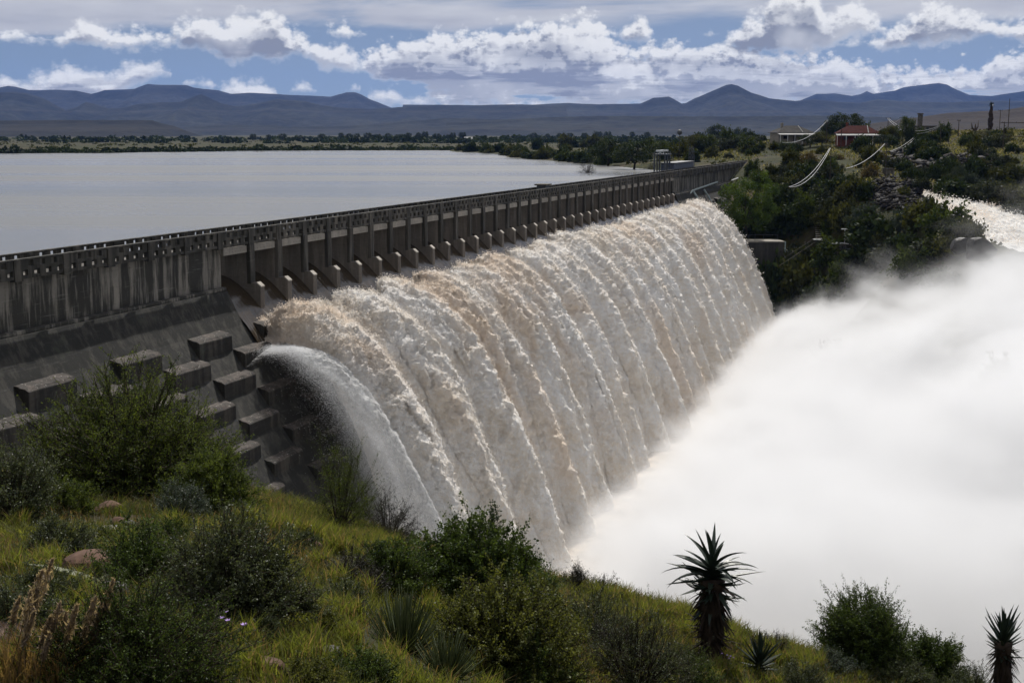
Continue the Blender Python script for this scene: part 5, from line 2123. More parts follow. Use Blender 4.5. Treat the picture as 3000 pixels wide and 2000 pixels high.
# ---- bright handrail and pipe near the far abutment
HR = empty('handrail', W(-54.5, 372, 10.8), 'long bright pipe handrail along the foot of the far dam wall', 'railing')
inv = Matrix.Translation(-Vector(HR.location))
m = MB()
m.tube([W(-55.0, 352, 12.2), W(-55.0, 380, 11.6), W(-55.0, 446, 10.6)], .17, 7)
me = m.mesh('rail', M_GALV)
me.transform(inv)
link('rail', me, HR)
for i in range(10):
    s = 354 + i * 10
    m = MB()
    m.tube([W(-55.0, s, 16), W(-55.0, s, 12.1 - (s - 352) * .0165)], .07, 5)
    me = m.mesh('post', M_DARKMET)
    me.transform(inv)
    link('post', me, HR)

# ---- pump house and catwalk low on the far slope
g = P(762, 254, 304)
PH = empty('pump_house', (g.x, g.y, g.z), 'square concrete pump house with a pale flat roof beside the end of the fall', 'building', None, R(2))
m = MB()
m.box((-6.2, -2.5, -6), (4.4, 3.5, 3.0))
local(PH, m, 'wall', concrete('pump_house_concrete', 0.075, 0.5, 1.0, 0.3))
m = MB()
m.box((-6.4, -2.7, 3.003), (4.6, 3.7, 3.25))
local(PH, m, 'roof', M_BEAM)
m = MB()
m.tube([(4.75, -2.7, -4), (4.75, -2.7, 3.2)], .14, 6)
local(PH, m, 'downpipe', M_PIPE)
m = MB()
m.tube([(-2, -1.0, 3.2), (-2, -1.0, 4.9)], .05, 5)
m.tube([(-6, 3.4, 4.3), (4.4, 3.4, 4.3)], .05, 5)
for x in (-6, -2.5, 1.0, 4.4):
    m.tube([(x, 3.4, 3.2), (x, 3.4, 4.35)], .045, 5)
local(PH, m, 'roof_railing', M_DARKMET)
g = P(799.5, 227, 322)
SG = empty('notice_board', (g.x, g.y, g.z - 1.2), 'pale blue grey upright notice board among the dark bushes', 'sign', None, R(-6))
m = MB()
m.box((-1.6, -.06, .6), (1.6, .06, 6.6))
local(SG, m, 'board', plain('faded_blue_board', (0.20, 0.22, 0.27), 0.6, 0.3, 0.1))
for x in (-1.2, 1.2):
    m = MB()
    m.box((x - .08, .06, -2), (x + .08, .18, 6))
    local(SG, m, 'post', M_DARKMET)
CW = empty('catwalk', P(822, 243, 288), 'narrow steel catwalk with a landing crossing the dark slope', 'walkway')
inv = Matrix.Translation(-Vector(CW.location))


def cwpart(name, m, mat):
    me = m.mesh(name, mat)
    me.transform(inv)
    link(name, me, CW)


a0, a1, a2 = P(819, 239.5, 296), P(840, 242.5, 290), P(897, 249.5, 272)
m = MB()
m.tube([a0, a1], .09, 5)
m.tube([a1, a2], .09, 5)
cwpart('rail', m, M_GALV)
m = MB()
m.tube([a0 - Vector((0, 0, 1.1)), a1 - Vector((0, 0, 1.1)), a2 - Vector((0, 0, 1.1))], .12, 5)
cwpart('deck', m, M_DARKMET)
for q in (a0, a1 + Vector((-1.2, 0, -.2))):
    m = MB()
    m.box((q.x - 1.3, q.y - .8, q.z + .05), (q.x + 1.3, q.y + .8, q.z + .16))
    cwpart('landing', m, M_GALV)
m = MB()
m.box((a1.x - 1.2, a1.y - 1, a1.z - 8), (a1.x + 1.2, a1.y + 1, a1.z - 0.3))
cwpart('pier', m, M_STONEW)
m = MB()
m.tube([a1 + Vector((1, 0, 0)), a1 + Vector((1.0, 0, 3.0))], .09, 5)
m.box((a1.x + .2, a1.y - .3, a1.z + 3), (a1.x + 1.8, a1.y + .3, a1.z + 3.15))
cwpart('lamp', m, M_GALV)
m = MB()
m.tube([a0 + Vector((-.4, 0, -.2)), a0 + Vector((-10.0, -5, -5.5))], .06, 5)
m.tube([a0 + Vector((-.4, 0, .8)), a0 + Vector((-10.0, -5, -4.4))], .035, 5)
cwpart('stair', m, M_STONEW)
SW = empty('low_wall', P(826, 290, 284), 'low concrete kerb wall at the edge of the spray', 'wall')
inv = Matrix.Translation(-Vector(SW.location))
p0, p1 = P(814, 289, 288), P(838, 290, 284)
m = MB()
m.box((p0.x, p0.y - .5, p0.z - 3), (p1.x, p0.y + .5, p0.z))
me = m.mesh('body', M_STONEW)
me.transform(inv)
link('body', me, SW)
m = MB()
m.box((p0.x - .1, p0.y - .6, p0.z + .003), (p1.x + .1, p0.y + .6, p0.z + .2))
me = m.mesh('coping', M_BEAM)
me.transform(inv)
link('coping', me, SW)
# stone steps climbing above the catwalk
ST = empty('stone_steps', P(818, 236, 298), 'steep flight of narrow pale steps above the catwalk landing', 'steps')
inv = Matrix.Translation(-Vector(ST.location))
m = MB()
for i in range(12):
    q = P(819 - i * 0.1, 237.5 - i * 2.0, 297 + i * 1.2)
    m.box((q.x - .7, q.y - .25, q.z - .12), (q.x + .7, q.y + .5, q.z))
me = m.mesh('tread', M_STONEW)
me.transform(inv)
link('tread', me, ST)
# small square hut on the rubble slope
g = ground_at(888, 175.5, 250, 360)
outb = empty('slope_hut', g, 'small dark square hut at the top of the rubble heap', 'hut', None, R(4))
m = MB()
m.box((-1.15, -1.0, -2), (1.15, 1.0, 1.7))
local(outb, m, 'wall', M_STONEW)
m = MB()
m.box((-1.35, -1.2, 1.703), (1.35, 1.2, 1.85))
local(outb, m, 'roof', M_GREYROOF)


# ---- bushes and trees of the far bank, with coarse leaves for their distance
FARB = [make_bush('far_bush_round', 101, 1.0, 0.95, 70, 5, 7, 'fardark', 0.17, 0.7, 0.2, twigs=False, low=0.2, fill=0.55),
        make_bush('far_bush_grey', 102, 1.0, 0.85, 60, 5, 7, 'fargrey', 0.16, 0.6, 0.25, twigs=False, low=0.2),
        make_bush('far_bush_olive', 103, 1.0, 1.0, 70, 5, 7, 'farolive', 0.16, 0.6, 0.22, twigs=False, low=0.2, fill=0.55),
        make_bush('far_bush_acacia', 104, 1.0, 1.15, 64, 5, 8, 'faracacia', 0.15, 0.5, 0.3, twigs=False, low=0.2),
        make_bush('far_bush_spiky', 105, 1.0, 0.9, 55, 6, 6, 'farblue', 0.15, 0.45, 0.35, twigs=False, low=0.2),
        make_bush('far_bush_brown', 106, 1.0, 0.8, 55, 5, 7, 'brown', 0.15, 0.5, 0.25, twigs=False, low=0.2)]
FARK = ['dark round', 'grey green', 'olive', 'feathery green', 'blue grey', 'brownish']


def far_bush(px, py, y0, y1, wpx, hpx, k, label, group, at=None):
    g = at if at is not None else ground_at(px, py, y0, y1)
    s = wpx / 2 / 1316 * g.y
    sz = max(0.5, (hpx / 1316 * g.y) / s / 1.0)
    o = empty('bush', (g.x, g.y, g.z - 0.1 * s), label, 'bush', group, rngb.random() * 6.28)
    o.scale = (s, s, s * sz)
    link('foliage', FARB[k][1], o)
    return o


# hand-placed ones that read as individuals: (px, base row, search from, to, width, height, kind, label)
NAMED = [
    (783, 213, 296, 364, 40, 30, 0, 'big dark bush right of the bright green tree'), (806, 192, 290, 350, 46, 18, 0, 'wide dark bush under the lowest bright wires'),
    (840, 194, 290, 350, 38, 22, 0, 'wide black green bush right of the bright wires'), (783, 196, 300, 350, 34, 16, 5, 'brownish pale-topped bush left of the wires'),
    (857, 196, 270, 330, 44, 22, 2, 'olive bush left of the rubble heap'), (812, 216, 291, 354, 44, 24, 3, 'feathery bush above the notice board'),
    (848, 226, 281, 344, 36, 28, 2, 'olive bush above the catwalk landing'), (866, 222, 276, 334, 40, 22, 4, 'blue grey bush below the rubble heap'),
    (905, 228, 240, 290, 38, 22, 4, 'blue grey bush at the foot of the rubble heap'), (872, 240, 266, 314, 60, 30, 0, 'broad dark bush below the rubble heap'),
    (925, 226, 245, 290, 44, 30, 2, 'olive green bush on the bank left of the rapids'), (945, 236, 235, 275, 56, 30, 3, 'large dark bush overlooking the rapids'),
    (968, 240, 235, 268, 34, 24, 2, 'olive bush nearest the rapids edge'), (935, 205, 270, 300, 26, 14, 1, 'small grey bush between rubble and rapids'),
    (790, 228, 296, 344, 44, 26, 0, 'dark bush left of the notice board'), (760, 230, 301, 344, 44, 22, 0, 'dark bush behind the pump house'),
    (835, 262, 261, 309, 46, 26, 3, 'feathery bush under the catwalk'), (800, 262, 276, 314, 40, 24, 1, 'grey bush right of the pump house'),
    (862, 268, 251, 296, 48, 28, 0, 'dark green bush under the far end of the catwalk'), (890, 262, 251, 296, 50, 24, 1, 'grey bush fading into the top of the spray'),
    (772, 306, 271, 309, 64, 52, 0, 'large black green tree bush at the foot of the fall'), (800, 300, 266, 309, 58, 46, 2, 'large olive bush beside the spray edge'),
    (820, 312, 251, 296, 52, 36, 0, 'dark bush half hidden by the edge of the spray'), (846, 290, 251, 289, 44, 30, 3, 'feathery bush behind the low kerb wall'),
    (724, 250, 311, 354, 30, 18, 0, 'dark bush behind the crest of the fall'),
    (905, 252, 230, 270, 44, 24, 0, 'dark bush on the bare brow above the spray'), (928, 256, 228, 262, 40, 22, 1, 'grey green bush on the brow above the spray'), (948, 254, 228, 255, 34, 20, 2, 'olive bush left of the wet boulders'),
    (915, 272, 215, 250, 50, 24, 3, 'feathery bush fading into the edge of the spray'), (882, 250, 261, 304, 36, 22, 2, 'olive bush above the end of the catwalk'), (940, 276, 205, 240, 44, 22, 0, 'dark bush half veiled by spray below the wet boulders'),
    (745, 270, 306, 339, 36, 28, 1, 'grey bush between the fall and the pump house'),
    (955, 195, 275, 330, 54, 18, 0, 'dark bush above the start of the rapids'), (990, 200, 265, 310, 52, 26, 1, 'grey bush on the far bank of the rapids'),
    (1010, 198, 262, 300, 44, 22, 2, 'olive bush at the right edge above the rapids'), (1020, 205, 255, 290, 40, 26, 1, 'grey bush at the right edge beside the rapids'),
]
for px, py, y0, y1, w, h, k, lab in NAMED:
    far_bush(px, py, y0, y1, w, h, k, lab, 'bushes on the far gorge slope')

# scattered ones, placed where the ground is seen; members of a patch share a true label
PATCH = [
    # px0, px1, py0, py1, Y0, Y1, count, width range, kinds, where
    (780, 900, 150, 176, 330, 440, 34, (8, 22), (0, 1, 2, 5), 'on the grassy slope below the cottages'),
    (900, 1024, 148, 180, 300, 400, 44, (10, 28), (0, 2, 1, 0), 'on the dry slope right of the short pole'),
    (860, 1024, 136, 148, 380, 560, 30, (9, 24), (0, 2, 3), 'along the ridge right of the red cottage'),
    (690, 800, 140, 158, 420, 640, 30, (9, 22), (0, 2, 3, 1), 'in the grass behind the far dam wall'),
    (520, 700, 143, 163, 480, 900, 46, (8, 22), (0, 0, 3, 2), 'on the green peninsula beyond the dam'),
    (900, 1024, 178, 198, 265, 310, 22, (12, 30), (0, 1, 2, 4), 'in the shade above the rapids'),
    (745, 800, 173, 186, 330, 430, 16, (8, 20), (0, 2, 3, 1), 'below the far end of the dam wall'),
    (780, 870, 176, 236, 270, 350, 22, (14, 34), (0, 1, 3, 2), 'on the dark gorge slope below the wires'),
]
for px0, px1, py0, py1, Y0, Y1, cnt, (w0, w1), kinds, where in PATCH:
    for i in range(cnt):
        px = rngb.uniform(px0, px1)
        py = rngb.uniform(py0, py1)
        k = rngb.choice(kinds)
        w = w0 + (w1 - w0) * rngb.random() ** 1.6
        g = ground_at(px, py, Y0 * 0.8, Y1 * 1.15)
        if g.y < 250 and px > 900:
            continue
        if river_sd(np.array([g.x]), np.array([g.y]))[0] < 3 or poly_sd(np.array([g.x]), np.array([g.y]), LAKE_POLY)[0] < 0:
            continue
        far_bush(px, py, 0, 0, w, w * rngb.uniform(0.5, 0.85), k, '%s bush %s' % (FARK[k], where), 'bushes ' + where, at=g)

# the waterside thicket round the peninsula
for i in range(40):
    t = rngb.random()
    k = rngb.choice((0, 0, 3, 2))
    px = 456 + 150 * t
    py = float(np.interp(px, [450, 505, 507, 580, 640], [150.2, 153.6, 155.8, 162.4, 167.5])) - rngb.uniform(0.2, 2.2)
    g = PZ(px, py, LAKE_Z + 0.5)
    if poly_sd(np.array([g.x]), np.array([g.y]), LAKE_POLY)[0] < 0:
        continue
    w = rngb.uniform(9, 20)
    far_bush(px, py, 0, 0, w, w * rngb.uniform(0.45, 0.7), k, '%s bush at the waterline of the peninsula' % FARK[k], 'bushes along the peninsula shore', at=Vector((g.x, g.y, gz(g.x, g.y))))

# trees
T_BRIGHT = make_tree('bright_tree', 201, 13.0, 14.5, 80, 170, 'bright', 0.42, 0.04, 0.022, 0.45, 0.95, 0.3, 0.19)
g = P(747, 246, 305)
e = empty('tree', (g.x, g.y, g.z + 2.6), 'bright green leafy tree in front of the end of the dam', 'tree', None)
link('trunk', T_BRIGHT[0], e)
link('crown', T_BRIGHT[1], e)
e.scale = (0.95, 0.95, 1.2)
TREES = [make_tree('dark_tree', 202, 10.0, 12.0, 42, 130, 'fardark', 0.48, 0.22, 0.028, 0.5, 0.9, 0.2, 0.30),
         make_tree('willowy_tree', 203, 10.0, 9.0, 40, 140, 'faracacia', 0.45, 0.12, 0.026, 0.4, 0.9, 1.0, 0.32),
         make_tree('olive_tree', 204, 10.0, 11.0, 40, 130, 'farolive', 0.45, 0.16, 0.026, 0.5, 0.9, 0.3, 0.32)]


def tree(px, base, top, Y, k, wpx, label, group=None, z=None):
    bse, tp = P(px, base, Y), P(px, top, Y)
    if Y < 900:
        bse = ground_at(px, base, Y * 0.7, Y * 1.6)
        tp = P(px, top, bse.y)
    Y = bse.y
    zz = gz(bse.x, bse.y) if z is None else z
    hgt = max(tp.z - zz, 1.5)
    e = empty('tree', (bse.x, bse.y, zz), label, 'tree', group, rngb.random() * 6.28)
    sw = wpx / 1316 * Y / (12.0, 9.0, 11.0)[k]
    e.scale = (sw, sw, hgt / 10.0)
    link('trunk', TREES[k][0], e)
    link('crown', TREES[k][1], e)
    return e


tree(845, 140, 112.5, 505, 0, 38, 'tall dark drooping tree behind the red roofed cottage')
tree(829, 141, 119, 500, 0, 18, 'dark tree at the left side of the tall tree behind the red cottage')
tree(906, 142, 114.5, 440, 1, 20, 'willow-like tree with drooping branches right of the red cottage')
tree(893, 141, 125, 450, 2, 18, 'low olive tree left of the willow-like tree')
tree(608, 166, 139, 470, 0, 38, 'large dark tree left one of the pair behind the dam', 'pair of big trees by the reservoir')
tree(634, 170, 141, 440, 0, 44, 'large dark tree right one of the pair behind the dam', 'pair of big trees by the reservoir')
tree(660, 160, 139, 470, 1, 26, 'feathery green tree right of the two big dark trees')
tree(692, 153, 135, 520, 2, 26, 'olive tree left of the lamp post')
tree(707, 152, 133, 540, 1, 24, 'willow-like tree in front of the far farmhouse')
tree(745, 148, 135.5, 520, 0, 26, 'dark round tree left of the grey roofed cottage')
tree(778, 137, 130.5, 540, 0, 14, 'small dark tree at the left corner of the grey cottage roof')
tree(810, 147, 134, 480, 0, 22, 'dark tree between the two cottages')
tree(822, 146, 131, 486, 2, 20, 'olive tree left of the red cottage verandah')
tree(885, 146, 134, 440, 0, 22, 'dark bushy tree right of the red cottage')
tree(718, 131.5, 124, 1100, 0, 22, 'dark spreading tree left of the far white farmhouse')
tree(742, 132, 127, 1150, 0, 18, 'dark tree right of the far white farmhouse')
tree(784, 150, 140, 440, 1, 14, 'thin young tree in front of the grey cottage')
tree(985, 140, 130, 470, 2, 26, 'green bush tree around the foot of the column aloe')
tree(1000, 145, 133, 440, 2, 26, 'light green round tree at the right of the column aloe')
tree(838, 292, 262, 286, 1, 20, 'thin crooked tree leaning at the edge of the spray')

# row of trees on the plain far beyond the lake
for i, (px, hh, w) in enumerate([(533, 5.5, 7), (549, 3.5, 5), (560, 4.5, 6), (571, 5, 6), (583, 5, 7), (597, 6, 9), (606, 6.5, 8), (632, 5.5, 6), (648, 5.5, 7), (462, 6, 8), (448, 5, 6), (455, 6, 6), (436, 5, 8),
                                 (424, 6, 7), (417, 6, 6), (408, 6.5, 7), (397, 5, 9), (388, 6, 7), (378, 5.5, 8), (366, 5.5, 8), (358, 6, 6), (348, 6.5, 7), (340, 4.5, 6), (282, 4, 8), (270, 3.5, 6), (255, 3, 7), (320, 3.5, 8), (300, 3, 9)]):
    near = px > 500
    tree(px + rngb.uniform(-2, 2), 137.0, 136.4 - hh * rngb.uniform(0.45, 1.05), 2300 if near else 2000, 0, w, 'tree in the spaced row on the plain beyond the dam' if near else 'tree in the long dark line beyond the far shore', 'trees on the far plain')

# bushes on the far shore line as one hedge-like mass
def shore_scrub():
    rng = np.random.default_rng(5)
    V, Fq, C = [], [], []
    k = 0
    M = 420
    for i in range(M):
        px = rng.uniform(-30, 452)
        py = float(np.interp(px, [0, 60, 100, 150, 180, 240, 330, 452], [152.8, 152.4, 152.6, 151.4, 151.2, 150.4, 150.0, 149.8])) - abs(rng.normal(0, 0.35)) - 0.2
        p = PZ(px, py, LAKE_Z + 0.4)
        w = rng.uniform(2, 6) * (1.3 if rng.random() < 0.2 else 0.8)
        h = w * rng.uniform(0.35, 0.75)
        n = 46
        d = rng.normal(size=(n, 3))
        d[:, 2] = np.abs(d[:, 2])
        d /= np.linalg.norm(d, axis=1)[:, None]
        c = np.array([p.x, p.y, LAKE_Z]) + d * np.array([w, w, h]) * (0.6 + 0.4 * rng.random((n, 1)))
        ax = rng.normal(size=(n, 3))
        ax /= np.linalg.norm(ax, axis=1)[:, None]
        v, f = leaf_quads(c, ax, np.full(n, w * 0.42), rng, 0.8)
        V.append(v)
        Fq.append(f + k)
        k += len(v)
        C.append(np.full(len(v), np.clip(0.4 + 0.3 * rng.normal(), 0, 1)))
    for i in range(900):
        Y = rng.uniform(1500, 2600)
        px = rng.uniform(-20, 700)
        if px < 330 and rng.random() < 0.6:
            continue
        X = P(px, 136, Y).x
        w = rng.uniform(5, 13)
        h = w * rng.uniform(0.3, 0.7)
        n = 26
        d = rng.normal(size=(n, 3))
        d[:, 2] = np.abs(d[:, 2])
        d /= np.linalg.norm(d, axis=1)[:, None]
        c = np.array([X, Y, gz(X, Y)]) + d * np.array([w, w, h]) * (0.6 + 0.4 * rng.random((n, 1)))
        ax = rng.normal(size=(n, 3))
        ax /= np.linalg.norm(ax, axis=1)[:, None]
        v, f = leaf_quads(c, ax, np.full(n, w * 0.55), rng, 0.8)
        V.append(v)
        Fq.append(f + k)
        k += len(v)
        C.append(np.full(len(v), np.clip(0.3 + 0.3 * rng.normal(), 0, 1)))
    # low scrub dots over the plain and the peninsula
    me = np_mesh('shore_scrub', np.concatenate(V), np.concatenate(Fq), [LEAF['fardark']], col=np.stack([np.concatenate(C)] * 3, -1))
    link('shore_scrub', me, kind='stuff', label='low dark line of scrub along the far shore of the reservoir')

    V, Fq, C = [], [], []
    k = 0
    zones = [(2600, -700, 1500, 700, 2400, 1.2, 3.2), (900, 20, 420, 420, 760, 0.7, 2.2), (1500, 60, 420, 215, 560, 0.35, 1.2)]
    for M, x0, x1, y0, y1, w0, w1 in zones:
        x = rng.uniform(x0, x1, M)
        y = y0 + (y1 - y0) * rng.random(M) ** 1.4
        z = ground(x, y)
        ok = (poly_sd(x, y, LAKE_POLY) > 1) & (river_sd(x, y) > 3) & (fbm(np.stack([x * 0.012, y * 0.012, x * 0], -1), 3) > -0.22) & ((DN.x * x + DN.y * y > -52) | (DN.x * x + DN.y * y < -64) | (DS.x * x + DS.y * y > 470)) & (z > 14)
        for xx, yy, zz in zip(x[ok], y[ok], z[ok]):
            w = rng.uniform(w0, w1)
            n = 14
            d = rng.normal(size=(n, 3))
            d[:, 2] = np.abs(d[:, 2])
            d /= np.linalg.norm(d, axis=1)[:, None]
            c = np.array([xx, yy, zz]) + d * np.array([w, w, w * 0.65]) * (0.5 + 0.5 * rng.random((n, 1)))
            ax = rng.normal(size=(n, 3))
            ax /= np.linalg.norm(ax, axis=1)[:, None]
            v, f = leaf_quads(c, ax, np.full(n, w * 0.62), rng, 0.8)
            V.append(v)
            Fq.append(f + k)
            k += len(v)
            C.append(np.full(len(v), np.clip(0.45 + 0.3 * rng.normal(), 0, 1)))
    me = np_mesh('ground_scrub', np.concatenate(V), np.concatenate(Fq), [LEAF['farolive']], col=np.stack([np.concatenate(C)] * 3, -1))
    link('ground_scrub', me, kind='stuff', label='low scrub scattered over the plain and the far slopes')


shore_scrub()


def bank_grass():
    rng = np.random.default_rng(15)
    M = 90000
    x = rng.uniform(60, 330, M)
    y = 215 + (560 - 215) * rng.random(M) ** 1.3
    z = ground(x, y)
    pat = fbm(np.stack([x * 0.03, y * 0.03, x * 0], -1), 3)
    ok = (river_sd(x, y) > 1.5) & (pat > -0.1) & (z > 30) & ((DN.x * x + DN.y * y > -50) | (DS.x * x + DS.y * y > 470)) & (poly_sd(x, y, LAKE_POLY) > 2)
    p = np.stack([x, y, z], -1)[ok]
    m = len(p)
    tone = rng.random(m)[:, None]
    a = np.where(tone < 0.35, np.array([[0.19, 0.17, 0.10]]), np.array([[0.085, 0.086, 0.026]]))
    c = a * (0.7 + 0.6 * rng.random((m, 1)))
    v, q, t, cc = blades(p, 0.5 + 0.6 * rng.random(m), 0.5 + 0.5 * rng.random(m), 0.22 + 0.2 * rng.random(m), c, rng)
    me = np_mesh('far_grass', v, [q, t], [M_GRASS, M_GRASS], col=cc)
    link('far_grass', me, kind='stuff', label='pale dry grass tufts over the far slope')


bank_grass()


# ---- rocks
def rock_mesh(name, seed, sx, sy, sz, mat, sub=3, angular=0.6):
    rng = np.random.default_rng(seed)
    bm = bmesh.new()
    bmesh.ops.create_icosphere(bm, subdivisions=sub, radius=1.0)
    co = np.array([v.co[:] for v in bm.verts])
    # cut by random planes for facets
    for _ in range(11):
        d = rng.normal(size=3)
        d /= np.linalg.norm(d)
        lim = rng.uniform(0.55, 0.9)
        ex = np.maximum(co @ d - lim, 0)
        co -= ex[:, None] * d * angular
    co *= 1 + 0.10 * fbm(co * 1.4 + seed, 3)[:, None] + 0.03 * fbm(co * 5 + seed, 2)[:, None]
    co *= np.array([sx, sy, sz])
    for v, c in zip(bm.verts, co):
        v.co = c
    me = bpy.data.meshes.new(name)
    bm.to_mesh(me)
    bm.free()
    me.materials.append(mat)
    return me


def rubble(label, pxs, pys, Y0, Y1, M, seed, s0=0.2, s1=0.85):
    rng = np.random.default_rng(seed)
    V, Fq = [], []
    k = 0
    base = np.array([(-1, -1, -1), (1, -1, -1), (1, 1, -1), (-1, 1, -1), (-1, -1, 1), (1, -1, 1), (1, 1, 1), (-1, 1, 1)], float)
    ff = np.array([(0, 3, 2, 1), (4, 5, 6, 7), (0, 1, 5, 4), (1, 2, 6, 5), (2, 3, 7, 6), (3, 0, 4, 7)])
    for i in range(M):
        # inside a leaning lens-shaped outline
        a, r = rng.random() * 6.283, rng.random() ** 0.6
        px = (pxs[0] + pxs[1]) / 2 + math.cos(a) * r * (pxs[1] - pxs[0]) / 2
        py = (pys[0] + pys[1]) / 2 + math.sin(a) * r * (pys[1] - pys[0]) / 2 + (px - (pxs[0] + pxs[1]) / 2) * 0.12
        g = ground_at(px, py, Y0, Y1, 160)
        s = s0 + (s1 - s0) * rng.random() ** 2.5
        v = base * np.array([s * rng.uniform(.8, 1.7), s * rng.uniform(.6, 1.2), s * rng.uniform(.2, .45)])
        v += rng.normal(0, 0.16 * s, v.shape)
        ax = rng.normal(0, 0.35, 2)
        Mx = Matrix.Rotation(rng.random() * 6.28, 3, 'Z') @ Matrix.Rotation(ax[0], 3, 'X') @ Matrix.Rotation(ax[1], 3, 'Y')
        v = v @ np.array(Mx).T + np.array([g.x, g.y, g.z + rng.uniform(0, .7)])
        V.append(v)
        Fq.append(ff + k)
        k += 8
    me = np_mesh('rubble', np.concatenate(V), np.concatenate(Fq), [M_ROCKD])
    link('rubble', me, kind='stuff', label=label)


rubble('heap of dark slate rubble on the right bank slope', (864, 932), (179, 212), 240, 340, 1000, 31, 0.16, 0.7)
rubble('broken dark rock outcrop below the bare track', (868, 960), (152, 170), 300, 380, 260, 32, 0.3, 1.4)
rubble('dark boulder line above the rapids at the right edge', (955, 1030), (184, 194), 262, 310, 260, 33, 0.3, 1.3)
rubble('dark broken rock right of the clearing', (956, 998), (152, 172), 300, 380, 160, 34, 0.3, 1.1)

# boulders standing in the rapids
for i, (px, py, Y, sx, sz, lab) in enumerate([(963, 246, 236, 2.4, 1.7, 'small wet black boulder left of the larger one in the rapids'), (979, 249, 233, 3.6, 2.2, 'large wet black boulder with a humped top in the rapids')]):
    g = P(px, py, Y)
    link('boulder', rock_mesh('boulder', 300 + i, sx, 2.4, sz, plain('wet_black_rock_%s' % 'abc'[i], (0.022, 0.021, 0.020), 0.55, 0.25, 0.5, 1.0, 1.0), angular=1.0), None, lab, 'rock', 'boulders in the rapids', loc=(g.x, g.y, g.z))

# drowned thorn bush in the lake edge
g = PZ(587, 172.5, LAKE_Z)
db = make_bush('drowned_bush', 320, 2.6, 3.4, 60, 6, 3, 'twig', 0.16, 0.35, 0.3, fill=0.5)
place_bush('drowned_bush', db, (g.x, g.y, LAKE_Z - 0.3), 1.3, 0.4, 'half drowned grey thorn bush standing in the reservoir', 'bush')

# tree tops looming in the spray
LOOM = [(826, 352, 325, 205, 2.4, 'bare twiggy tree top looming through the middle of the spray'), (838, 354, 330, 205, 2.6, 'second twiggy tree top close right of the bare one in the spray'), (1000, 372, 352, 160, 2.4, 'faint rounded tree in the spray at the right edge'),
        (945, 462, 432, 128, 2.4, 'faint leafy tree low in the right side of the spray'), (985, 385, 360, 165, 2.2, 'faint tree left of the rounded one in the spray')]
for i, (px, b0, t0, Y, w, lab) in enumerate(LOOM):
    bse, tp = P(px, b0, Y), P(px, t0, Y)
    mk = make_bush('drowned_tree', 330 + i, 1.0, 1.4, 50, 6, 5 if i > 1 else 2, 'twig' if i < 2 else 'grey', 0.10, 0.4, 0.35)
    place_bush('drowned_tree', mk, (bse.x, bse.y, bse.z - 1), w, i * 1.3, lab, 'tree', 'trees drowned in the spray', parts=('trunk', 'crown'))
# ------------------------------------------------------------------ the near slope
rngn = random.Random(99)


def near_at(px, py, y1=70):
    return ground_at(px, py, 3.0, y1, 1400)


def near_plant(px, base, wpx, hpx, label, kind='bush', mk=None, group=None, Y=None, rz=None, parts=('stem', 'foliage')):
    g = near_at(px, base) if Y is None else Vector((P(px, base, Y).x, Y, gz(P(px, base, Y).x, Y)))
    if Y is None:
        # stand on the rim when the sight line only grazes it
        if g.y > 46:
            Yr = 33.0
            x = P(px, base, Yr).x
            g = Vector((x, Yr, gz(x, Yr)))
    k = g.y / 1316 * 1.03
    w, h = wpx * k / 2, hpx * k
    meshes = mk(w, h)
    e = empty(kind, (g.x, g.y, g.z - 0.03), label, 'bush' if kind.endswith('bush') else kind.replace('_', ' '), group, rngn.random() * 6.28 if rz is None else rz)
    link(parts[0], meshes[0], e)
    link(parts[1], meshes[1], e)
    return e


def mkb(seed, leaf, tips, sprigs, leaves, ls, lw=0.55, spiky=0.25, droop=0.0, low=0.12, fill=0.4):
    return lambda w, h: make_bush('%s_bush' % leaf, seed, w, h, tips, sprigs, leaves, leaf, ls, lw, spiky, droop, low, fill)


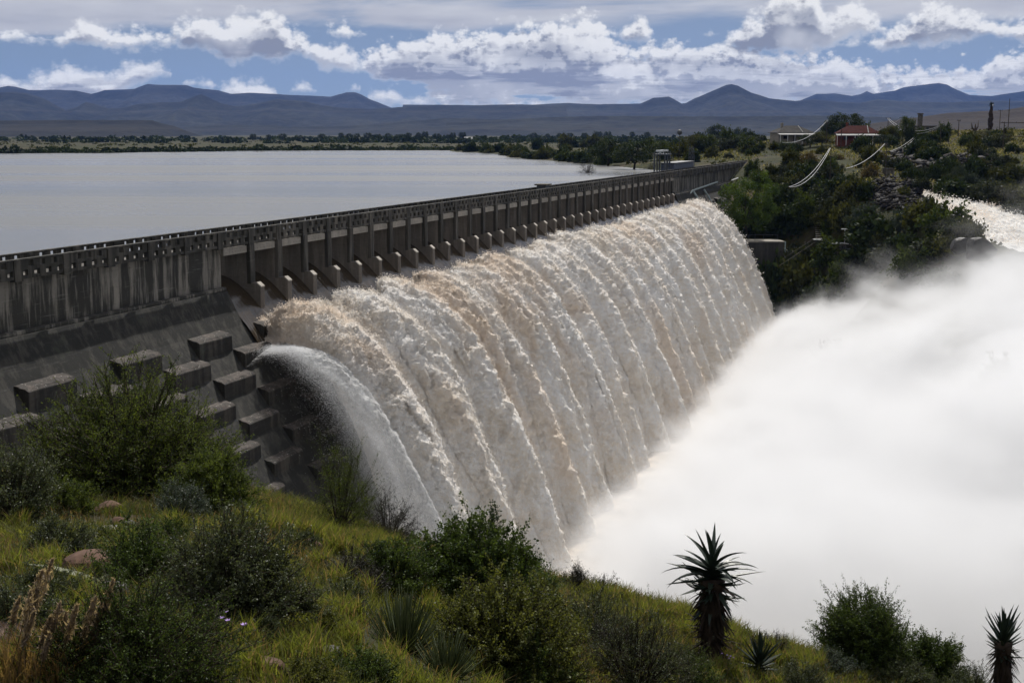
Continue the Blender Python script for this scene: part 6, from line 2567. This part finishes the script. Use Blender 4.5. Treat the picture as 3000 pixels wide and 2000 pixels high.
NEAR = [
    # px, base row, width, height, label, kind, maker
    (128, 505, 225, 138, 'large feathery thorn tree in front of the dam blocks', 'thorn_tree', mkb(401, 'acacia', 460, 10, 30, 0.0527, 0.45, 0.19, 0.0, 0.16, 0.42)),
    (212, 516, 100, 72, 'lower feathery thorn bush leaning right beside the large thorn tree', 'thorn_bush', mkb(402, 'acacia', 200, 9, 26, 0.0496, 0.42, 0.32, 0.1, 0.2)),
    (14, 524, 130, 92, 'dark grey green bush at the left edge of the photo below the baffle blocks', 'bush', mkb(403, 'grey', 130, 8, 22, 0.0372, 0.55, 0.28)),
    (62, 512, 78, 40, 'low green bush between the left edge bush and the large thorn tree', 'bush', mkb(404, 'acacia', 90, 7, 22, 0.0372, 0.5, 0.25)),
    (180, 520, 66, 46, 'small blue grey bush on the grass under the thorn tree', 'bush', mkb(405, 'bluegrey', 90, 7, 22, 0.0310, 0.5, 0.25)),
    (340, 531, 80, 96, 'upright feathery young tree against the white spray veil', 'young_tree', mkb(406, 'acacia', 60, 8, 22, 0.0465, 0.32, 0.55, -0.2, 0.25, 0.3)),
    (388, 540, 70, 52, 'wispy twiggy young tree leaning right towards the fall', 'young_tree', mkb(407, 'twig', 60, 8, 13, 0.0434, 0.30, 0.55, 0.05, 0.3, 0.3)),
    (478, 616, 155, 116, 'big dense dark green bush in front of the falling water', 'bush', mkb(408, 'dark', 240, 9, 28, 0.0527, 0.7, 0.18, 0.0, 0.15, 0.45)),
    (528, 606, 74, 56, 'dark twiggy bush on the right shoulder of the big dense bush', 'bush', mkb(409, 'dark', 110, 8, 20, 0.0434, 0.6, 0.3)),
    (392, 592, 110, 56, 'dark low bush left of the big dense bush', 'bush', mkb(410, 'dark', 130, 8, 22, 0.0372, 0.6, 0.22)),
    (350, 588, 80, 42, 'thin grey twiggy bush beside the brown slab', 'bush', mkb(411, 'twig', 90, 7, 15, 0.0310, 0.4, 0.4)),
    (500, 680, 190, 122, 'broad olive green leafy bush below the big dense bush', 'bush', mkb(412, 'olive', 250, 9, 28, 0.0360, 0.7, 0.18, 0.0, 0.12, 0.45)),
    (590, 640, 84, 62, 'grey green bush left of the tall grass on the brow', 'bush', mkb(413, 'grey', 120, 8, 22, 0.0310, 0.5, 0.28)),
    (232, 622, 172, 118, 'large grey green glossy bush in the middle of the grass slope', 'bush', mkb(414, 'grey', 300, 9, 24, 0.0248, 0.6, 0.34, 0.0, 0.1, 0.35)),
    (140, 590, 125, 78, 'dark bush behind the big brown boulder', 'bush', mkb(415, 'dark', 160, 8, 24, 0.0260, 0.6, 0.28)),
    (132, 694, 225, 130, 'wide dark small leaved bush at the bottom left behind the plumes', 'bush', mkb(416, 'dark', 330, 9, 26, 0.0167, 0.6, 0.26, 0.0, 0.1, 0.35)),
    (20, 640, 110, 66, 'dark bush at the left edge behind the feathery plumes', 'bush', mkb(417, 'grey', 160, 8, 24, 0.0186, 0.6, 0.26)),
    (520, 700, 130, 80, 'dark bush at the bottom centre of the photo', 'bush', mkb(418, 'dark', 200, 8, 26, 0.0279, 0.6, 0.22)),
    (635, 700, 140, 100, 'wide spiky dark bush left of the tall aloe', 'bush', mkb(419, 'grey', 190, 8, 22, 0.0298, 0.5, 0.5)),
    (690, 692, 70, 50, 'dark bush at the foot of the tall aloe', 'bush', mkb(420, 'dark', 120, 8, 22, 0.0279, 0.5, 0.3)),
    (576, 590, 38, 34, 'small bare twiggy bush on the brow right of the big bushes', 'bush', mkb(421, 'twig', 50, 7, 13, 0.0372, 0.35, 0.5)),
    (603, 597, 36, 24, 'second small twiggy bush on the brow, lower one', 'bush', mkb(422, 'twig', 45, 7, 13, 0.0372, 0.35, 0.45)),
    (772, 640, 46, 28, 'small twiggy grey bush between the aloe and the round bush', 'bush', mkb(423, 'twig', 60, 7, 17, 0.0372, 0.35, 0.4)),
    (862, 672, 106, 90, 'round very dark bush standing against the spray', 'bush', mkb(424, 'dark', 400, 9, 26, 0.0465, 0.6, 0.26, 0.0, 0.15, 0.45)),
    (930, 682, 84, 58, 'dark green bush sloping down right of the round very dark bush', 'bush', mkb(425, 'dark', 240, 8, 24, 0.0465, 0.65, 0.2)),
    (834, 676, 60, 30, 'pale grey green low bush in front of the round very dark bush', 'bush', mkb(426, 'bluegrey', 100, 7, 20, 0.0372, 0.45, 0.25)),
    (900, 690, 90, 34, 'grey green bush at the bottom right below the dark bushes', 'bush', mkb(427, 'grey', 120, 7, 22, 0.0372, 0.5, 0.3)),
    (972, 684, 60, 52, 'spiky upright bush just left of the right hand aloe', 'bush', mkb(428, 'grey', 100, 7, 20, 0.0372, 0.5, 0.55)),
    (1010, 692, 60, 40, 'dark bush in front of the right hand aloe', 'bush', mkb(429, 'dark', 100, 7, 20, 0.0372, 0.55, 0.3)),
    (800, 696, 80, 36, 'blackish spiky low bush at the bottom right of the small aloe', 'bush', mkb(430, 'grey', 110, 7, 20, 0.0341, 0.45, 0.5)),
    (290, 548, 60, 26, 'low grey bush on the grassy brow left of the brown slab', 'bush', mkb(431, 'grey', 80, 7, 20, 0.0310, 0.5, 0.3)),
    (60, 560, 90, 48, 'greyish small leaved bush on the grass at the left', 'bush', mkb(432, 'grey', 120, 8, 22, 0.0260, 0.55, 0.3)),
    (44, 604, 84, 44, 'grey green bush between the boulder and the plumes', 'bush', mkb(434, 'grey', 130, 8, 22, 0.0211, 0.55, 0.3)),
    (300, 626, 74, 46, 'small leaved bush right of the large glossy bush', 'bush', mkb(435, 'olive', 120, 8, 20, 0.0230, 0.5, 0.32)),
    (342, 612, 60, 40, 'dark thin bush above the rod bushes', 'bush', mkb(436, 'grey', 90, 8, 20, 0.0240, 0.5, 0.35)),
    (246, 536, 56, 26, 'low olive bush on the brow near the dam blocks', 'bush', mkb(437, 'olive', 80, 7, 20, 0.0280, 0.5, 0.3)),
    (172, 548, 64, 34, 'dark low bush left of the large glossy bush', 'bush', mkb(438, 'dark', 100, 8, 20, 0.0260, 0.5, 0.3)),
    (100, 548, 50, 24, 'low olive bush above the big brown boulder', 'bush', mkb(439, 'olive', 70, 7, 20, 0.0250, 0.5, 0.3)),
    (360, 690, 90, 50, 'dark green bush in the bottom grass left of the rods', 'bush', mkb(440, 'dark', 130, 8, 22, 0.0200, 0.5, 0.3)),
    (262, 640, 50, 26, 'small grey bush at the foot of the large glossy bush', 'bush', mkb(443, 'grey', 80, 7, 20, 0.0190, 0.5, 0.35)),
    (610, 660, 70, 44, 'brownish twiggy bush left of the wide spiky bush', 'bush', mkb(444, 'twig', 90, 7, 14, 0.0280, 0.4, 0.4)),
    (300, 690, 90, 40, 'low green bush in the grass at the bottom below the slabs', 'bush', mkb(433, 'olive', 110, 7, 22, 0.0198, 0.5, 0.25)),
]
for px, base, w, h, lab, kind, mk in NEAR:
    tree_like = kind.endswith('tree')
    near_plant(px, base, w, h, lab, kind, mk, parts=('trunk', 'crown') if tree_like else ('stem', 'foliage'))

# fine leafy sprigs in bright sun at the bottom edge
def mk_sprig(seed):
    return lambda w, h: make_bush('sprig_bush', seed, w, h, 26, 4, 16, 'sprig', 0.035, 0.6, 0.45, -0.3, 0.3, 0.5)


near_plant(540, 692, 40, 40, 'bright yellow green leafy sprig at the bottom edge, left one', 'sprig_bush', mk_sprig(441), 'bright sprigs at the bottom edge')
near_plant(566, 694, 34, 46, 'bright yellow green leafy sprig at the bottom edge, taller right one', 'sprig_bush', mk_sprig(442), 'bright sprigs at the bottom edge')


# the bush of bare green rods
def mk_rods(seed, n):
    def f(w, h):
        rng = np.random.default_rng(seed)
        az = rng.random(n) * 6.283
        tilt = rng.random(n) ** 0.7 * 1.45
        L = h * (0.65 + 0.45 * rng.random(n))
        d = np.stack([np.cos(az) * np.sin(tilt) * w / h, np.sin(az) * np.sin(tilt) * w / h, np.cos(tilt)], 1)
        p0 = np.stack([np.cos(az), np.sin(az), az * 0], 1) * 0.12 * w * rng.random((n, 1))
        p1 = p0 + d * L[:, None] + np.array([0, 0, 0.16 * h])
        mid = p0 + d * (L * 0.5)[:, None] - np.array([0, 0, 0.05 * h])
        v, q = tubes(p0, p1, np.full(n, 0.011), np.full(n, 0.005), 4, mid)
        tint = np.repeat(rng.random(n), 12)
        fm = np_mesh('rod_foliage', v, q, [LEAF['rod']], smooth=True, col=np.stack([tint] * 3, -1))
        b = MB()
        for i in range(8):
            a = i * 0.785
            b.tube([(0, 0, -.1), (math.cos(a) * w * .12, math.sin(a) * w * .12, h * .22)], 0.025, 5, 0.015)
        return b.mesh('rod_stems', BARK), fm
    return f


near_plant(402, 648, 84, 56, 'fountain shaped bush of bare green rods left of the olive bush', 'rod_bush', mk_rods(450, 230))
near_plant(446, 674, 72, 44, 'second bush of bare green rods below the olive bush', 'rod_bush', mk_rods(451, 170))


# ------------------------------------------------------------------ aloes
M_DEADLEAF = leaf_material('dead_aloe_leaf', (0.024, 0.017, 0.012), (0.075, 0.050, 0.034), 0.8, 0.15, 0.05)


def aloe(px, base, top, rpx, label, seed, stem=True, leaves=58, Y=None, updo=False):
    if Y is None:
        g = near_at(px, base)
    else:
        x = P(px, base, Y).x
        g = Vector((x, Y, gz(x, Y)))
    k = g.y / 1316 * 1.03
    H = P(px, top, g.y).z - g.z
    rad = rpx * k
    rr = random.Random(seed)
    e = empty('aloe', (g.x, g.y, g.z), label, 'aloe', None, rr.random() * 6)
    hz = H - rad * 0.45 if stem else 0.12
    if stem:
        m = MB()
        zs = np.linspace(-0.15, hz, 12)
        m.tube([(0.02 * math.sin(i), 0, z) for i, z in enumerate(zs)], [rad * (0.25 + 0.04 * math.sin(i * 1.9)) for i in range(12)], 10)
        local(e, m, 'trunk', M_ALOESKIRT, smooth=True)
        # the skirt of old hanging leaves
        m = MB()
        for i in range(300):
            t = rr.random() ** 0.9
            z = hz * (0.16 + 0.84 * t)
            slerp_leaf(m, (0, 0, z), rr.random() * 6.283, rad * rr.uniform(0.45, 0.85), rad * 0.12, rr.uniform(-0.9, -0.3) - 0.3 * (1 - t), rr.uniform(-0.9, -0.2) if t > 0.5 else rr.uniform(-1.4, 1.8), 0.25, 5)
        local(e, m, 'dead_leaf_skirt', M_DEADLEAF)
    m = MB()
    for i in range(leaves):
        t = i / leaves
        az = i * 2.39996 + rr.uniform(-.5, .5)
        if updo:
            rise, curl = 1.45 - 1.5 * t + rr.uniform(-.12, .12), rr.uniform(-0.25, 0.35)
        else:
            rise, curl = float(np.interp(t, [0, .12, .2, .68, .78, 1], [1.3, .75, .45, -.10, -.45, -1.15])) + rr.uniform(-.28, .28), rr.uniform(-1.25, -0.1) if t < 0.45 else rr.uniform(-0.7, 0.9)
        L = rad * (0.62 + 0.45 * math.sin(math.pi * min(1, t + 0.22))) * rr.uniform(0.72, 1.2)
        z = hz + rad * 0.28 * (1 - t) - rad * 0.50 * t * (1 if stem else 0.2)
        slerp_leaf(m, (0, 0, max(z, 0.02)), az, L, rad * 0.17, rise, curl, 0.42, 8, rr.uniform(-.3, .3))
    local(e, m, 'leaf_rosette', M_ALOE)
    e.rotation_euler = (rr.uniform(-.05, .05), rr.uniform(-.06, .06), e.rotation_euler[2])
    return e


aloe(711, 664, 560, 47, 'tall single stemmed aloe with a shaggy brown skirt, against the spray', 501, True, 84, Y=30.5)
aloe(759, 672, 640, 34, 'low stemless aloe rosette with pointed leaves beside the tall aloe', 502, False, 34, updo=True)
aloe(1003, 688, 628, 33, 'right hand aloe with an upright spiky rosette at the corner', 503, True, 66, Y=31.0, updo=True)


# two young reddish aloes beside the boulder and a pale fallen agave leaf
def small_aloe(px, base, hpx, label, mat, n, seed):
    g = near_at(px, base)
    k = g.y / 1316
    rr = random.Random(seed)
    m = MB()
    for i in range(n):
        slerp_leaf(m, (0, 0, 0), i * 2.4, hpx * k * rr.uniform(.8, 1.1), hpx * k * 0.28, rr.uniform(0.75, 1.45), rr.uniform(-.3, .3), 0.35, 6)
    o = m.obj('young_aloe', mat, label=label, cat='aloe', loc=g)
    return o


M_REDALOE = leaf_material('red_edged_aloe_leaf', (0.050, 0.040, 0.018), (0.17, 0.080, 0.035), 0.45, 0.4, 0.2)
M_PALELEAF = leaf_material('bleached_agave_leaf', (0.17, 0.18, 0.11), (0.36, 0.36, 0.26), 0.6, 0.3, 0.1)
small_aloe(74, 572, 19, 'young aloe with reddish upright leaves left of the brown boulder', M_REDALOE, 9, 1)
small_aloe(60, 567, 13, 'smaller reddish young aloe farther left of the boulder', M_REDALOE, 7, 2)
small_aloe(25, 562, 11, 'small pale aloe in the grass near the left edge', M_PALELEAF, 7, 4)
g = near_at(98, 593)
m = MB()
for a, L, w in ((2.9, 0.95, 0.16), (0.25, 0.75, 0.2), (0.7, 0.6, 0.17)):
    slerp_leaf(m, (0, 0, 0.12), a, L, w, 0.32, -0.35, 0.3, 7)
m.obj('fallen_leaf', M_PALELEAF, label='pale bleached agave leaf lying against the grey stone', cat='leaf', loc=g)

# ------------------------------------------------------------------ stones
M_BROWNROCK = plain('rust_brown_rock', (0.115, 0.066, 0.046), 0.85, 0.2, 0.45, 1.6, 0.8)
M_GREYROCK = plain('pale_grey_rock', (0.21, 0.20, 0.205), 0.85, 0.2, 0.4, 2.2, 0.8)
M_PINKROCK = plain('pinkish_sandstone', (0.235, 0.165, 0.130), 0.85, 0.2, 0.35, 1.8, 0.7)
M_DARKROCK = plain('dark_grey_rock', (0.085, 0.080, 0.080), 0.8, 0.25, 0.45, 2.0, 0.8)
STONES = [
    (88, 577, 56, 28, 1.0, M_BROWNROCK, 'big rust brown boulder with a dark shaded side'), (124, 583, 26, 15, 1.0, M_BROWNROCK, 'rust brown stone below the big boulder'),
    (143, 590, 24, 16, 1.0, M_BROWNROCK, 'rounded brown stone right of the pale grey stone'), (132, 592, 18, 11, 1.0, M_DARKROCK, 'dark stone between the brown ones'),
    (111, 598, 36, 20, 1.0, M_GREYROCK, 'pale grey smooth stone beside the fallen leaf'),
    (304, 551, 38, 13, 0.8, M_BROWNROCK, 'flat brown slab with a dark front on the grassy brow'), (288, 541, 18, 10, 0.8, M_PINKROCK, 'pinkish stone behind the flat brown slab'),
    (328, 543, 26, 4, 0.7, M_GREYROCK, 'thin pale stone right of the flat brown slab'), (284, 597, 20, 11, 1.0, M_DARKROCK, 'purplish grey stone right of the glossy bush'),
    (258, 672, 58, 15, 0.7, M_BROWNROCK, 'long tilted brown slab at the bottom'), (312, 668, 28, 8, 0.8, M_GREYROCK, 'pale blue grey flat stone right of the tilted slab'),
    (241, 676, 18, 14, 1.0, M_BROWNROCK, 'small brown block under the tilted slab'), (200, 684, 36, 24, 1.0, M_DARKROCK, 'dark grey rounded boulder at the bottom edge'),
    (170, 625, 34, 10, 0.8, M_GREYROCK, 'flat pale stone in the bright grass'), (10, 645, 60, 24, 1.0, M_PINKROCK, 'pinkish rock behind the plumes at the left edge'),
    (66, 684, 84, 20, 0.8, M_PINKROCK, 'long pinkish rock slab at the bottom left under the plumes'), (108, 512, 30, 12, 0.9, M_BROWNROCK, 'brown rock in the grass below the thorn tree'),
    (118, 526, 16, 9, 1.0, M_BROWNROCK, 'small dark brown rock in the grass, left one'), (128, 527, 14, 8, 1.0, M_DARKROCK, 'small dark rock in the grass, right one'),
    (106, 531, 26, 6, 0.9, M_GREYROCK, 'pale flat rock in the grass below the brown rock'), (190, 556, 26, 8, 0.8, M_PINKROCK, 'pinkish flat rock left of the glossy bush'),
    (330, 660, 34, 16, 1.0, M_DARKROCK, 'dark rock under the rod bush'),
]
for i, (px, base, w, h, dp, mat, lab) in enumerate(STONES):
    g = near_at(px, base)
    k = g.y / 1316 * 1.03
    me = rock_mesh('stone', 600 + i, w * k * 0.55, w * k * 0.45 * dp, h * k * 0.75, mat, 3)
    o = link('stone', me, None, lab, 'rock', 'stones on the near slope', loc=(g.x, g.y, g.z + h * k * 0.34))
    o.rotation_euler = (rngn.uniform(-.1, .1), rngn.uniform(-.12, .12), rngn.uniform(-.3, .3))


# ------------------------------------------------------------------ grass of the near slope
def near_grass():
    rng = np.random.default_rng(41)
    M = 560000
    y = 4.0 + 44.0 * rng.random(M) ** 0.75
    u = np.where(rng.random(M) < 0.78, rng.uniform(-0.46, 0.46, M), rng.uniform(-0.95, 0.7, M))
    x = u * y
    z = ground(x, y)
    p3 = np.stack([x, y, x * 0], -1)
    pat = fbm(p3 * 0.22, 4, 0.6)
    fine = fbm(p3 * 1.3 + 5, 3)
    dens = np.clip(0.55 + 1.3 * pat + 0.9 * fine, 0.05, 1)
    keep = rng.random(M) < dens
    p = np.stack([x, y, z], -1)[keep]
    pat, fine = pat[keep], fine[keep]
    m = len(p)
    straw = (fbm(p * np.array([1, 1, 0]) * 0.35 + 30, 3) + 0.25 * rng.normal(size=m)) > 0.20
    lush = sstep(-0.25, 0.35, pat + 0.15 * rng.normal(size=m))[:, None]
    c = np.array([[0.055, 0.066, 0.017]]) * (1 - lush) + np.array([[0.130, 0.142, 0.030]]) * lush
    c = np.where(straw[:, None], np.array([[0.150, 0.105, 0.055]]), c)
    c = c * (0.6 + 0.8 * rng.random((m, 1)))
    h = (0.10 + 0.26 * rng.random(m) ** 1.5) * (0.8 + 0.5 * np.clip(pat + 0.5, 0, 1.2))
    h *= np.clip(0.55 + p[:, 1] / 40, 0.55, 1.3)
    w = 0.006 + 0.006 * rng.random(m) + p[:, 1] * 0.00028
    v, q, t, cc = blades(p, h, 0.35 + 0.6 * rng.random(m), w, c, rng)
    me = np_mesh('grass', v, [q, t], [M_GRASS, M_GRASS], col=cc)
    link('grass', me, kind='stuff', label='green and straw coloured grass over the near slope')

    # taller tufts: clumps of arching blades
    V, Q, T, C = [], [], [], []
    k = 0
    tufts = [(660 + rngn.uniform(-75, 75), 0) for _ in range(34)] + [(rngn.uniform(250, 415), 1) for _ in range(24)] + [(rngn.uniform(770, 830), 0) for _ in range(14)] + [(rngn.uniform(0, 1024), 2) for _ in range(130)]
    for px, mode in tufts:
        if mode == 0:
            py = float(np.interp(px, [560, 600, 690, 760, 830, 900], [588, 598, 622, 648, 664, 676])) + abs(rngn.gauss(0, 10))
        elif mode == 1:
            py = float(np.interp(px, [250, 415], [528, 552])) + abs(rngn.gauss(0, 6))
        else:
            py = rngn.uniform(float(np.interp(px, [0, 260, 560, 800, 1024], [520, 530, 600, 660, 690])), 700)
        g = near_at(px, py)
        if g.y > 44:
            continue
        n = 150
        r = 0.05 + 0.14 * rng.random(n)
        a = rng.random(n) * 6.283
        pp = np.stack([g.x + r * np.cos(a), g.y + r * np.sin(a), np.full(n, g.z)], 1)
        tone = rng.random(n)[:, None]
        cc = np.where(tone < 0.22, np.array([[0.21, 0.155, 0.08]]), np.array([[0.130, 0.152, 0.032]])) * (0.7 + 0.6 * rng.random((n, 1)))
        hh = (0.35 + 0.35 * rng.random(n)) * (1.15 if mode == 0 else 0.8 if mode == 2 else 0.9)
        if g.y < 18:
            hh *= 0.75
        v, q, t, c2 = blades(pp, hh, 0.15 + 0.55 * rng.random(n), 0.008 + g.y * 0.0003 + 0.006 * rng.random(n), cc, rng)
        V.append(v)
        Q.append(q + k)
        T.append(t + k)
        C.append(c2)
        k += len(v)
    me = np_mesh('tall_grass', np.concatenate(V), [np.concatenate(Q), np.concatenate(T)], [M_GRASS, M_GRASS], col=np.concatenate(C))
    link('tall_grass', me, kind='stuff', label='taller tufts of green grass along the brow and between the bushes')


near_grass()


# feathery seed plumes at the bottom left
M_PLUME = grass_material('feathery_plume')


def plume_grass(label, spots, seed, tone, stalk, fz):
    """one tussock: thin stalks, each with a fluffy head"""
    rng = np.random.default_rng(seed)
    g0 = near_at(*spots[0][:2])
    e = empty('plume_grass', g0, label, 'grass tuft', 'feathery grass tussocks at the bottom left')
    SV, SQ, ST_, SC_ = [], [], [], []
    k = 0
    for px, py, hpx in spots:
        g = near_at(px, py)
        kk = g.y / 1316
        H = hpx * kk
        lean = np.array([rng.uniform(0.05, 0.30), rng.uniform(-0.1, 0.1), 0])
        base = np.array(g) - np.array(g0)
        tip = base + np.array([0, 0, H]) + lean * H
        n = 30
        pp = np.repeat(base[None], n, 0) + rng.normal(0, 0.05, (n, 3)) * np.array([1, 1, 0])
        c = np.array([[0.19, 0.125, 0.060]]) * (0.6 + 0.8 * rng.random((n, 1)))
        v, q, t, cc = blades(pp, H * (0.35 + 0.5 * rng.random(n)), 0.2 + 0.5 * rng.random(n), np.full(n, 0.009), c, rng)
        SV.append(v); SQ.append(q + k); ST_.append(t + k); SC_.append(cc)
        k += len(v)
        # the head: many hairs along the last third of the stalk
        n = 260
        tt = 0.60 + 0.40 * rng.random(n)
        wid = np.sin(np.pi * np.clip((tt - 0.56) / 0.46, 0, 1)) * H * 0.036
        c0 = base + (tip - base) * tt[:, None] + np.array([0.12, 0, 0]) * (tt[:, None] - 0.6) * H
        d = rng.normal(size=(n, 3)) * 0.55 + np.array([0.25, 0, 1.0])
        d /= np.linalg.norm(d, axis=1)[:, None]
        c1 = c0 + rng.normal(0, 0.6, (n, 3)) * wid[:, None]
        L = 0.030 + 0.04 * rng.random(n)
        vv, ff = leaf_quads(c1, d, L, rng, 0.20)
        hair = np.array([[0.30, 0.235, 0.185]]) * (0.6 + 0.7 * rng.random((n, 1)))
        me = np_mesh('plume', vv, ff, [M_PLUME], col=np.repeat(hair, 4, 0))
        pl = link('plume', me, e)
        b = MB()
        b.tube([tuple(base), tuple(base + (tip - base) * 0.5), tuple(tip)], 0.004, 3, 0.0015)
        pl2 = b.mesh('stalk', BARK)
        link('stalk', pl2, pl)
    me = np_mesh('blades', np.concatenate(SV), [np.concatenate(SQ), np.concatenate(ST_)], [M_GRASS, M_GRASS], col=np.concatenate(SC_))
    link('blades', me, e)


plume_grass('tall feathery seed plumes of grass in the bottom left corner', [(6, 690, 130), (18, 690, 110), (30, 690, 84), (40, 690, 100), (48, 690, 88), (2, 680, 90), (26, 694, 118), (12, 700, 96), (56, 698, 104), (20, 684, 140), (36, 700, 72)], 701, 0, 0, 0)
plume_grass('feathery seed plumes right of the corner tussock', [(62, 692, 92), (72, 694, 110), (80, 694, 76), (92, 694, 92), (104, 696, 70), (112, 696, 60), (86, 690, 128)], 702, 0, 0, 0)
plume_grass('two thin seed plumes beside the dark boulder at the bottom', [(206, 694, 60), (215, 696, 40), (140, 696, 36), (150, 696, 44)], 703, 0, 0, 0)

# a few violet flowers
M_VIOLET = plain('violet_petal', (0.34, 0.22, 0.52), 0.6, 0.2, 0.2, 8.0)
for i, (px, py, lab) in enumerate([(222, 585, 'violet flowers in the grass below the glossy bush'), (238, 655, 'violet flowers above the tilted brown slab'), (716, 664, 'violet flowers left of the low aloe rosette')]):
    g = near_at(px, py) if px < 700 else Vector((P(728, 655, 29.5).x, 29.5, P(728, 655, 29.5).z - 0.35))
    rr = random.Random(i)
    e = empty('wild_flower', g, lab, 'flower', 'violet flowers in the grass')
    b = MB()
    for j in range(5):
        a = Vector((rr.uniform(-.16, .16), rr.uniform(-.1, .1), rr.uniform(.25, .42)))
        b.tube([(0, 0, 0), a], 0.004, 3)
    local(e, b, 'stem', LEAF['olive'])
    b = MB()
    rr = random.Random(i)
    for j in range(5):
        a = Vector((rr.uniform(-.16, .16), rr.uniform(-.1, .1), rr.uniform(.25, .42)))
        for q in range(6):
            slerp_leaf(b, a, q * 1.05, 0.035, 0.022, 0.5, -0.3, 0.15, 3)
    local(e, b, 'petals', M_VIOLET)
print('objects', len(bpy.data.objects))
